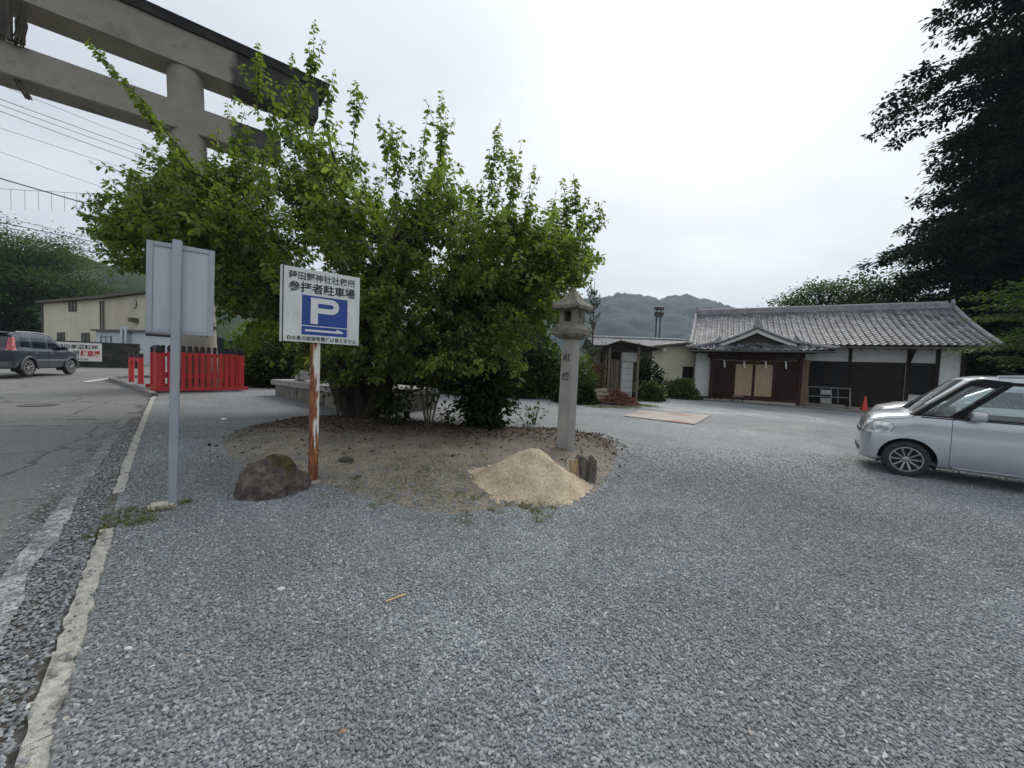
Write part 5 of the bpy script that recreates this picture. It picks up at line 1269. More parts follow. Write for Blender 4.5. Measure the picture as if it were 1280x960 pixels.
# ================================================================== cars
def paint(name, c, flake=.0, rough=.32, metal=.6):
    m, nt, b, o = newmat(name)
    tcn = _n(nt, 'TexCoord'); col = ramp(nt, noise(nt, tcn.outputs['Object'], 2.5, 5, .6), [(.3, c), (.7, tuple(x*.93 for x in c))])
    nt.links.new(col, b.inputs['Base Color']); b.inputs['Metallic'].default_value = metal; b.inputs['Roughness'].default_value = rough
    b.inputs['Coat Weight'].default_value = 1.0; b.inputs['Coat Roughness'].default_value = .06
    bump(nt, b, noise(nt, tcn.outputs['Object'], 3, 2), .02, .01); return m
def car_shell(S, inset=0.0):
    """closed lofted body: S['top'] roof profile, S['wid'] plan half width, belt height"""
    tx, tz = zip(*S['top']); wx_, ww = zip(*S['wid']); L = S['L']
    xs = sorted(set([round(v_, 4) for v_ in list(np.linspace(0, L, 60))+list(tx)+list(wx_)]))
    sm_x = np.linspace(0, L, 400)
    def smooth(xk, yk, k):
        y = np.interp(sm_x, xk, yk); ker = np.hanning(k); ker /= ker.sum(); yp = np.pad(y, k, mode='edge'); return np.convolve(yp, ker, 'same')[k:-k]
    TZ = smooth(tx, tz, S.get('sm', 13)); WZ = smooth(wx_, ww, 13)
    zs, zbelt, H = S['sill'], S['belt'], S['H']
    rings = []
    for x in xs:
        T = float(np.interp(x, sm_x, TZ)); w_ = float(np.interp(x, sm_x, WZ)); zb_ = min(zbelt, T-.07); zl = zs+S.get('lip', lambda x: 0)(x)
        wr = w_-S['tumble']*max(0, (T-zb_))/(H-zbelt)*1.0-.01
        pts = [(0, zl), (w_*.5, zl), (w_*.90, zl), (w_*.965, zl+.03), (w_*.99, zl+.10), (w_*1.0, zl+(zb_-zl)*.35), (w_*1.0, zl+(zb_-zl)*.62), (w_*.985, zl+(zb_-zl)*.74), (w_*.992, zl+(zb_-zl)*.82), (w_*.985, zl+(zb_-zl)*.92), (w_*.965, zb_)]
        for k in range(1, 6):
            t = k/6; pts.append((w_*.955+(wr-w_*.955)*t+.012*math.sin(math.pi*t), zb_+(T-.055-zb_)*t))
        pts += [(wr-.012, T-.04), (wr-.045, T-.015), (wr-.12, T-.002), (wr*.6, T+.010), (wr*.3, T+.016), (0, T+.018)]
        rings.append([(x, y, z_) for y, z_ in pts])
    V = []; K = len(rings[0])
    full = []
    for r_ in rings: full.append(r_+[(x, -y, z_) for x, y, z_ in reversed(r_[1:-1])])
    M_ = len(full[0]); V = [p for r_ in full for p in r_]
    if inset:
        cx = L/2; V = [(cx+(x-cx)*(1-2*inset/L), y*(1-inset/ (max(ww))), (z_-.85)*(1-inset/.62)+.85) for x, y, z_ in V]
    Fq = [(i*M_+j, i*M_+(j+1) % M_, (i+1)*M_+(j+1) % M_, (i+1)*M_+j) for i in range(len(full)-1) for j in range(M_)]
    Fq += [tuple(reversed(range(M_))), tuple(range((len(full)-1)*M_, len(full)*M_))]
    mb = MB(); mb.add(V, Fq); return mb.mesh('shell'), TZ, WZ, sm_x
def side_cut(poly, y0, y1):
    mb = MB(); mb.prism(poly, lambda u, v_, s: (u, y1 if s else y0, v_)); return mb.mesh('cut')
def grow(poly, d):
    cx = sum(p[0] for p in poly)/len(poly); cz = sum(p[1] for p in poly)/len(poly)
    return [(p[0]+math.copysign(d, p[0]-cx), p[1]+math.copysign(d, p[1]-cz)) for p in poly]
def wheel(t, x, y, r_, wdt, out_sgn, spokes, rimm, nm='wheel'):
    w_ = bpy.data.objects.new(nm, None); COL.objects.link(w_); w_.parent = t; w_.location = (x, y, r_); w_.empty_display_size = .1
    h = wdt/2; rr_ = r_*.70
    mb = MB(); mb.lathe([(rr_*.96, -h*.9), (rr_*1.05, -h), (r_*.93, -h*.96), (r_*.985, -h*.7), (r_, -h*.35), (r_, h*.35), (r_*.985, h*.7), (r_*.93, h*.96), (rr_*1.05, h), (rr_*.96, h*.9)], 40, ax='y', cap=False); mb.build('tyre', M('tyre', (.018, .018, .019), (.03, .03, .03), rough=.85, scale=20, bmp=.2), w_, smooth=True, sharp=60)
    s = out_sgn
    mb = MB(); mb.lathe([(rr_*.99, s*h*.92), (rr_*.99, s*h*.99), (rr_*.90, s*h*.99), (rr_*.88, s*h*.55), (rr_*.86, s*h*.2)], 40, ax='y', cap=False); mb.build('rim', rimm, w_, smooth=True, sharp=40)
    mb = MB(); mb.lathe([(rr_*.9, s*h*.15), (rr_*.4, s*h*.12), (.01, s*h*.1)], 24, ax='y'); mb.build('brake_disc', M('brake_dark', (.02, .02, .021), rough=.7), w_)
    for k in range(spokes):
        a = 2*math.pi*k/spokes; mb = MB(); c, s_ = math.cos(a), math.sin(a); tng = Vector((-s_, 0, c)); rad_ = Vector((c, 0, s_))
        o_ = rad_*rr_*.14+Vector((0, s*h*.62, 0)); mb.obox(o_-tng*.011, rad_*rr_*.78+Vector((0, s*h*.22, 0)), tng*.022, Vector((0, s*h*.22, 0))); mb.build('spoke', rimm, w_, bevel=.004)
    mb = MB(); mb.lathe([(.04, s*h*.5), (.04, s*h*.86), (.03, s*h*.92), (.01, s*h*.93)], 16, ax='y'); mb.build('hub', rimm, w_, smooth=True)
    return w_
def build_car(name, label, S, loc, rz, pm, tiltx=0):
    t = thing(name, label, 'car', loc, rz); t.rotation_euler = (tiltx, S.get('pitch', 0), rz)
    outer, TZ, WZ, sx_ = car_shell(S); inner, *_ = car_shell(S, S.get('thick', .035))
    shell = boolean(outer, inner, 'DIFFERENCE')
    W = S['W']; big = W
    # wheel arches
    for x in (S['fa'], S['ra']):
        for s in (-1, 1):
            mb = MB(); rA = S['wr']+.055; mb.lathe([(rA, -.17), (rA, .17)], 36, (x, s*(W/2-.10), S['wr']+.0), 'y'); shell = boolean(shell, mb.mesh('arch'), 'DIFFERENCE')
    dark = M('car_dark', (.015, .015, .016), rough=.6)
    for x in (S['fa'], S['ra']):
        for s in (-1, 1):
            mb = MB(); rA = S['wr']+.06; n = 24; vs_ = []
            for i in range(n+1):
                a = math.pi*(-.12+1.24*i/n)
                for yy in (s*(W/2-.055), s*(W/2-.30)): vs_.append((x+rA*math.cos(a), yy, S['wr']+rA*math.sin(a)))
            c_ = len(vs_); vs_.append((x, s*(W/2-.30), S['wr']))
            mb.add(vs_, [(2*i, 2*i+2, 2*i+3, 2*i+1) for i in range(n)]+[(c_, 2*i+3, 2*i+1) for i in range(n)]); mb.build('wheel_liner', dark, t)
    gl = S['glass']; gls = S.get('glass_side', gl)
    def part(cutm, nm, mat, gap=None, par=None):
        nonlocal shell
        pc = boolean(shell, cutm, 'INTERSECT'); shell = boolean(shell, gap or cutm, 'DIFFERENCE')
        pc.materials.clear(); return link(nm, pc, mat, par or t, True, 32)
    # doors first (their own panels), then the glass in doors and body
    doors = []
    for s in (-1, 1):
        for poly in S['doors']:
            a = side_cut(poly, s*.55, s*1.2); b_ = side_cut(grow(poly, .006), s*.545, s*1.21); pc = boolean(shell, a, 'INTERSECT'); shell = boolean(shell, b_, 'DIFFERENCE'); doors.append([s, poly, pc])
    wins = []
    for s in (-1, 1):
        for poly in S['side_windows']:
            c_ = lambda: side_cut(poly, s*.45, s*1.25)
            got = False
            for dd in doors:
                if dd[0] == s and min(p[0] for p in dd[1]) < min(p[0] for p in poly)+.02 and min(p[0] for p in dd[1]) < sum(p[0] for p in poly)/len(poly) < max(p[0] for p in dd[1]):
                    gpc = boolean(dd[2], c_(), 'INTERSECT'); dd[2] = boolean(dd[2], c_(), 'DIFFERENCE'); wins.append((dd, gpc)); got = True
                    if S.get('black_frames'):
                        fcut = lambda: side_cut([(0, S['belt']+.005), (4, S['belt']+.005), (4, 2), (0, 2)], s*.45, s*1.25)
                        wins.append((dd, boolean(dd[2], fcut(), 'INTERSECT'), 1)); dd[2] = boolean(dd[2], fcut(), 'DIFFERENCE')
                    break
            if not got: part(c_(), 'quarter_window', gls)
    dobs = {}
    for dd in doors:
        dd[2].materials.clear(); dobs[id(dd)] = link('door', dd[2], pm, t, True, 32)
        hp_ = max(dd[1], key=lambda p: p[0])[0]-.16; zz = S['belt']-.13; wv_ = float(np.interp(hp_, sx_, WZ))
        mb = MB(); mb.tube([(hp_-.09, dd[0]*(wv_+.0), zz), (hp_-.06, dd[0]*(wv_+.028), zz+.005), (hp_+.06, dd[0]*(wv_+.028), zz+.005), (hp_+.09, dd[0]*(wv_+.0), zz)], .014, 8); mb.build('handle', pm, dobs[id(dd)], smooth=True)
    for wn2 in wins:
        wn2[1].materials.clear(); link('window_frame' if len(wn2) > 2 else 'window', wn2[1], M('frame_black', (.008, .008, .009), rough=.5, spec=.15) if len(wn2) > 2 else gls, dobs[id(wn2[0])], True, 32)
    for poly in S.get('a_pillars', ()):
        for s in (-1, 1): part(side_cut(poly, s*.575, s*1.25), 'pillar', M('frame_black', (.008, .008, .009), rough=.5, spec=.15))
    def tslab(pts4, d):    # hexahedron through a quad along direction d
        mb = MB(); P_ = [Vector(p) for p in pts4]; d = Vector(d); mb.add([p-d for p in P_]+[p+d for p in P_], [(3, 2, 1, 0), (4, 5, 6, 7), (0, 1, 5, 4), (1, 2, 6, 5), (2, 3, 7, 6), (3, 0, 4, 7)]); return mb.mesh('q')
    part(tslab(S['windscreen'], S['ws_dir']), 'windscreen', gl)
    if 'rear_glass' in S: part(tslab(S['rear_glass'], S['rg_dir']), 'rear_window', gls)
    hl = M('headlamp', (.82, .84, .86), (.35, .36, .38), rough=.2, scale=9, metal=.3, coat=1, pos=(.45, .6))
    for s in (-1, 1):
        a = side_cut(S['headlight'], s*S.get('hl_in', .36), s*1.1); b_ = side_cut(grow(S['headlight'], .005), s*(S.get('hl_in', .36)-.005), s*1.11)
        h_ = part(a, 'headlight', hl, b_)
        hx = sum(p[0] for p in S['headlight'])/len(S['headlight']); hz = sum(p[1] for p in S['headlight'])/len(S['headlight'])
        if 'taillight' in S: part(side_cut(S['taillight'], s*S.get('tl_in', .45), s*1.1), 'taillight', M('taillamp', (.42, .02, .03), (.55, .2, .2), rough=.2, scale=4, coat=1), side_cut(grow(S['taillight'], .005), s*(S.get('tl_in', .45)-.005), s*1.11))
    # bumper seams
    shell.materials.clear(); link('body', shell, pm, t, True, 32)
    for x in (S['fa'], S['ra']):
        for s in (-1, 1): wheel(t, x, s*(W/2-.10), S['wr'], .155, s, S['spokes'], S['rim'])
    # mirrors
    for s in (-1, 1):
        x, z_ = S['mirror']; wv_ = float(np.interp(x, sx_, WZ)); bm = bmesh.new(); bmesh.ops.create_uvsphere(bm, u_segments=20, v_segments=14, radius=.5)
        for v_ in bm.verts: v_.co = Vector(tuple(.5*math.copysign(min(1, abs(q*2)*1.0)**.5, q) for q in v_.co))
        for v_ in bm.verts: v_.co = Vector((v_.co.x*.13+x+(.02 if v_.co.x > 0 else -.01), v_.co.y*.20+s*(wv_+.09), v_.co.z*.15+z_))
        me = bpy.data.meshes.new('mirror'); bm.to_mesh(me); bm.free(); mo = link('mirror', me, S.get('mirror_mat', pm), t, True, 60)
        mb = MB(); mb.tube([(x+.02, s*(wv_-.05), z_-.06), (x, s*(wv_+.05), z_-.06)], .022, 6); mb.build('mirror_arm', dark, mo)
    # interior: floor tub, seats, dashboard, steering wheel
    intm = M('car_interior', (.05, .049, .048), (.07, .068, .065), rough=.9, scale=10)
    mb = MB(); mb.box(.5, S['L']-.3, -W/2+.12, W/2-.12, S['sill']+.06, S['sill']+.10); mb.build('floor', dark, t)
    cow = S['cowl']
    mb = MB(); mb.box(cow[0]+.02, cow[0]+.45, -W/2+.14, W/2-.14, .55, cow[1]-.06); mb.build('dashboard', intm, t, bevel=.04)
    for s in (-1, 1):
        for xs_ in S['seats']:
            mb = MB(); mb.box(xs_, xs_+.48, s*.34-.22, s*.34+.22, .38, .56); st_ = mb.build('seat', intm, t, bevel=.05)
            mb = MB(); mb.obox((xs_+.42, s*.34-.21, .5), (.12, 0, 0), (0, .42, 0), (.13, 0, .52)); mb.build('seat_back', intm, st_, bevel=.05)
            mb = MB(); mb.obox((xs_+.56, s*.34-.12, 1.04), (.09, 0, 0), (0, .24, 0), (.03, 0, .18)); mb.build('headrest', intm, st_, bevel=.035)
    sx0 = S['seats'][0]-.12; mb = MB(); ring = [(sx0-.08*math.sin(a)*1, S['drv']*.34+.18*math.cos(a), .86+.17*math.sin(a)) for a in np.linspace(0, 2*math.pi, 25)]; mb.tube(ring, .015, 6, cap=False); mb.build('steering_wheel', dark, t)
    for fn_ in S.get('extra', ()): fn_(t, S, sx_, TZ, WZ)
    return t
gl = glass_mat('glass_clear', (.88, .93, .92), .04, .95); gt = glass_mat('glass_tinted', (.6, .62, .65), .04, .75)
alloy = M('alloy', (.36, .36, .37), (.28, .28, .29), rough=.35, metal=.8, scale=8)
silver = paint('paint_silver', (.45, .475, .505))
def strip_y(nm, mat, poly3, w_, t): mb = MB(); mb.tube(poly3, w_, 6); return mb.build(nm, mat, t, smooth=True)
def kei_extra(t, S, sx_, TZ, WZ):
    W = S['W']; dark = MATS['car_dark']
    mb = MB(); mb.box(-.012, .02, -.42, .42, .30, .40); mb.build('lower_grille', dark, t, bevel=.01)
    mb = MB(); mb.box(-.004, .03, -.36, .36, .60, .68); mb.build('grille', dark, t, bevel=.01)
    for s in (-1, 1):
        strip_y('sill_trim', M('sill_grey', (.25, .26, .275), rough=.5), [(1.02, s*(W/2-.012), .235), (2.65, s*(W/2-.012), .235)], .018, t)
        strip_y('roof_rail', MATS['paint_silver'], [(x, s*(float(np.interp(x, sx_, WZ))-S['tumble']-.06), float(np.interp(x, sx_, TZ))+.005) for x in np.linspace(1.4, 3.1, 10)], .014, t)
        strip_y('window_seal', dark, [(x, s*(float(np.interp(x, sx_, WZ))*.968+.002), .955) for x in np.linspace(.66, 3.1, 10)], .010, t)
    strip_y('wiper', dark, [(.57, -.45, 1.03), (.64, .1, 1.07)], .009, t)
    strip_y('antenna', dark, [(1.75, -.45, 1.60), (1.45, -.47, 1.69), ], .006, t)
KEI = dict(L=3.395, W=1.475, H=1.635, sill=.20, belt=.96, tumble=.10, fa=.54, ra=3.06, wr=.278, sm=11,
  top=[(0, .60), (.03, .74), (.08, .85), (.16, .915), (.30, .955), (.50, .985), (.55, 1.00), (1.14, 1.56), (1.28, 1.60), (2.1, 1.635), (2.9, 1.62), (3.2, 1.57), (3.30, 1.48), (3.37, 1.0), (3.395, .8)],
  wid=[(0, .46), (.04, .60), (.12, .675), (.28, .715), (.6, .735), (2.8, .7375), (3.2, .72), (3.34, .68), (3.395, .60)],
  lip=lambda x: .03*max(0, 1-x/.25)+.04*max(0, (x-3.2)/.2),
  doors=[[(.985, .27), (1.04, .24), (2.05, .24), (2.09, .3), (2.09, 1.0), (2.07, 1.515), (1.50, 1.52), (1.06, 1.08), (.99, .93)], [(2.11, .3), (2.13, .24), (2.68, .24), (2.74, .55), (2.95, .62), (3.02, .95), (3.0, 1.50), (2.11, 1.515)]],
  side_windows=[[(1.10, .985), (2.05, .985), (2.03, 1.475), (1.53, 1.475), (1.36, 1.30), (1.13, 1.06)], [(2.15, .985), (2.97, .985), (2.95, 1.46), (2.15, 1.475)], [(.66, .99), (.955, .99), (1.38, 1.43), (1.14, 1.46)]],
  windscreen=[(.58, -.573, 1.03), (.58, .573, 1.03), (1.13, .573, 1.545), (1.13, -.573, 1.545)], ws_dir=(-.13, 0, .13),
  rear_glass=[(3.30, -.52, 1.05), (3.30, .52, 1.05), (3.25, .5, 1.45), (3.25, -.5, 1.45)], rg_dir=(.2, 0, .03),
  headlight=[(.00, .655), (.12, .64), (.345, .685), (.385, .76), (.33, .835), (.06, .845), (-.02, .78)], hl_in=.40,
  taillight=[(3.25, .8), (3.5, .8), (3.5, 1.3), (3.27, 1.3)], black_frames=True, a_pillars=[[(.50, 1.0), (.56, .972), (1.0, .968), (1.07, 1.08), (1.53, 1.532), (1.22, 1.57), (1.05, 1.60)]], mirror=(1.20, 1.03), cowl=(.60, .97), seats=[1.45, 2.4], drv=1, spokes=10, rim=alloy, glass=glass_mat('glass_windscreen', (.88, .94, .94), .75, .95), glass_side=gl, extra=[kei_extra])
zc_ = g(6.5, 6.0)
build_car('parked_car', 'boxy silver hatchback parked on the gravel at the right edge', KEI, (6.21, 6.84, zc_), R(-39), silver)
white = paint('paint_white', (.70, .71, .72), metal=.0, rough=.3)
def sed_extra(t, S, sx_, TZ, WZ):
    mb = MB(); mb.box(-.015, .02, -.5, .5, .30, .50); mb.build('lower_grille', MATS['car_dark'], t, bevel=.01)
    mb = MB(); mb.box(.0, .04, -.40, .40, .60, .68); mb.build('grille', MATS['car_dark'], t, bevel=.01)
SED = dict(L=3.9, W=1.66, H=1.47, sill=.2, belt=.93, tumble=.16, fa=.82, ra=3.30, wr=.30, sm=13,
  top=[(0, .58), (.04, .72), (.12, .82), (.5, .93), (1.05, 1.02), (1.1, 1.03), (1.85, 1.43), (2.2, 1.47), (3.0, 1.44), (3.6, 1.22), (3.78, 1.0), (3.9, .8)],
  wid=[(0, .50), (.06, .66), (.2, .76), (.5, .82), (3.2, .83), (3.7, .77), (3.9, .62)],
  doors=[[(1.2, .24), (2.25, .24), (2.27, 1.36), (1.80, 1.36), (1.25, 1.0)], [(2.29, .24), (2.95, .24), (3.1, .6), (3.2, .9), (3.05, 1.34), (2.29, 1.36)]],
  side_windows=[[(1.42, .97), (2.22, .97), (2.22, 1.32), (1.84, 1.32)], [(2.33, .97), (3.08, .97), (2.98, 1.30), (2.33, 1.32)]],
  windscreen=[(1.16, -.66, 1.05), (1.16, .66, 1.05), (1.82, .55, 1.41), (1.82, -.55, 1.41)], ws_dir=(-.10, 0, .17),
  headlight=[(.02, .66), (.3, .67), (.55, .80), (.5, .86), (.1, .80), (-.02, .74)], hl_in=.40, taillight=[(3.6, .8), (4, .8), (4, 1.05), (3.65, 1.05)],
  mirror=(1.42, 1.0), cowl=(1.05, 1.0), seats=[1.75, 2.6], drv=1, spokes=10, rim=alloy, glass=gl, extra=[sed_extra])
wpz = at(1101, 508, 9.4)
build_car('parked_car', 'low white car mostly hidden behind the silver hatchback', SED, (wpz.x+.32, wpz.y+.55, g(wpz.x, wpz.y)), R(-36), white)
navy = paint('paint_navy', (.018, .024, .040), metal=.35, rough=.3)
grey2 = M('suv_grey', (.13, .135, .145), rough=.4, metal=.3)
def suv_extra(t, S, sx_, TZ, WZ):
    W = S['W']
    for s in (-1, 1):
        strip_y('roof_rail', M('rail_silver', (.4, .41, .43), rough=.35, metal=.5), [(x, s*(float(np.interp(x, sx_, WZ))-S['tumble']-.05), float(np.interp(x, sx_, TZ))+.03) for x in np.linspace(1.6, 3.5, 8)], .022, t)
        strip_y('side_moulding', grey2, [(1.15, s*(W/2+.004), .62), (2.85, s*(W/2+.004), .62)], .03, t)
        for x in (S['fa'], S['ra']):
            strip_y('arch_flare', grey2, [(x+(S['wr']+.075)*math.cos(a), s*(W/2+.0), S['wr']+(S['wr']+.075)*math.sin(a)) for a in np.linspace(-.15, math.pi+.15, 18)], .035, t)
    mb = MB(); mb.box(S['L']-.05, S['L']+.04, -W/2+.06, W/2-.06, .36, .56); mb.build('rear_bumper', grey2, t, bevel=.03)
    mb = MB(); mb.obox((S['L']-.42, -.55, S['H']-.06), (.34, 0, -.03), (0, 1.1, 0), (0, 0, .035)); mb.build('spoiler', MATS['car_dark'], t, bevel=.012)
    mb = MB(); mb.box(S['L']+.012, S['L']+.03, -.17, .17, .62, .78); mb.build('number_plate', M('plate_white', (.7, .72, .68), rough=.5), t)
SUV = dict(L=3.95, W=1.69, H=1.66, sill=.30, belt=1.02, tumble=.12, fa=.78, ra=3.16, wr=.335, sm=11,
  top=[(0, .62), (.03, .78), (.12, .92), (.4, 1.0), (.98, 1.08), (1.05, 1.10), (1.68, 1.56), (1.9, 1.62), (2.6, 1.66), (3.5, 1.63), (3.72, 1.55), (3.86, 1.05), (3.95, .95)],
  wid=[(0, .52), (.05, .68), (.2, .78), (.45, .83), (3.4, .845), (3.8, .80), (3.95, .74)],
  doors=[[(1.12, .34), (2.12, .34), (2.14, 1.54), (1.78, 1.54), (1.15, 1.1)], [(2.16, .34), (2.72, .34), (2.82, .7), (3.0, .95), (3.0, 1.52), (2.16, 1.54)]],
  side_windows=[[(1.34, 1.06), (2.09, 1.06), (2.09, 1.48), (1.80, 1.48)], [(2.20, 1.06), (2.94, 1.06), (2.94, 1.47), (2.20, 1.48)], [(3.06, 1.08), (3.5, 1.10), (3.45, 1.46), (3.06, 1.47)]],
  windscreen=[(1.10, -.66, 1.13), (1.10, .66, 1.13), (1.66, .58, 1.53), (1.66, -.58, 1.53)], ws_dir=(-.11, 0, .16),
  rear_glass=[(3.90, -.62, 1.08), (3.90, .62, 1.08), (3.74, .56, 1.50), (3.74, -.56, 1.50)], rg_dir=(.2, 0, .06),
  headlight=[(0, .72), (.3, .74), (.32, .88), (0, .88)], hl_in=.45, taillight=[(3.70, .98), (4.0, .98), (4.0, 1.42), (3.66, 1.44)], tl_in=.62,
  mirror=(1.36, 1.13), mirror_mat=navy, cowl=(1.0, 1.05), seats=[1.75, 2.65], drv=1, spokes=7, rim=M('alloy_bright', (.55, .55, .56), (.42, .42, .43), rough=.35, metal=.7, scale=8), glass=gt, glass_side=gt, extra=[suv_extra])
rw = G(37, 472.5); srz = math.atan2(-.92, .39); Xa = Vector((math.cos(srz), math.sin(srz), 0)); Ya = Vector((-Xa.y, Xa.x, 0))
so_ = Vector((rw.x, rw.y, 0))-Xa*SUV['ra']-Ya*(SUV['W']/2-.02)
build_car('passing_car', 'dark navy compact SUV with roof rails driving away on the road', SUV, (so_.x, so_.y, g(so_.x-.3, so_.y-1.0)+.005), srz, navy)
# ================================================================== vegetation
def tube_set(paths, n=5):
    mb = MB()
    for pts, rad in paths: mb.tube(pts, rad, n, cap=False)
    return mb
bark_d = M('bark_dark', (.045, .036, .028), (.025, .02, .016), rough=.95, scale=8, stretch=(2, 2, .6), bmp=.7, bscale=25)
bark_m = M('bark_grey', (.09, .075, .058), (.05, .042, .033), rough=.95, scale=8, stretch=(2, 2, .6), bmp=.7, bscale=25)

# ---- the spreading multi-stemmed tree in the island
def main_tree():
    base = gp(-3.44, 8.73); bz = ih(base.x, base.y)
    t = thing('spreading_tree', 'wide multi-stemmed leafy tree with upright shoots in the planted island', 'tree', (0, 0, 0))
    YD = 8.6
    top = [(105, 300), (150, 255), (165, 210), (200, 190), (240, 225), (300, 190), (330, 155), (380, 120), (420, 135), (450, 200), (480, 240), (520, 220), (550, 205), (590, 250), (630, 235), (680, 265), (720, 290), (755, 325)]
    bot = [(105, 305), (150, 330), (185, 375), (230, 395), (275, 398), (330, 440), (380, 490), (450, 498), (550, 485), (640, 490), (690, 430), (735, 345), (755, 335)]
    tx = np.array([p[0] for p in top]); ty = np.array([p[1] for p in top]); bx_ = np.array([p[0] for p in bot]); by_ = np.array([p[1] for p in bot])
    b0 = np.array([base.x, base.y, bz])
    stems = []; ends = [(300, 250, -.6), (370, 210, .8), (420, 170, -.4), (480, 260, 1.0), (545, 250, -.5), (610, 290, .6), (670, 320, -.3), (250, 330, .5), (340, 330, -1.8), (520, 340, -1.9), (600, 360, 1.9), (440, 250, 2.0), (215, 300, -.9)]
    for (px, py, dy) in ends:
        e = np.array(at(px, py, YD))+np.array([0, dy, 0]); s = b0+np.array([RNG.uniform(-.35, .35), RNG.uniform(-.25, .25), -.05])
        mid = s*.55+e*.45+np.array([0, 0, .75]); mid[:2] = s[:2]*.68+e[:2]*.32
        P = bez(s, mid, e, 16); P[1:-1] += RNG.normal(0, .035, (14, 3)); stems.append(P)
    allp = np.concatenate([s[4:] for s in stems]); paths = []
    for k, P in enumerate(stems): r0 = .13 if k < 7 else .10; paths.append((P, list(np.linspace(r0, .022, len(P)))))
    tr = tube_set([(P, r_) for P, r_ in paths], 8)
    mb = tr; mb.tube([tuple(b0+np.array([0, 0, -.15])), tuple(b0+np.array([0, 0, .12])), tuple(b0+np.array([.02, 0, .5]))], [.36, .30, .20], 12)
    mb.build('trunk', bark_d, t, smooth=True)
    P_, D_, N_, S_, T_ = [], [], [], [], []; br = []
    def twig(path, lsz, tb, dens, droop=.55, spread=.9, tipyoung=0):
        """alternate leaves along a twig"""
        seg = np.diff(path, axis=0); ln = np.linalg.norm(seg, axis=1).sum(); n = max(3, int(ln*dens))
        u = np.sort(RNG.uniform(.08, 1, n)); q = u*(len(path)-1); i = np.minimum(q.astype(int), len(path)-2); f = (q-i)[:, None]
        pos = path[i]*(1-f)+path[i+1]*f; ax = unit(seg[i]); ph = np.arange(n)*2.4+RNG.uniform(0, 6)
        side = np.cross(ax, np.array([0, 0, 1.])); side = unit(side+1e-4); up2 = np.cross(side, ax)
        rad = side*np.cos(ph)[:, None]+up2*np.sin(ph)[:, None]
        d = unit(rad*spread+ax*.45+np.array([0, 0, -droop])+rnd(n, .22)); nn = unit(np.array([0, 0, 1.])+rnd(n, .45)+rad*.15)
        P_.append(pos+rad*.012); D_.append(d); N_.append(nn); S_.append(lsz*RNG.uniform(.5, 1.3, n)*(1-.35*u*(u > .85))); T_.append(np.clip(tb+RNG.normal(0, .13, n)+tipyoung*u**3, 0, 1))
    natt = 2080
    for k in range(natt):
        px = RNG.uniform(115, 750); yt, yb = np.interp(px, tx, ty)+8, np.interp(px, bx_, by_)-8
        if yb-yt < 8: continue
        w_ = RNG.random()**.9; py = yt+(yb-yt)*w_
        hw = 2.7*math.sqrt(max(.03, 1-((px-445)/325)**2)); dy = RNG.uniform(-1, 1); dy = math.copysign(abs(dy)**.75, dy)*hw
        sh = 1-.10*max(0, -dy)/2.7
        e = np.array(at(px, py, YD)); e[2] = (e[2]-2.2)*sh+2.2; e[1] += dy
        qx, qy = proj(e)
        if not (110 < qx < 752 and np.interp(qx, tx, ty)+10 < qy < np.interp(qx, bx_, by_)-14): continue
        if mnoise.noise(Vector((e[0]*.75+3, e[1]*.75, e[2]*.75))) < (-.24 if qy < 330 else -.36): continue
        dd = ((allp-e)**2*np.array([1, 1, 1.3])).sum(1)+np.where(allp[:, 2] > e[2]+.3, 3, 0); s = allp[dd.argmin()]
        L = np.linalg.norm(e-s)
        if L > 2.6: s = e+(s-e)*2.6/L
        mid = (s+e)/2+np.array([0, 0, .10*L]); P = bez(s, mid, e, 7)
        br.append((P, list(np.linspace(max(.008, .013*min(L, 1.5)), .004, 7))))
        young = RNG.random() < (.30 if (py-yt) < 70 else .12)
        # three or four leafy twiglets round the branch end
        tb = RNG.uniform(.15, .58)+(.3 if young else 0)
        twig(P[2:], .108, tb, 25)
        for j in range(RNG.integers(3, 6)):
            q = P[RNG.integers(2, 7)]; d = unit(rnd(1)[0]*.7+unit(e-s)*.5+np.array([0, 0, .35])); l = RNG.uniform(.28, .62)
            tp = bez(q, q+d*l*.5+np.array([0, 0, .05]), q+d*l+np.array([0, 0, RNG.uniform(-.12, .12)]), 5); br.append((tp, [.005, .0045, .004, .0035, .003])); twig(tp, .108, tb, 36)
    # long upright shoots that break the outline
    shoots = [(330, 62, 150, -.2), (345, 85, 170, .4), (402, 42, 150, -.3), (410, 75, 170, .3), (440, 92, 190, .2), (385, 95, 190, -.6), (425, 150, 230, .9), (487, 150, 230, .1), (497, 165, 240, -.4), (530, 130, 240, .3), (553, 112, 235, 0), (563, 150, 250, -.4), (545, 165, 260, .6), (610, 185, 270, .2), (626, 155, 260, -.2), (638, 168, 270, .4), (652, 190, 280, -.5), (600, 210, 290, .5), (668, 205, 290, 0), (703, 216, 300, .2), (715, 232, 305, -.3), (690, 240, 300, .4), (265, 150, 250, .2), (300, 140, 240, -.4), (275, 165, 260, .5), (325, 130, 230, .6), (360, 120, 230, -.7), (465, 200, 280, .7), (515, 190, 280, -.7), (580, 205, 280, .7)]
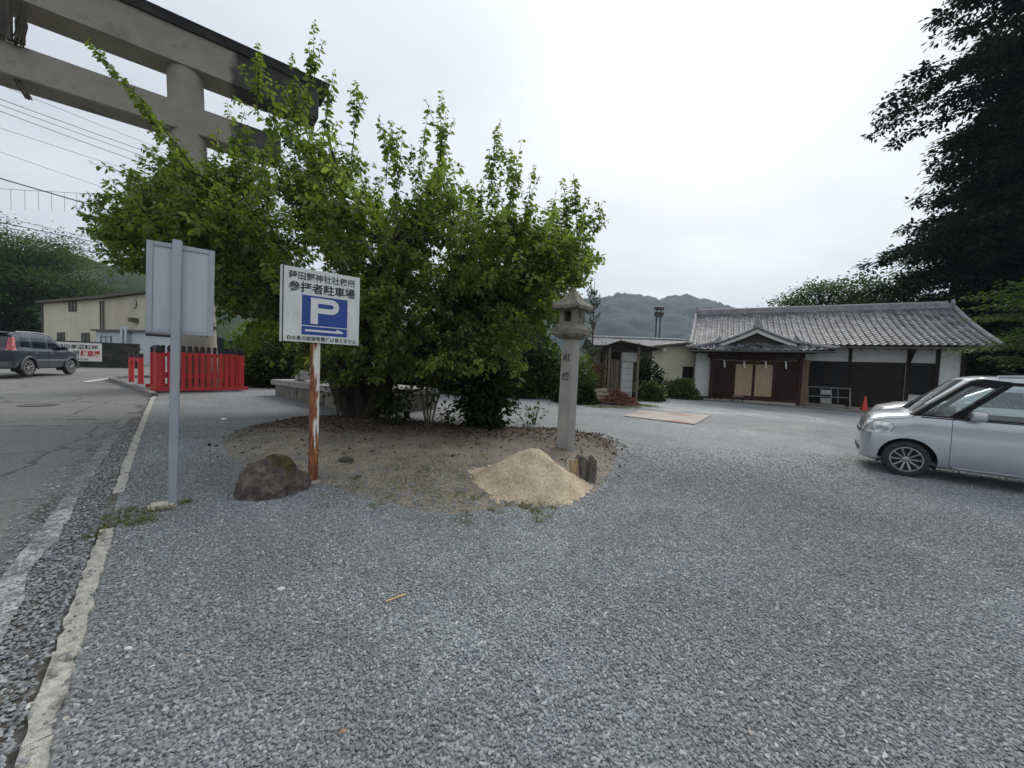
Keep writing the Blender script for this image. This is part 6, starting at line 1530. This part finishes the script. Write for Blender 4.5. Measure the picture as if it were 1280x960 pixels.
    for (px, y0, y1, dy) in shoots:
        e = np.array(at(px, y0, YD))+np.array([0, dy, 0]); s = np.array(at(px+RNG.uniform(-18, 8), y1, YD))+np.array([0, dy*.6, 0])
        P = bez(s, (s+e)/2+np.array([RNG.uniform(-.12, .12), 0, .15]), e, 10); br.append((P, list(np.linspace(.012, .003, 10)))); twig(P, .125, .38, 28, .75, .95, .25)
        for j in range(4):
            q = P[RNG.integers(1, 5)]; l = RNG.uniform(.4, .8); d = unit(np.array([RNG.uniform(-.5, .5), RNG.uniform(-.5, .5), 1])); tp = bez(q, q+d*l*.5, q+d*l, 6); br.append((tp, [.006]*6)); twig(tp, .12, .36, 30, .7)
    # arching sprays on the left and right flanks
    arcs = [((235, 205), (190, 130), (120, 57), -.3), ((240, 215), (200, 160), (143, 90), .2), ((230, 250), (170, 240), (97, 240), .1), ((240, 262), (190, 258), (125, 262), -.4), ((235, 320), (180, 295), (112, 293), .3), ((240, 330), (190, 320), (128, 316), -.2), ((250, 225), (215, 190), (170, 150), .5), ((250, 240), (210, 205), (160, 190), .8), ((690, 300), (725, 285), (757, 262), .1), ((680, 310), (720, 305), (752, 288), -.3), ((690, 330), (720, 322), (742, 326), .4), ((670, 360), (705, 350), (728, 352), -.2), ((700, 290), (725, 265), (738, 255), .6)]
    for a, b_, c, dy in arcs:
        P = bez(np.array(at(*a, YD)), np.array(at(*b_, YD)), np.array(at(*c, YD)), 12)+np.array([0, dy, 0]); br.append((P, list(np.linspace(.016, .003, 12)))); twig(P, .13, .34, 24, .8)
        for j in range(6):
            q = P[RNG.integers(2, 10)]; l = RNG.uniform(.25, .55); d = unit(P[-1]-P[0]+rnd(1)[0]*1.0+np.array([0, 0, .5])); tp = bez(q, q+d*l*.5, q+d*l, 5); br.append((tp, [.005]*5)); twig(tp, .12, .34, 30, .7)
    tube_set(br, 3).build('branches', bark_d, t)
    P_, D_, N_, S_, T_ = map(np.concatenate, (P_, D_, N_, S_, T_))
    stuff(link('crown', leaves(P_, D_, N_, S_, T_, .74), leaf_mat('leaf_main', (.040, .062, .019), (.205, .250, .072), .46), t))
    return len(P_)
print('main tree leaves', main_tree())

def shrub(name, label, cat, c, rx, ry, rz, nl, ls, mat, tb=.4, stems=7, z0=.12, group=None, lump=.25, wide=1.0, droop=.2, seed=0, inner=.55, part='foliage'):
    """rounded bush: stems and leaf clusters through its volume, uneven outline"""
    t = thing(name, label, cat, c, 0, group); seed = RNG.uniform(0, 50)
    d = unit(rnd(nl)); d[:, 2] = np.abs(d[:, 2])*1.0-.15
    r_ = (inner+(1-inner)*RNG.random(nl)**.6)
    lum = np.array([1+lump*mnoise.noise(Vector(x*2.1+seed))+lump*.8*mnoise.noise(Vector(x*4.7+seed)) for x in d])
    P = d*(r_*lum)[:, None]*np.array([rx, ry, rz]); P[:, 2] = np.maximum(P[:, 2]+rz*.0, 0)+z0*rz*.3
    dirs = unit(d*1.0+rnd(nl, .6)+np.array([0, 0, -droop+.2])); nn = unit(d*.6+np.array([0, 0, .9])+rnd(nl, .4))
    tint = np.clip(tb+RNG.normal(0, .16, nl)+.12*(lum-1)/max(lump, .01), 0, 1)
    stuff(link(part, leaves(P, dirs, nn, ls*RNG.uniform(.6, 1.25, nl), tint, wide), mat, t))
    st_ = []
    for k in range(stems):
        a = RNG.uniform(0, 6.28); e = np.array([math.cos(a)*rx*.7*RNG.random(), math.sin(a)*ry*.7*RNG.random(), rz*RNG.uniform(.5, .9)]); st_.append((bez(np.array([e[0]*.15, e[1]*.15, -.05]), np.array([e[0]*.3, e[1]*.3, e[2]*.6]), e, 6), [.02*rz+.008]*3+[.012*rz+.004]*3))
    tube_set(st_, 5).build('stem', bark_d, t); return t
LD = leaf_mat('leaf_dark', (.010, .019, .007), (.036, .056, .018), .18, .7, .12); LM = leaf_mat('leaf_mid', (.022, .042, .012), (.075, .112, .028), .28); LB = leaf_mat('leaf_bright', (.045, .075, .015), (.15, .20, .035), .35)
def onG(px, py, dy=0): q = G(px, py); return (q.x, q.y+dy, g(q.x, q.y+dy))
shrub('clipped_shrub', 'bushy green shrub in front of the cream annex, left of the two', 'shrub', onG(816, 502, .6), .74, .6, 1.0, 4200, .11, LM, .45, lump=.42, inner=.35)
shrub('clipped_shrub', 'rounded olive green shrub against the left corner of the office', 'shrub', onG(854, 499, .4), 1.0, .75, 1.18, 6200, .095, leaf_mat('leaf_olive', (.026, .040, .010), (.10, .125, .028), .25), .5, lump=.28, inner=.4)
# under the tree: saplings and nandina-like bushes on the island
def clump(name, label, px, py, h, sp, n, ls, leafy, mat, spread=.35):
    q = G(px, py); z_ = ih(q.x, q.y); t = thing(name, label, 'shrub', (q.x, q.y, z_)); br = []; P_, D_, N_, T_ = [], [], [], []
    for k in range(n):
        a = RNG.uniform(0, 6.28); e = np.array([math.cos(a)*sp*RNG.uniform(.4, 1), math.sin(a)*sp*RNG.uniform(.4, 1), h*RNG.uniform(.7, 1.1)]); P = bez(np.array([e[0]*.1, e[1]*.1, -.05]), np.array([e[0]*.35, e[1]*.35, e[2]*.55]), e, 8); br.append((P, list(np.linspace(.014, .006, 8))))
        m_ = int(leafy*RNG.uniform(.7, 1.3)); u = RNG.uniform(spread, 1.0, m_); q_ = P[np.minimum((u*7).astype(int), 7)]+rnd(m_, .09+.05*h)
        P_.append(q_); D_.append(unit(q_-P[np.minimum((u*7).astype(int), 7)]+np.array([0, 0, -.03])+rnd(m_, .03))); N_.append(unit(np.array([0, 0, 1.])+rnd(m_, .4))); T_.append(np.clip(RNG.normal(.4, .16, m_), 0, 1))
    tube_set(br, 5).build('stem', bark_m, t)
    P_, D_, N_, T_ = map(np.concatenate, (P_, D_, N_, T_)); P_[:, 2] = np.maximum(P_[:, 2], .03); stuff(link('foliage', leaves(P_, D_, N_, ls*RNG.uniform(.6, 1.2, len(P_)), T_, .62), mat, t)); return t
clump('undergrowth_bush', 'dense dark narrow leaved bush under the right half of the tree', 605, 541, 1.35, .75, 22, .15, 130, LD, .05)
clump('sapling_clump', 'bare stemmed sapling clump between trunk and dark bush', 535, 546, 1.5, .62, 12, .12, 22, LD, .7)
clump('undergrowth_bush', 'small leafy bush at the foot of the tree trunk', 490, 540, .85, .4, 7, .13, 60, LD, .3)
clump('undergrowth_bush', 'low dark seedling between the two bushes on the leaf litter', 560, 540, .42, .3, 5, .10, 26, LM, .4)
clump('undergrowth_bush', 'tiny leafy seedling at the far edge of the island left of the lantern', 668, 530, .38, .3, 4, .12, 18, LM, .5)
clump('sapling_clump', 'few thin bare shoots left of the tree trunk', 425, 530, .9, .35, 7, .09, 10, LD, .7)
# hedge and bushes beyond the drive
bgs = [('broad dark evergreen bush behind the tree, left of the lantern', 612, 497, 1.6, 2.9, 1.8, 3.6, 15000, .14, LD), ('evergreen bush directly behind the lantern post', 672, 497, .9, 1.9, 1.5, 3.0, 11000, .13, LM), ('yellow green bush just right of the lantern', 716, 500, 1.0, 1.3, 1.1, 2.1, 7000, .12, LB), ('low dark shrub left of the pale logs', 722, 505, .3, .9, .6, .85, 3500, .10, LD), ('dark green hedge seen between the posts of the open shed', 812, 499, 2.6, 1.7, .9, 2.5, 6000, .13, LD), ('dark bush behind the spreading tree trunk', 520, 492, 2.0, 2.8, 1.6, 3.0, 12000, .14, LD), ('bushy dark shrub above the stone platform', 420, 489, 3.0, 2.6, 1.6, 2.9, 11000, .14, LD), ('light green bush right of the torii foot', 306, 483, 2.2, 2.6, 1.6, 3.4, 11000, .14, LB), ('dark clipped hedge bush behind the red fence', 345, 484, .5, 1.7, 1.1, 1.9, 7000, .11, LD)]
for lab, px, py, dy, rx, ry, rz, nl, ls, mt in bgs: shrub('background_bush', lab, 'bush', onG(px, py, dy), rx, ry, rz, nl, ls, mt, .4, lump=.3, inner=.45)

# ---- young conifer with bare upright leaders right of the lantern
def young_pine():
    q = onG(742, 500, .9); t = thing('young_conifer', 'young conifer with bare upright leaders right of the lantern', 'tree', q)
    hz = at(745, 352, q[1]).z-q[2]; br = [(np.array([(0, 0, -.1), (.02, 0, hz*.5), (0, 0, hz)]), [.06, .04, .012])]; P_, D_ = [], []
    for k in range(34):
        z_ = hz*RNG.uniform(.35, .92); a = RNG.uniform(0, 6.28); l = RNG.uniform(.4, 1.15)*(1.1-z_/hz*.7); d = np.array([math.cos(a), math.sin(a), 0]); s = np.array([0, 0, z_]); e = s+d*l*.7+np.array([0, 0, l*.75]); P = bez(s, s+d*l*.7+np.array([0, 0, .05]), e, 8); br.append((P, list(np.linspace(.015, .006, 8))))
        m_ = int(90*(1-z_/hz*.55)); u = RNG.random(m_)**.7; q_ = P[np.minimum((u*6).astype(int), 7)]+rnd(m_, .02); P_.append(q_); D_.append(unit(rnd(m_)+unit(e-s)*.9))
    tube_set(br, 5).build('trunk', bark_m, t); P_, D_ = np.concatenate(P_), np.concatenate(D_); n = len(P_)
    stuff(link('crown', leaves(P_, D_, unit(rnd(n)), .13*RNG.uniform(.6, 1.2, n), np.clip(RNG.normal(.4, .2, n), 0, 1), .16), leaf_mat('needle', (.045, .07, .04), (.11, .15, .085), .1), t))
young_pine()

def broad_tree(name, label, c, H_, r_, ls, nl, mat, bare=.35, flat=.55, seed=1, nb=60, group=None, zc=None):
    """deciduous tree: trunk, limbs, clusters of leaves at branch ends"""
    t = thing(name, label, 'tree', c, 0, group); br = []; P_, D_, N_, T_ = [], [], [], []
    br.append((bez(np.array([0, 0, -.2]), np.array([.1*r_, 0, H_*bare]), np.array([0, .1, H_*.8]), 10), list(np.linspace(.035*H_, .008*H_, 10))))
    per = nl//nb
    for k in range(nb):
        a = RNG.uniform(0, 6.28); rr_ = r_*RNG.random()**.5; e = np.array([math.cos(a)*rr_, math.sin(a)*rr_, 0]); hz_ = H_*(bare+(1-bare)*RNG.random()*math.sqrt(max(.04, 1-(rr_/r_)**2*.9))); e[2] = hz_
        s = np.array([0, .05, min(hz_*.75, H_*.7)]); P = bez(s, s*.4+e*.6+np.array([0, 0, .1*r_]), e, 7); br.append((P, list(np.linspace(.008*H_, .002*H_, 7))))
        tb = RNG.uniform(.2, .6); cl = rnd(per, 1)*np.array([.17*r_, .17*r_, .17*r_*flat])*1.15
        q_ = e+cl; P_.append(q_); D_.append(unit(cl+rnd(per, .3*r_*.3)+np.array([0, 0, -.1]))); N_.append(unit(np.array([0, 0, 1.])+rnd(per, .45))); T_.append(np.clip(RNG.normal(tb, .13, per), 0, 1))
    tube_set(br, 6).build('trunk', bark_d, t); P_, D_, N_, T_ = map(np.concatenate, (P_, D_, N_, T_)); n = len(P_)
    stuff(link('crown', leaves(P_, D_, N_, ls*RNG.uniform(.6, 1.25, n), T_, .9), mat, t)); return t
q = at(6, 440, 47); broad_tree('roadside_tree', 'broad leafy tree beside the cream building at the left edge', (q.x+1.0, 47, g(q.x, 47)), 16.4, 7.0, .24, 46000, leaf_mat('leaf_left', (.030, .050, .022), (.105, .140, .058), .3, .7, .15), .30, .42, nb=70)
q = at(34, 440, 45); shrub('background_bush', 'dark bushes under the roadside tree left of the cream building', 'bush', (q.x-2, 45, g(q.x, 45)), 5.5, 2.5, 5.2, 9000, .34, LD, .3, lump=.35)
q = at(-70, 440, 46); broad_tree('roadside_tree', 'dark tree cut off by the left edge behind the navy car', (q.x-3, 46, g(q.x, 46)), 10.5, 5, .26, 14000, LD, .2, .6, nb=60)
# trees behind the office roof
q = at(1028, 380, 30); broad_tree('background_tree', 'airy green tree showing above the middle of the office roof', (q.x, 30, 0), at(1028, 352, 30).z, 3.1, .17, 10000, LM, .62, .30, nb=60)
q = at(1095, 380, 29); broad_tree('background_tree', 'dense tree above the right end of the office roof', (q.x, 29, 0), at(1095, 330, 29).z, 3.4, .18, 14000, LM, .4, .6, nb=60)
q = at(1075, 380, 33); broad_tree('background_tree', 'small dark tree between airy tree and conifers behind the roof', (q.x, 33, 0), at(1080, 360, 33).z, 3.0, .19, 10000, LD, .3, .6, nb=45)

# ---- tall dark conifers on the right
def conifer(label, c, H_, prof, nper, ls, mat, dz=.62, nb=7, seed=3):
    t = thing('conifer', label, 'tree', c, 0, 'tall dark conifers behind the office'); zs, rs_ = zip(*prof); br = []; P_, D_, N_, T_ = [], [], [], []
    br.append((np.array([(0, 0, -.3), (.05, 0, H_*.5), (0, 0, H_)]), [.42, .30, .06])); z_ = zs[0]
    while z_ < H_-.3:
        for k in range(nb):
            a = RNG.uniform(0, 6.28); R_ = np.interp(z_, zs, rs_)*RNG.uniform(.55, 1.12); d = np.array([math.cos(a), math.sin(a), 0]); s = np.array([0, 0, z_+RNG.uniform(-.3, .3)]); up = RNG.uniform(-.05, .25)
            e = s+d*R_+np.array([0, 0, up*R_-.12*R_]); P = bez(s, s+d*R_*.55+np.array([0, 0, up*R_+.10*R_]), e, 10); br.append((P[::3], [.05, .035, .02, .01]))
            m_ = int(nper*R_/22)+2; u = RNG.random(m_)**.75*.98+.02; i = np.minimum((u*9).astype(int), 8); f = (u*9-i)[:, None]; q_ = P[i]*(1-f)+P[i+1]*f; lat = np.cross(d, np.array([0, 0, 1.])); w_ = (RNG.uniform(-1, 1, m_)*(.30+.55*(1-u)*u*2))[:, None]
            c_ = q_+lat*w_+np.array([0, 0, 1.])*(RNG.normal(-.08, .12, m_))[:, None]; k9 = 9; tb = RNG.uniform(.1, .6, m_)
            off = rnd(m_*k9, 1)*np.array([.20, .20, .10]); c9 = np.repeat(c_, k9, 0)
            P_.append(c9+off); D_.append(unit(off*1.2+d*.12+np.array([0, 0, -.12])+rnd(m_*k9, .08))); N_.append(unit(np.array([0, 0, 1.])+d*.3+rnd(m_*k9, .35))); T_.append(np.clip(np.repeat(tb, k9)+RNG.normal(0, .1, m_*k9), 0, 1))
        z_ += dz
    tube_set(br, 5).build('trunk', bark_d, t); P_, D_, N_, T_ = map(np.concatenate, (P_, D_, N_, T_)); n = len(P_)
    stuff(link('crown', leaves(P_, D_, N_, ls*RNG.uniform(.55, 1.25, n), T_, .62), mat, t)); print('conifer', n)
CN = leaf_mat('leaf_conifer', (.006, .011, .005), (.024, .038, .015), .12, .9, .05)
q = at(1272, 450, 22); conifer('tallest conifer with long ragged branches at the upper right', (q.x, 22, g(q.x, 22)), 33, [(1, 5.5), (4, 7.2), (7, 7.0), (9.5, 6.4), (12, 4.9), (14.5, 4.6), (16.5, 5.4), (19, 6.9), (21.5, 5.6), (24, 4.4), (28, 3.2), (33, .5)], 185, .27, CN)
q = at(1345, 450, 20); conifer('second dark conifer cut off by the right edge', (q.x, 20, g(q.x, 20)), 26, [(1, 5.5), (5, 6.5), (12, 5.8), (18, 4.2), (26, .5)], 150, .25, CN)
q = at(1185, 450, 27); conifer('shorter dark conifer behind the right end of the roof', (q.x, 27, g(q.x, 27)), 13.5, [(1, 4), (4, 4.6), (8, 3.6), (11, 2.2), (13.5, .4)], 110, .24, CN)
q = at(1250, 450, 27); conifer('middle dark conifer filling the gap behind the tallest one', (q.x, 28, g(q.x, 28)), 20, [(1, 5), (6, 5.5), (12, 4.6), (20, .4)], 95, .26, CN)
# maple boughs reaching in from the right
def maple():
    q = at(1345, 470, 12.5); t = thing('maple_tree', 'fresh green maple with layered boughs at the right edge', 'tree', (q.x, 12.5, g(q.x, 12.5))); zb_ = g(q.x, 12.5); br = [(np.array([(0, 0, -.2), (.1, 0, 1.5), (.0, 0, 4.6)]), [.13, .10, .03])]; P_, D_, N_, T_ = [], [], [], []
    tg = [(1228, 437, 0), (1215, 440, .5), (1245, 425, -.4), (1236, 398, .3), (1222, 385, 0), (1250, 380, -.5), (1262, 362, .2), (1240, 368, .6), (1275, 352, 0), (1260, 410, -.8), (1245, 448, .2), (1262, 440, -.5), (1275, 430, .5), (1272, 395, .9), (1280, 375, -1), (1268, 458, .1), (1290, 400, 0), (1300, 440, -.6), (1310, 370, .4), (1330, 410, .9), (1320, 350, -.5), (1400, 400, 0), (1420, 360, .6), (1440, 430, -.6)]
    for px, py, dy in tg:
        e = np.array(at(px, py, 12.5))-np.array([q.x, 12.5, zb_])+np.array([0, dy, 0]); s = np.array([0, 0, max(.8, min(4.2, e[2]+RNG.uniform(-.3, .5)))]); P = bez(s, (s+e)/2+np.array([0, 0, .22]), e, 9); br.append((P, list(np.linspace(.035, .006, 9))))
        n = 300; u = RNG.uniform(.35, 1.05, n); i = np.minimum((u*8).astype(int), 8); c = P[i]; off = rnd(n)*np.array([.24, .24, .045]); P_.append(c+off); D_.append(unit(off*np.array([1, 1, .2])+unit(e-s)*.12+np.array([0, 0, -.03]))); N_.append(unit(np.array([0, 0, 1.])+rnd(n, .22))); T_.append(np.clip(RNG.normal(.45, .15, n), 0, 1))
    tube_set(br, 5).build('trunk', bark_m, t); P_, D_, N_, T_ = map(np.concatenate, (P_, D_, N_, T_)); n = len(P_)
    stuff(link('crown', leaves(P_, D_, N_, .10*RNG.uniform(.6, 1.2, n), T_, 1.0), leaf_mat('leaf_maple', (.030, .055, .014), (.105, .150, .035), .3), t))
maple()

# ================================================================== grass, litter, wires, small things on the ground
def tufts(name, label, pts, h, n, mat):
    P_, D_, N_, S_, T_ = [], [], [], [], []
    for (x, y, r_) in pts:
        a = RNG.uniform(0, 6.28, n); rr_ = r_*np.sqrt(RNG.random(n)); xs, ys = x+rr_*np.cos(a), y+rr_*np.sin(a); zz = np.array([ih(u, v_) for u, v_ in zip(xs, ys)])
        P_.append(np.stack([xs, ys, zz], 1)); D_.append(unit(np.array([0, 0, .55])+rnd(n, .5)*np.array([1, 1, .3]))); N_.append(unit(rnd(n))); S_.append(h*RNG.uniform(.4, 1.2, n)); T_.append(np.clip(RNG.normal(.5, .2, n), 0, 1))
    P_, D_, N_, S_, T_ = map(np.concatenate, (P_, D_, N_, S_, T_))
    return stuff(link(name, leaves(P_, D_, N_, S_, T_, .13), mat), label, 'grass')
GR = leaf_mat('grass_blade', (.085, .090, .040), (.22, .22, .095), .3)
pt = []
for k in range(70):
    q = G(RNG.normal(530, 55), RNG.normal(608, 16)); pt.append((q.x, q.y, .10))
for k in range(26):
    q = G(RNG.normal(620, 50), RNG.normal(630, 12)); pt.append((q.x, q.y, .06))
for (px, py) in ((615, 638), (665, 637), (690, 634), (668, 642), (470, 632), (440, 600)):
    for j in range(3): q = G(px+RNG.normal(0, 6), py+RNG.normal(0, 3)); pt.append((q.x, q.y, .05))
tufts('sparse_grass', 'sparse short dry grass growing on the sandy island', pt, .04, 26, GR)
pt = [(G(px, py).x, G(px, py).y, r_) for px, py, r_ in ((150, 655, .09), (140, 648, .08), (165, 648, .10), (185, 640, .09), (130, 662, .07), (175, 655, .08), (205, 638, .06), (155, 640, .07), (118, 672, .05), (232, 630, .05), (190, 650, .09))]
tufts('kerb_weeds', 'thin weeds growing over the buried kerb by the blank sign', pt, .05, 60, GR)
pt = [(G(px, py).x, G(px, py).y, .35) for px, py in ((760, 509), (775, 510), (790, 509), (800, 507), (745, 509), (812, 508))]
tufts('shed_grass', 'strip of bright green grass in front of the shed', pt, .09, 160, leaf_mat('grass_bright', (.06, .09, .02), (.19, .24, .06), .3))
# leaf litter on the island
n = 4600; P = []
while len(P) < n:
    x, y = RNG.uniform(-4.8, 2.2), RNG.uniform(5.2, 9.2)
    if inpoly(x, y) and RNG.random() < (.08 if y < 6.4 else (y-6.2)/1.4): P.append((x, y, ih(x, y)+RNG.uniform(.002, .02)))
P = np.array(P); d = rnd(n)*np.array([1, 1, .25]); nn = unit(np.array([0, 0, 1.])+rnd(n, .45))
stuff(link('leaf_litter', leaves(P, d, nn, .06*RNG.uniform(.5, 1.2, n), RNG.random(n), .8), tint_mat('dead_leaf', [(0, (.035, .02, .012)), (.6, (.095, .055, .03)), (1, (.19, .125, .075))], .9)), 'brown fallen leaves covering the soil under the tree', 'leaf litter')
# twigs, pebbles and a dropped bamboo splint on the gravel
q = G(494, 752); mb = MB(); mb.obox((q.x-.045, q.y-.03, q.z+.012), (.10, .075, .004), (-.008, .010, .0), (0, 0, .005)); tag(mb.build('wood_splint', M('splint', (.55, .40, .22), rough=.7), bevel=.001), 'small tan wooden splint lying on the gravel', 'splint')
wst = M('pale_stone', (.62, .60, .56), (.5, .48, .45), rough=.85, scale=30)
for (px, py, s, lab, c) in ((351, 738, .022, 'whitish pebble lying on the dark gravel right of the kerb', wst), (429, 916, .012, 'brownish pebble in the gravel at the lower middle', M('brown_stone', (.30, .20, .14), rough=.9)), (433, 586, .075, 'flat dark stone on the sand right of the parking sign', M('dark_stone', (.07, .06, .05), (.045, .04, .035), rough=.9, scale=20, bmp=.4)), (280, 525, .05, 'white paper scrap lying on the far gravel left of the tree', MATS['paper']), (160, 812, .015, 'small white pebble near the kerb at lower left', wst)):
    q = G(px, py); o_ = lumpy('pebble', c, s*1.2, s*.8, s*.55, px*.1, .25, None, 3, -.5); o_.location = (q.x, q.y, ih(q.x, q.y)+s*.3); tag(o_, lab, 'pebble')

# ---- overhead wires strung between poles out of view
wirem = M('wire', (.03, .03, .033), rough=.6)
YL, YR = 15.0, 31.0
polem = M('pole_concrete', (.30, .29, .27), (.22, .215, .2), rough=.9, scale=3)
def wire(label, p0, p1, r_, sag=.25, name='overhead_wire', pxl=-520, pxr=430):
    sl_ = (p1[1]-p0[1])/(p1[0]-p0[0]); f = lambda px: p0[1]+sl_*(px-p0[0])
    # points on a vertical plane from the left pole to the right pole
    A_, B__ = at(p0[0], p0[1], 19.0), at(p1[0], p1[1], 23.2); dr = (B__-A_); P0 = A_-dr*1.6; P1 = B__+dr*1.75
    mb = MB(); n = 24
    mb.tube([P0.lerp(P1, i/n)+Vector((0, 0, -sag*(4*(i/n)*(1-i/n))+sag*.96)) for i in range(n+1)], r_, 6)
    return tag(mb.build(name, wirem, smooth=True), label, 'wire', 'overhead wires'), A_, B__, P1
w1 = wire('uppermost thin overhead wire at the left', (0, 106), (160, 170), .009)
wire('second overhead wire from the top, first of the close pair', (0, 124), (170, 185), .014)
wire('third overhead wire from the top, middle of the close set', (0, 131), (170, 192), .012)
wire('fourth overhead wire from the top, lowest of the close set', (0, 139), (175, 203), .014)
wire('thin single overhead wire below the close set', (0, 160), (175, 217), .009)
wire('thin overhead wire above the thick cable', (0, 190), (155, 243), .009)
wk = wire('thick black overhead cable crossing the left sky', (0, 223), (155, 268), .028, .1)
ws_ = wire('nearly level wire with short hanging droppers', (0, 236), (200, 247), .010, .1)
for k in range(12):
    p = ws_[1].lerp(ws_[2], -.02+.075*k); mb = MB(); mb.tube([(p.x, p.y, p.z-.02), (p.x, p.y, p.z-1.0)], .007, 5); mb.build('dropper', wirem, ws_[0])
wire('upper of the low wires over the roadside tree', (0, 271), (165, 309), .010, .1)
wire('middle low wire over the roadside tree', (0, 278), (165, 312), .018, .1); wire('lowest black cable passing the roadside tree top', (0, 292), (165, 325), .022, .1)
pe = w1[3]; up = thing('utility_pole', 'concrete utility pole hidden behind the spreading tree', 'utility pole', (pe.x, pe.y, g(pe.x, pe.y))); zt = pe.z+1

pole = MB(); pole.tube([(0, 0, -.3), (0, 0, max(6, zt))], [.19, .13], 12); pole.build('shaft', polem, up, smooth=True)
mb = MB(); mb.box(-.9, .9, -.06, .06, zt-1.4, zt-1.28); mb.build('cross_arm', M('dark_metal', (.03, .03, .03)), up)
# ---- air
HZ = True
if HZ:
    hz = MB(); hz.box(-1300, 1500, -120, 1450, -4, 260); ho = hz.build('haze', None)
    m = bpy.data.materials.new('air'); m.use_nodes = True; nt = m.node_tree; nt.nodes.clear(); o = _n(nt, 'OutputMaterial'); pv = _n(nt, 'VolumePrincipled'); pv.inputs['Color'].default_value = (.62, .79, .98, 1); pv.inputs['Density'].default_value = .00034; pv.inputs['Anisotropy'].default_value = .2
    nt.links.new(pv.outputs[0], o.inputs['Volume']); ho.data.materials.append(m); stuff(ho, 'thin pale haze in the air between the camera and the hills', 'haze')
print('objects', len(bpy.data.objects))
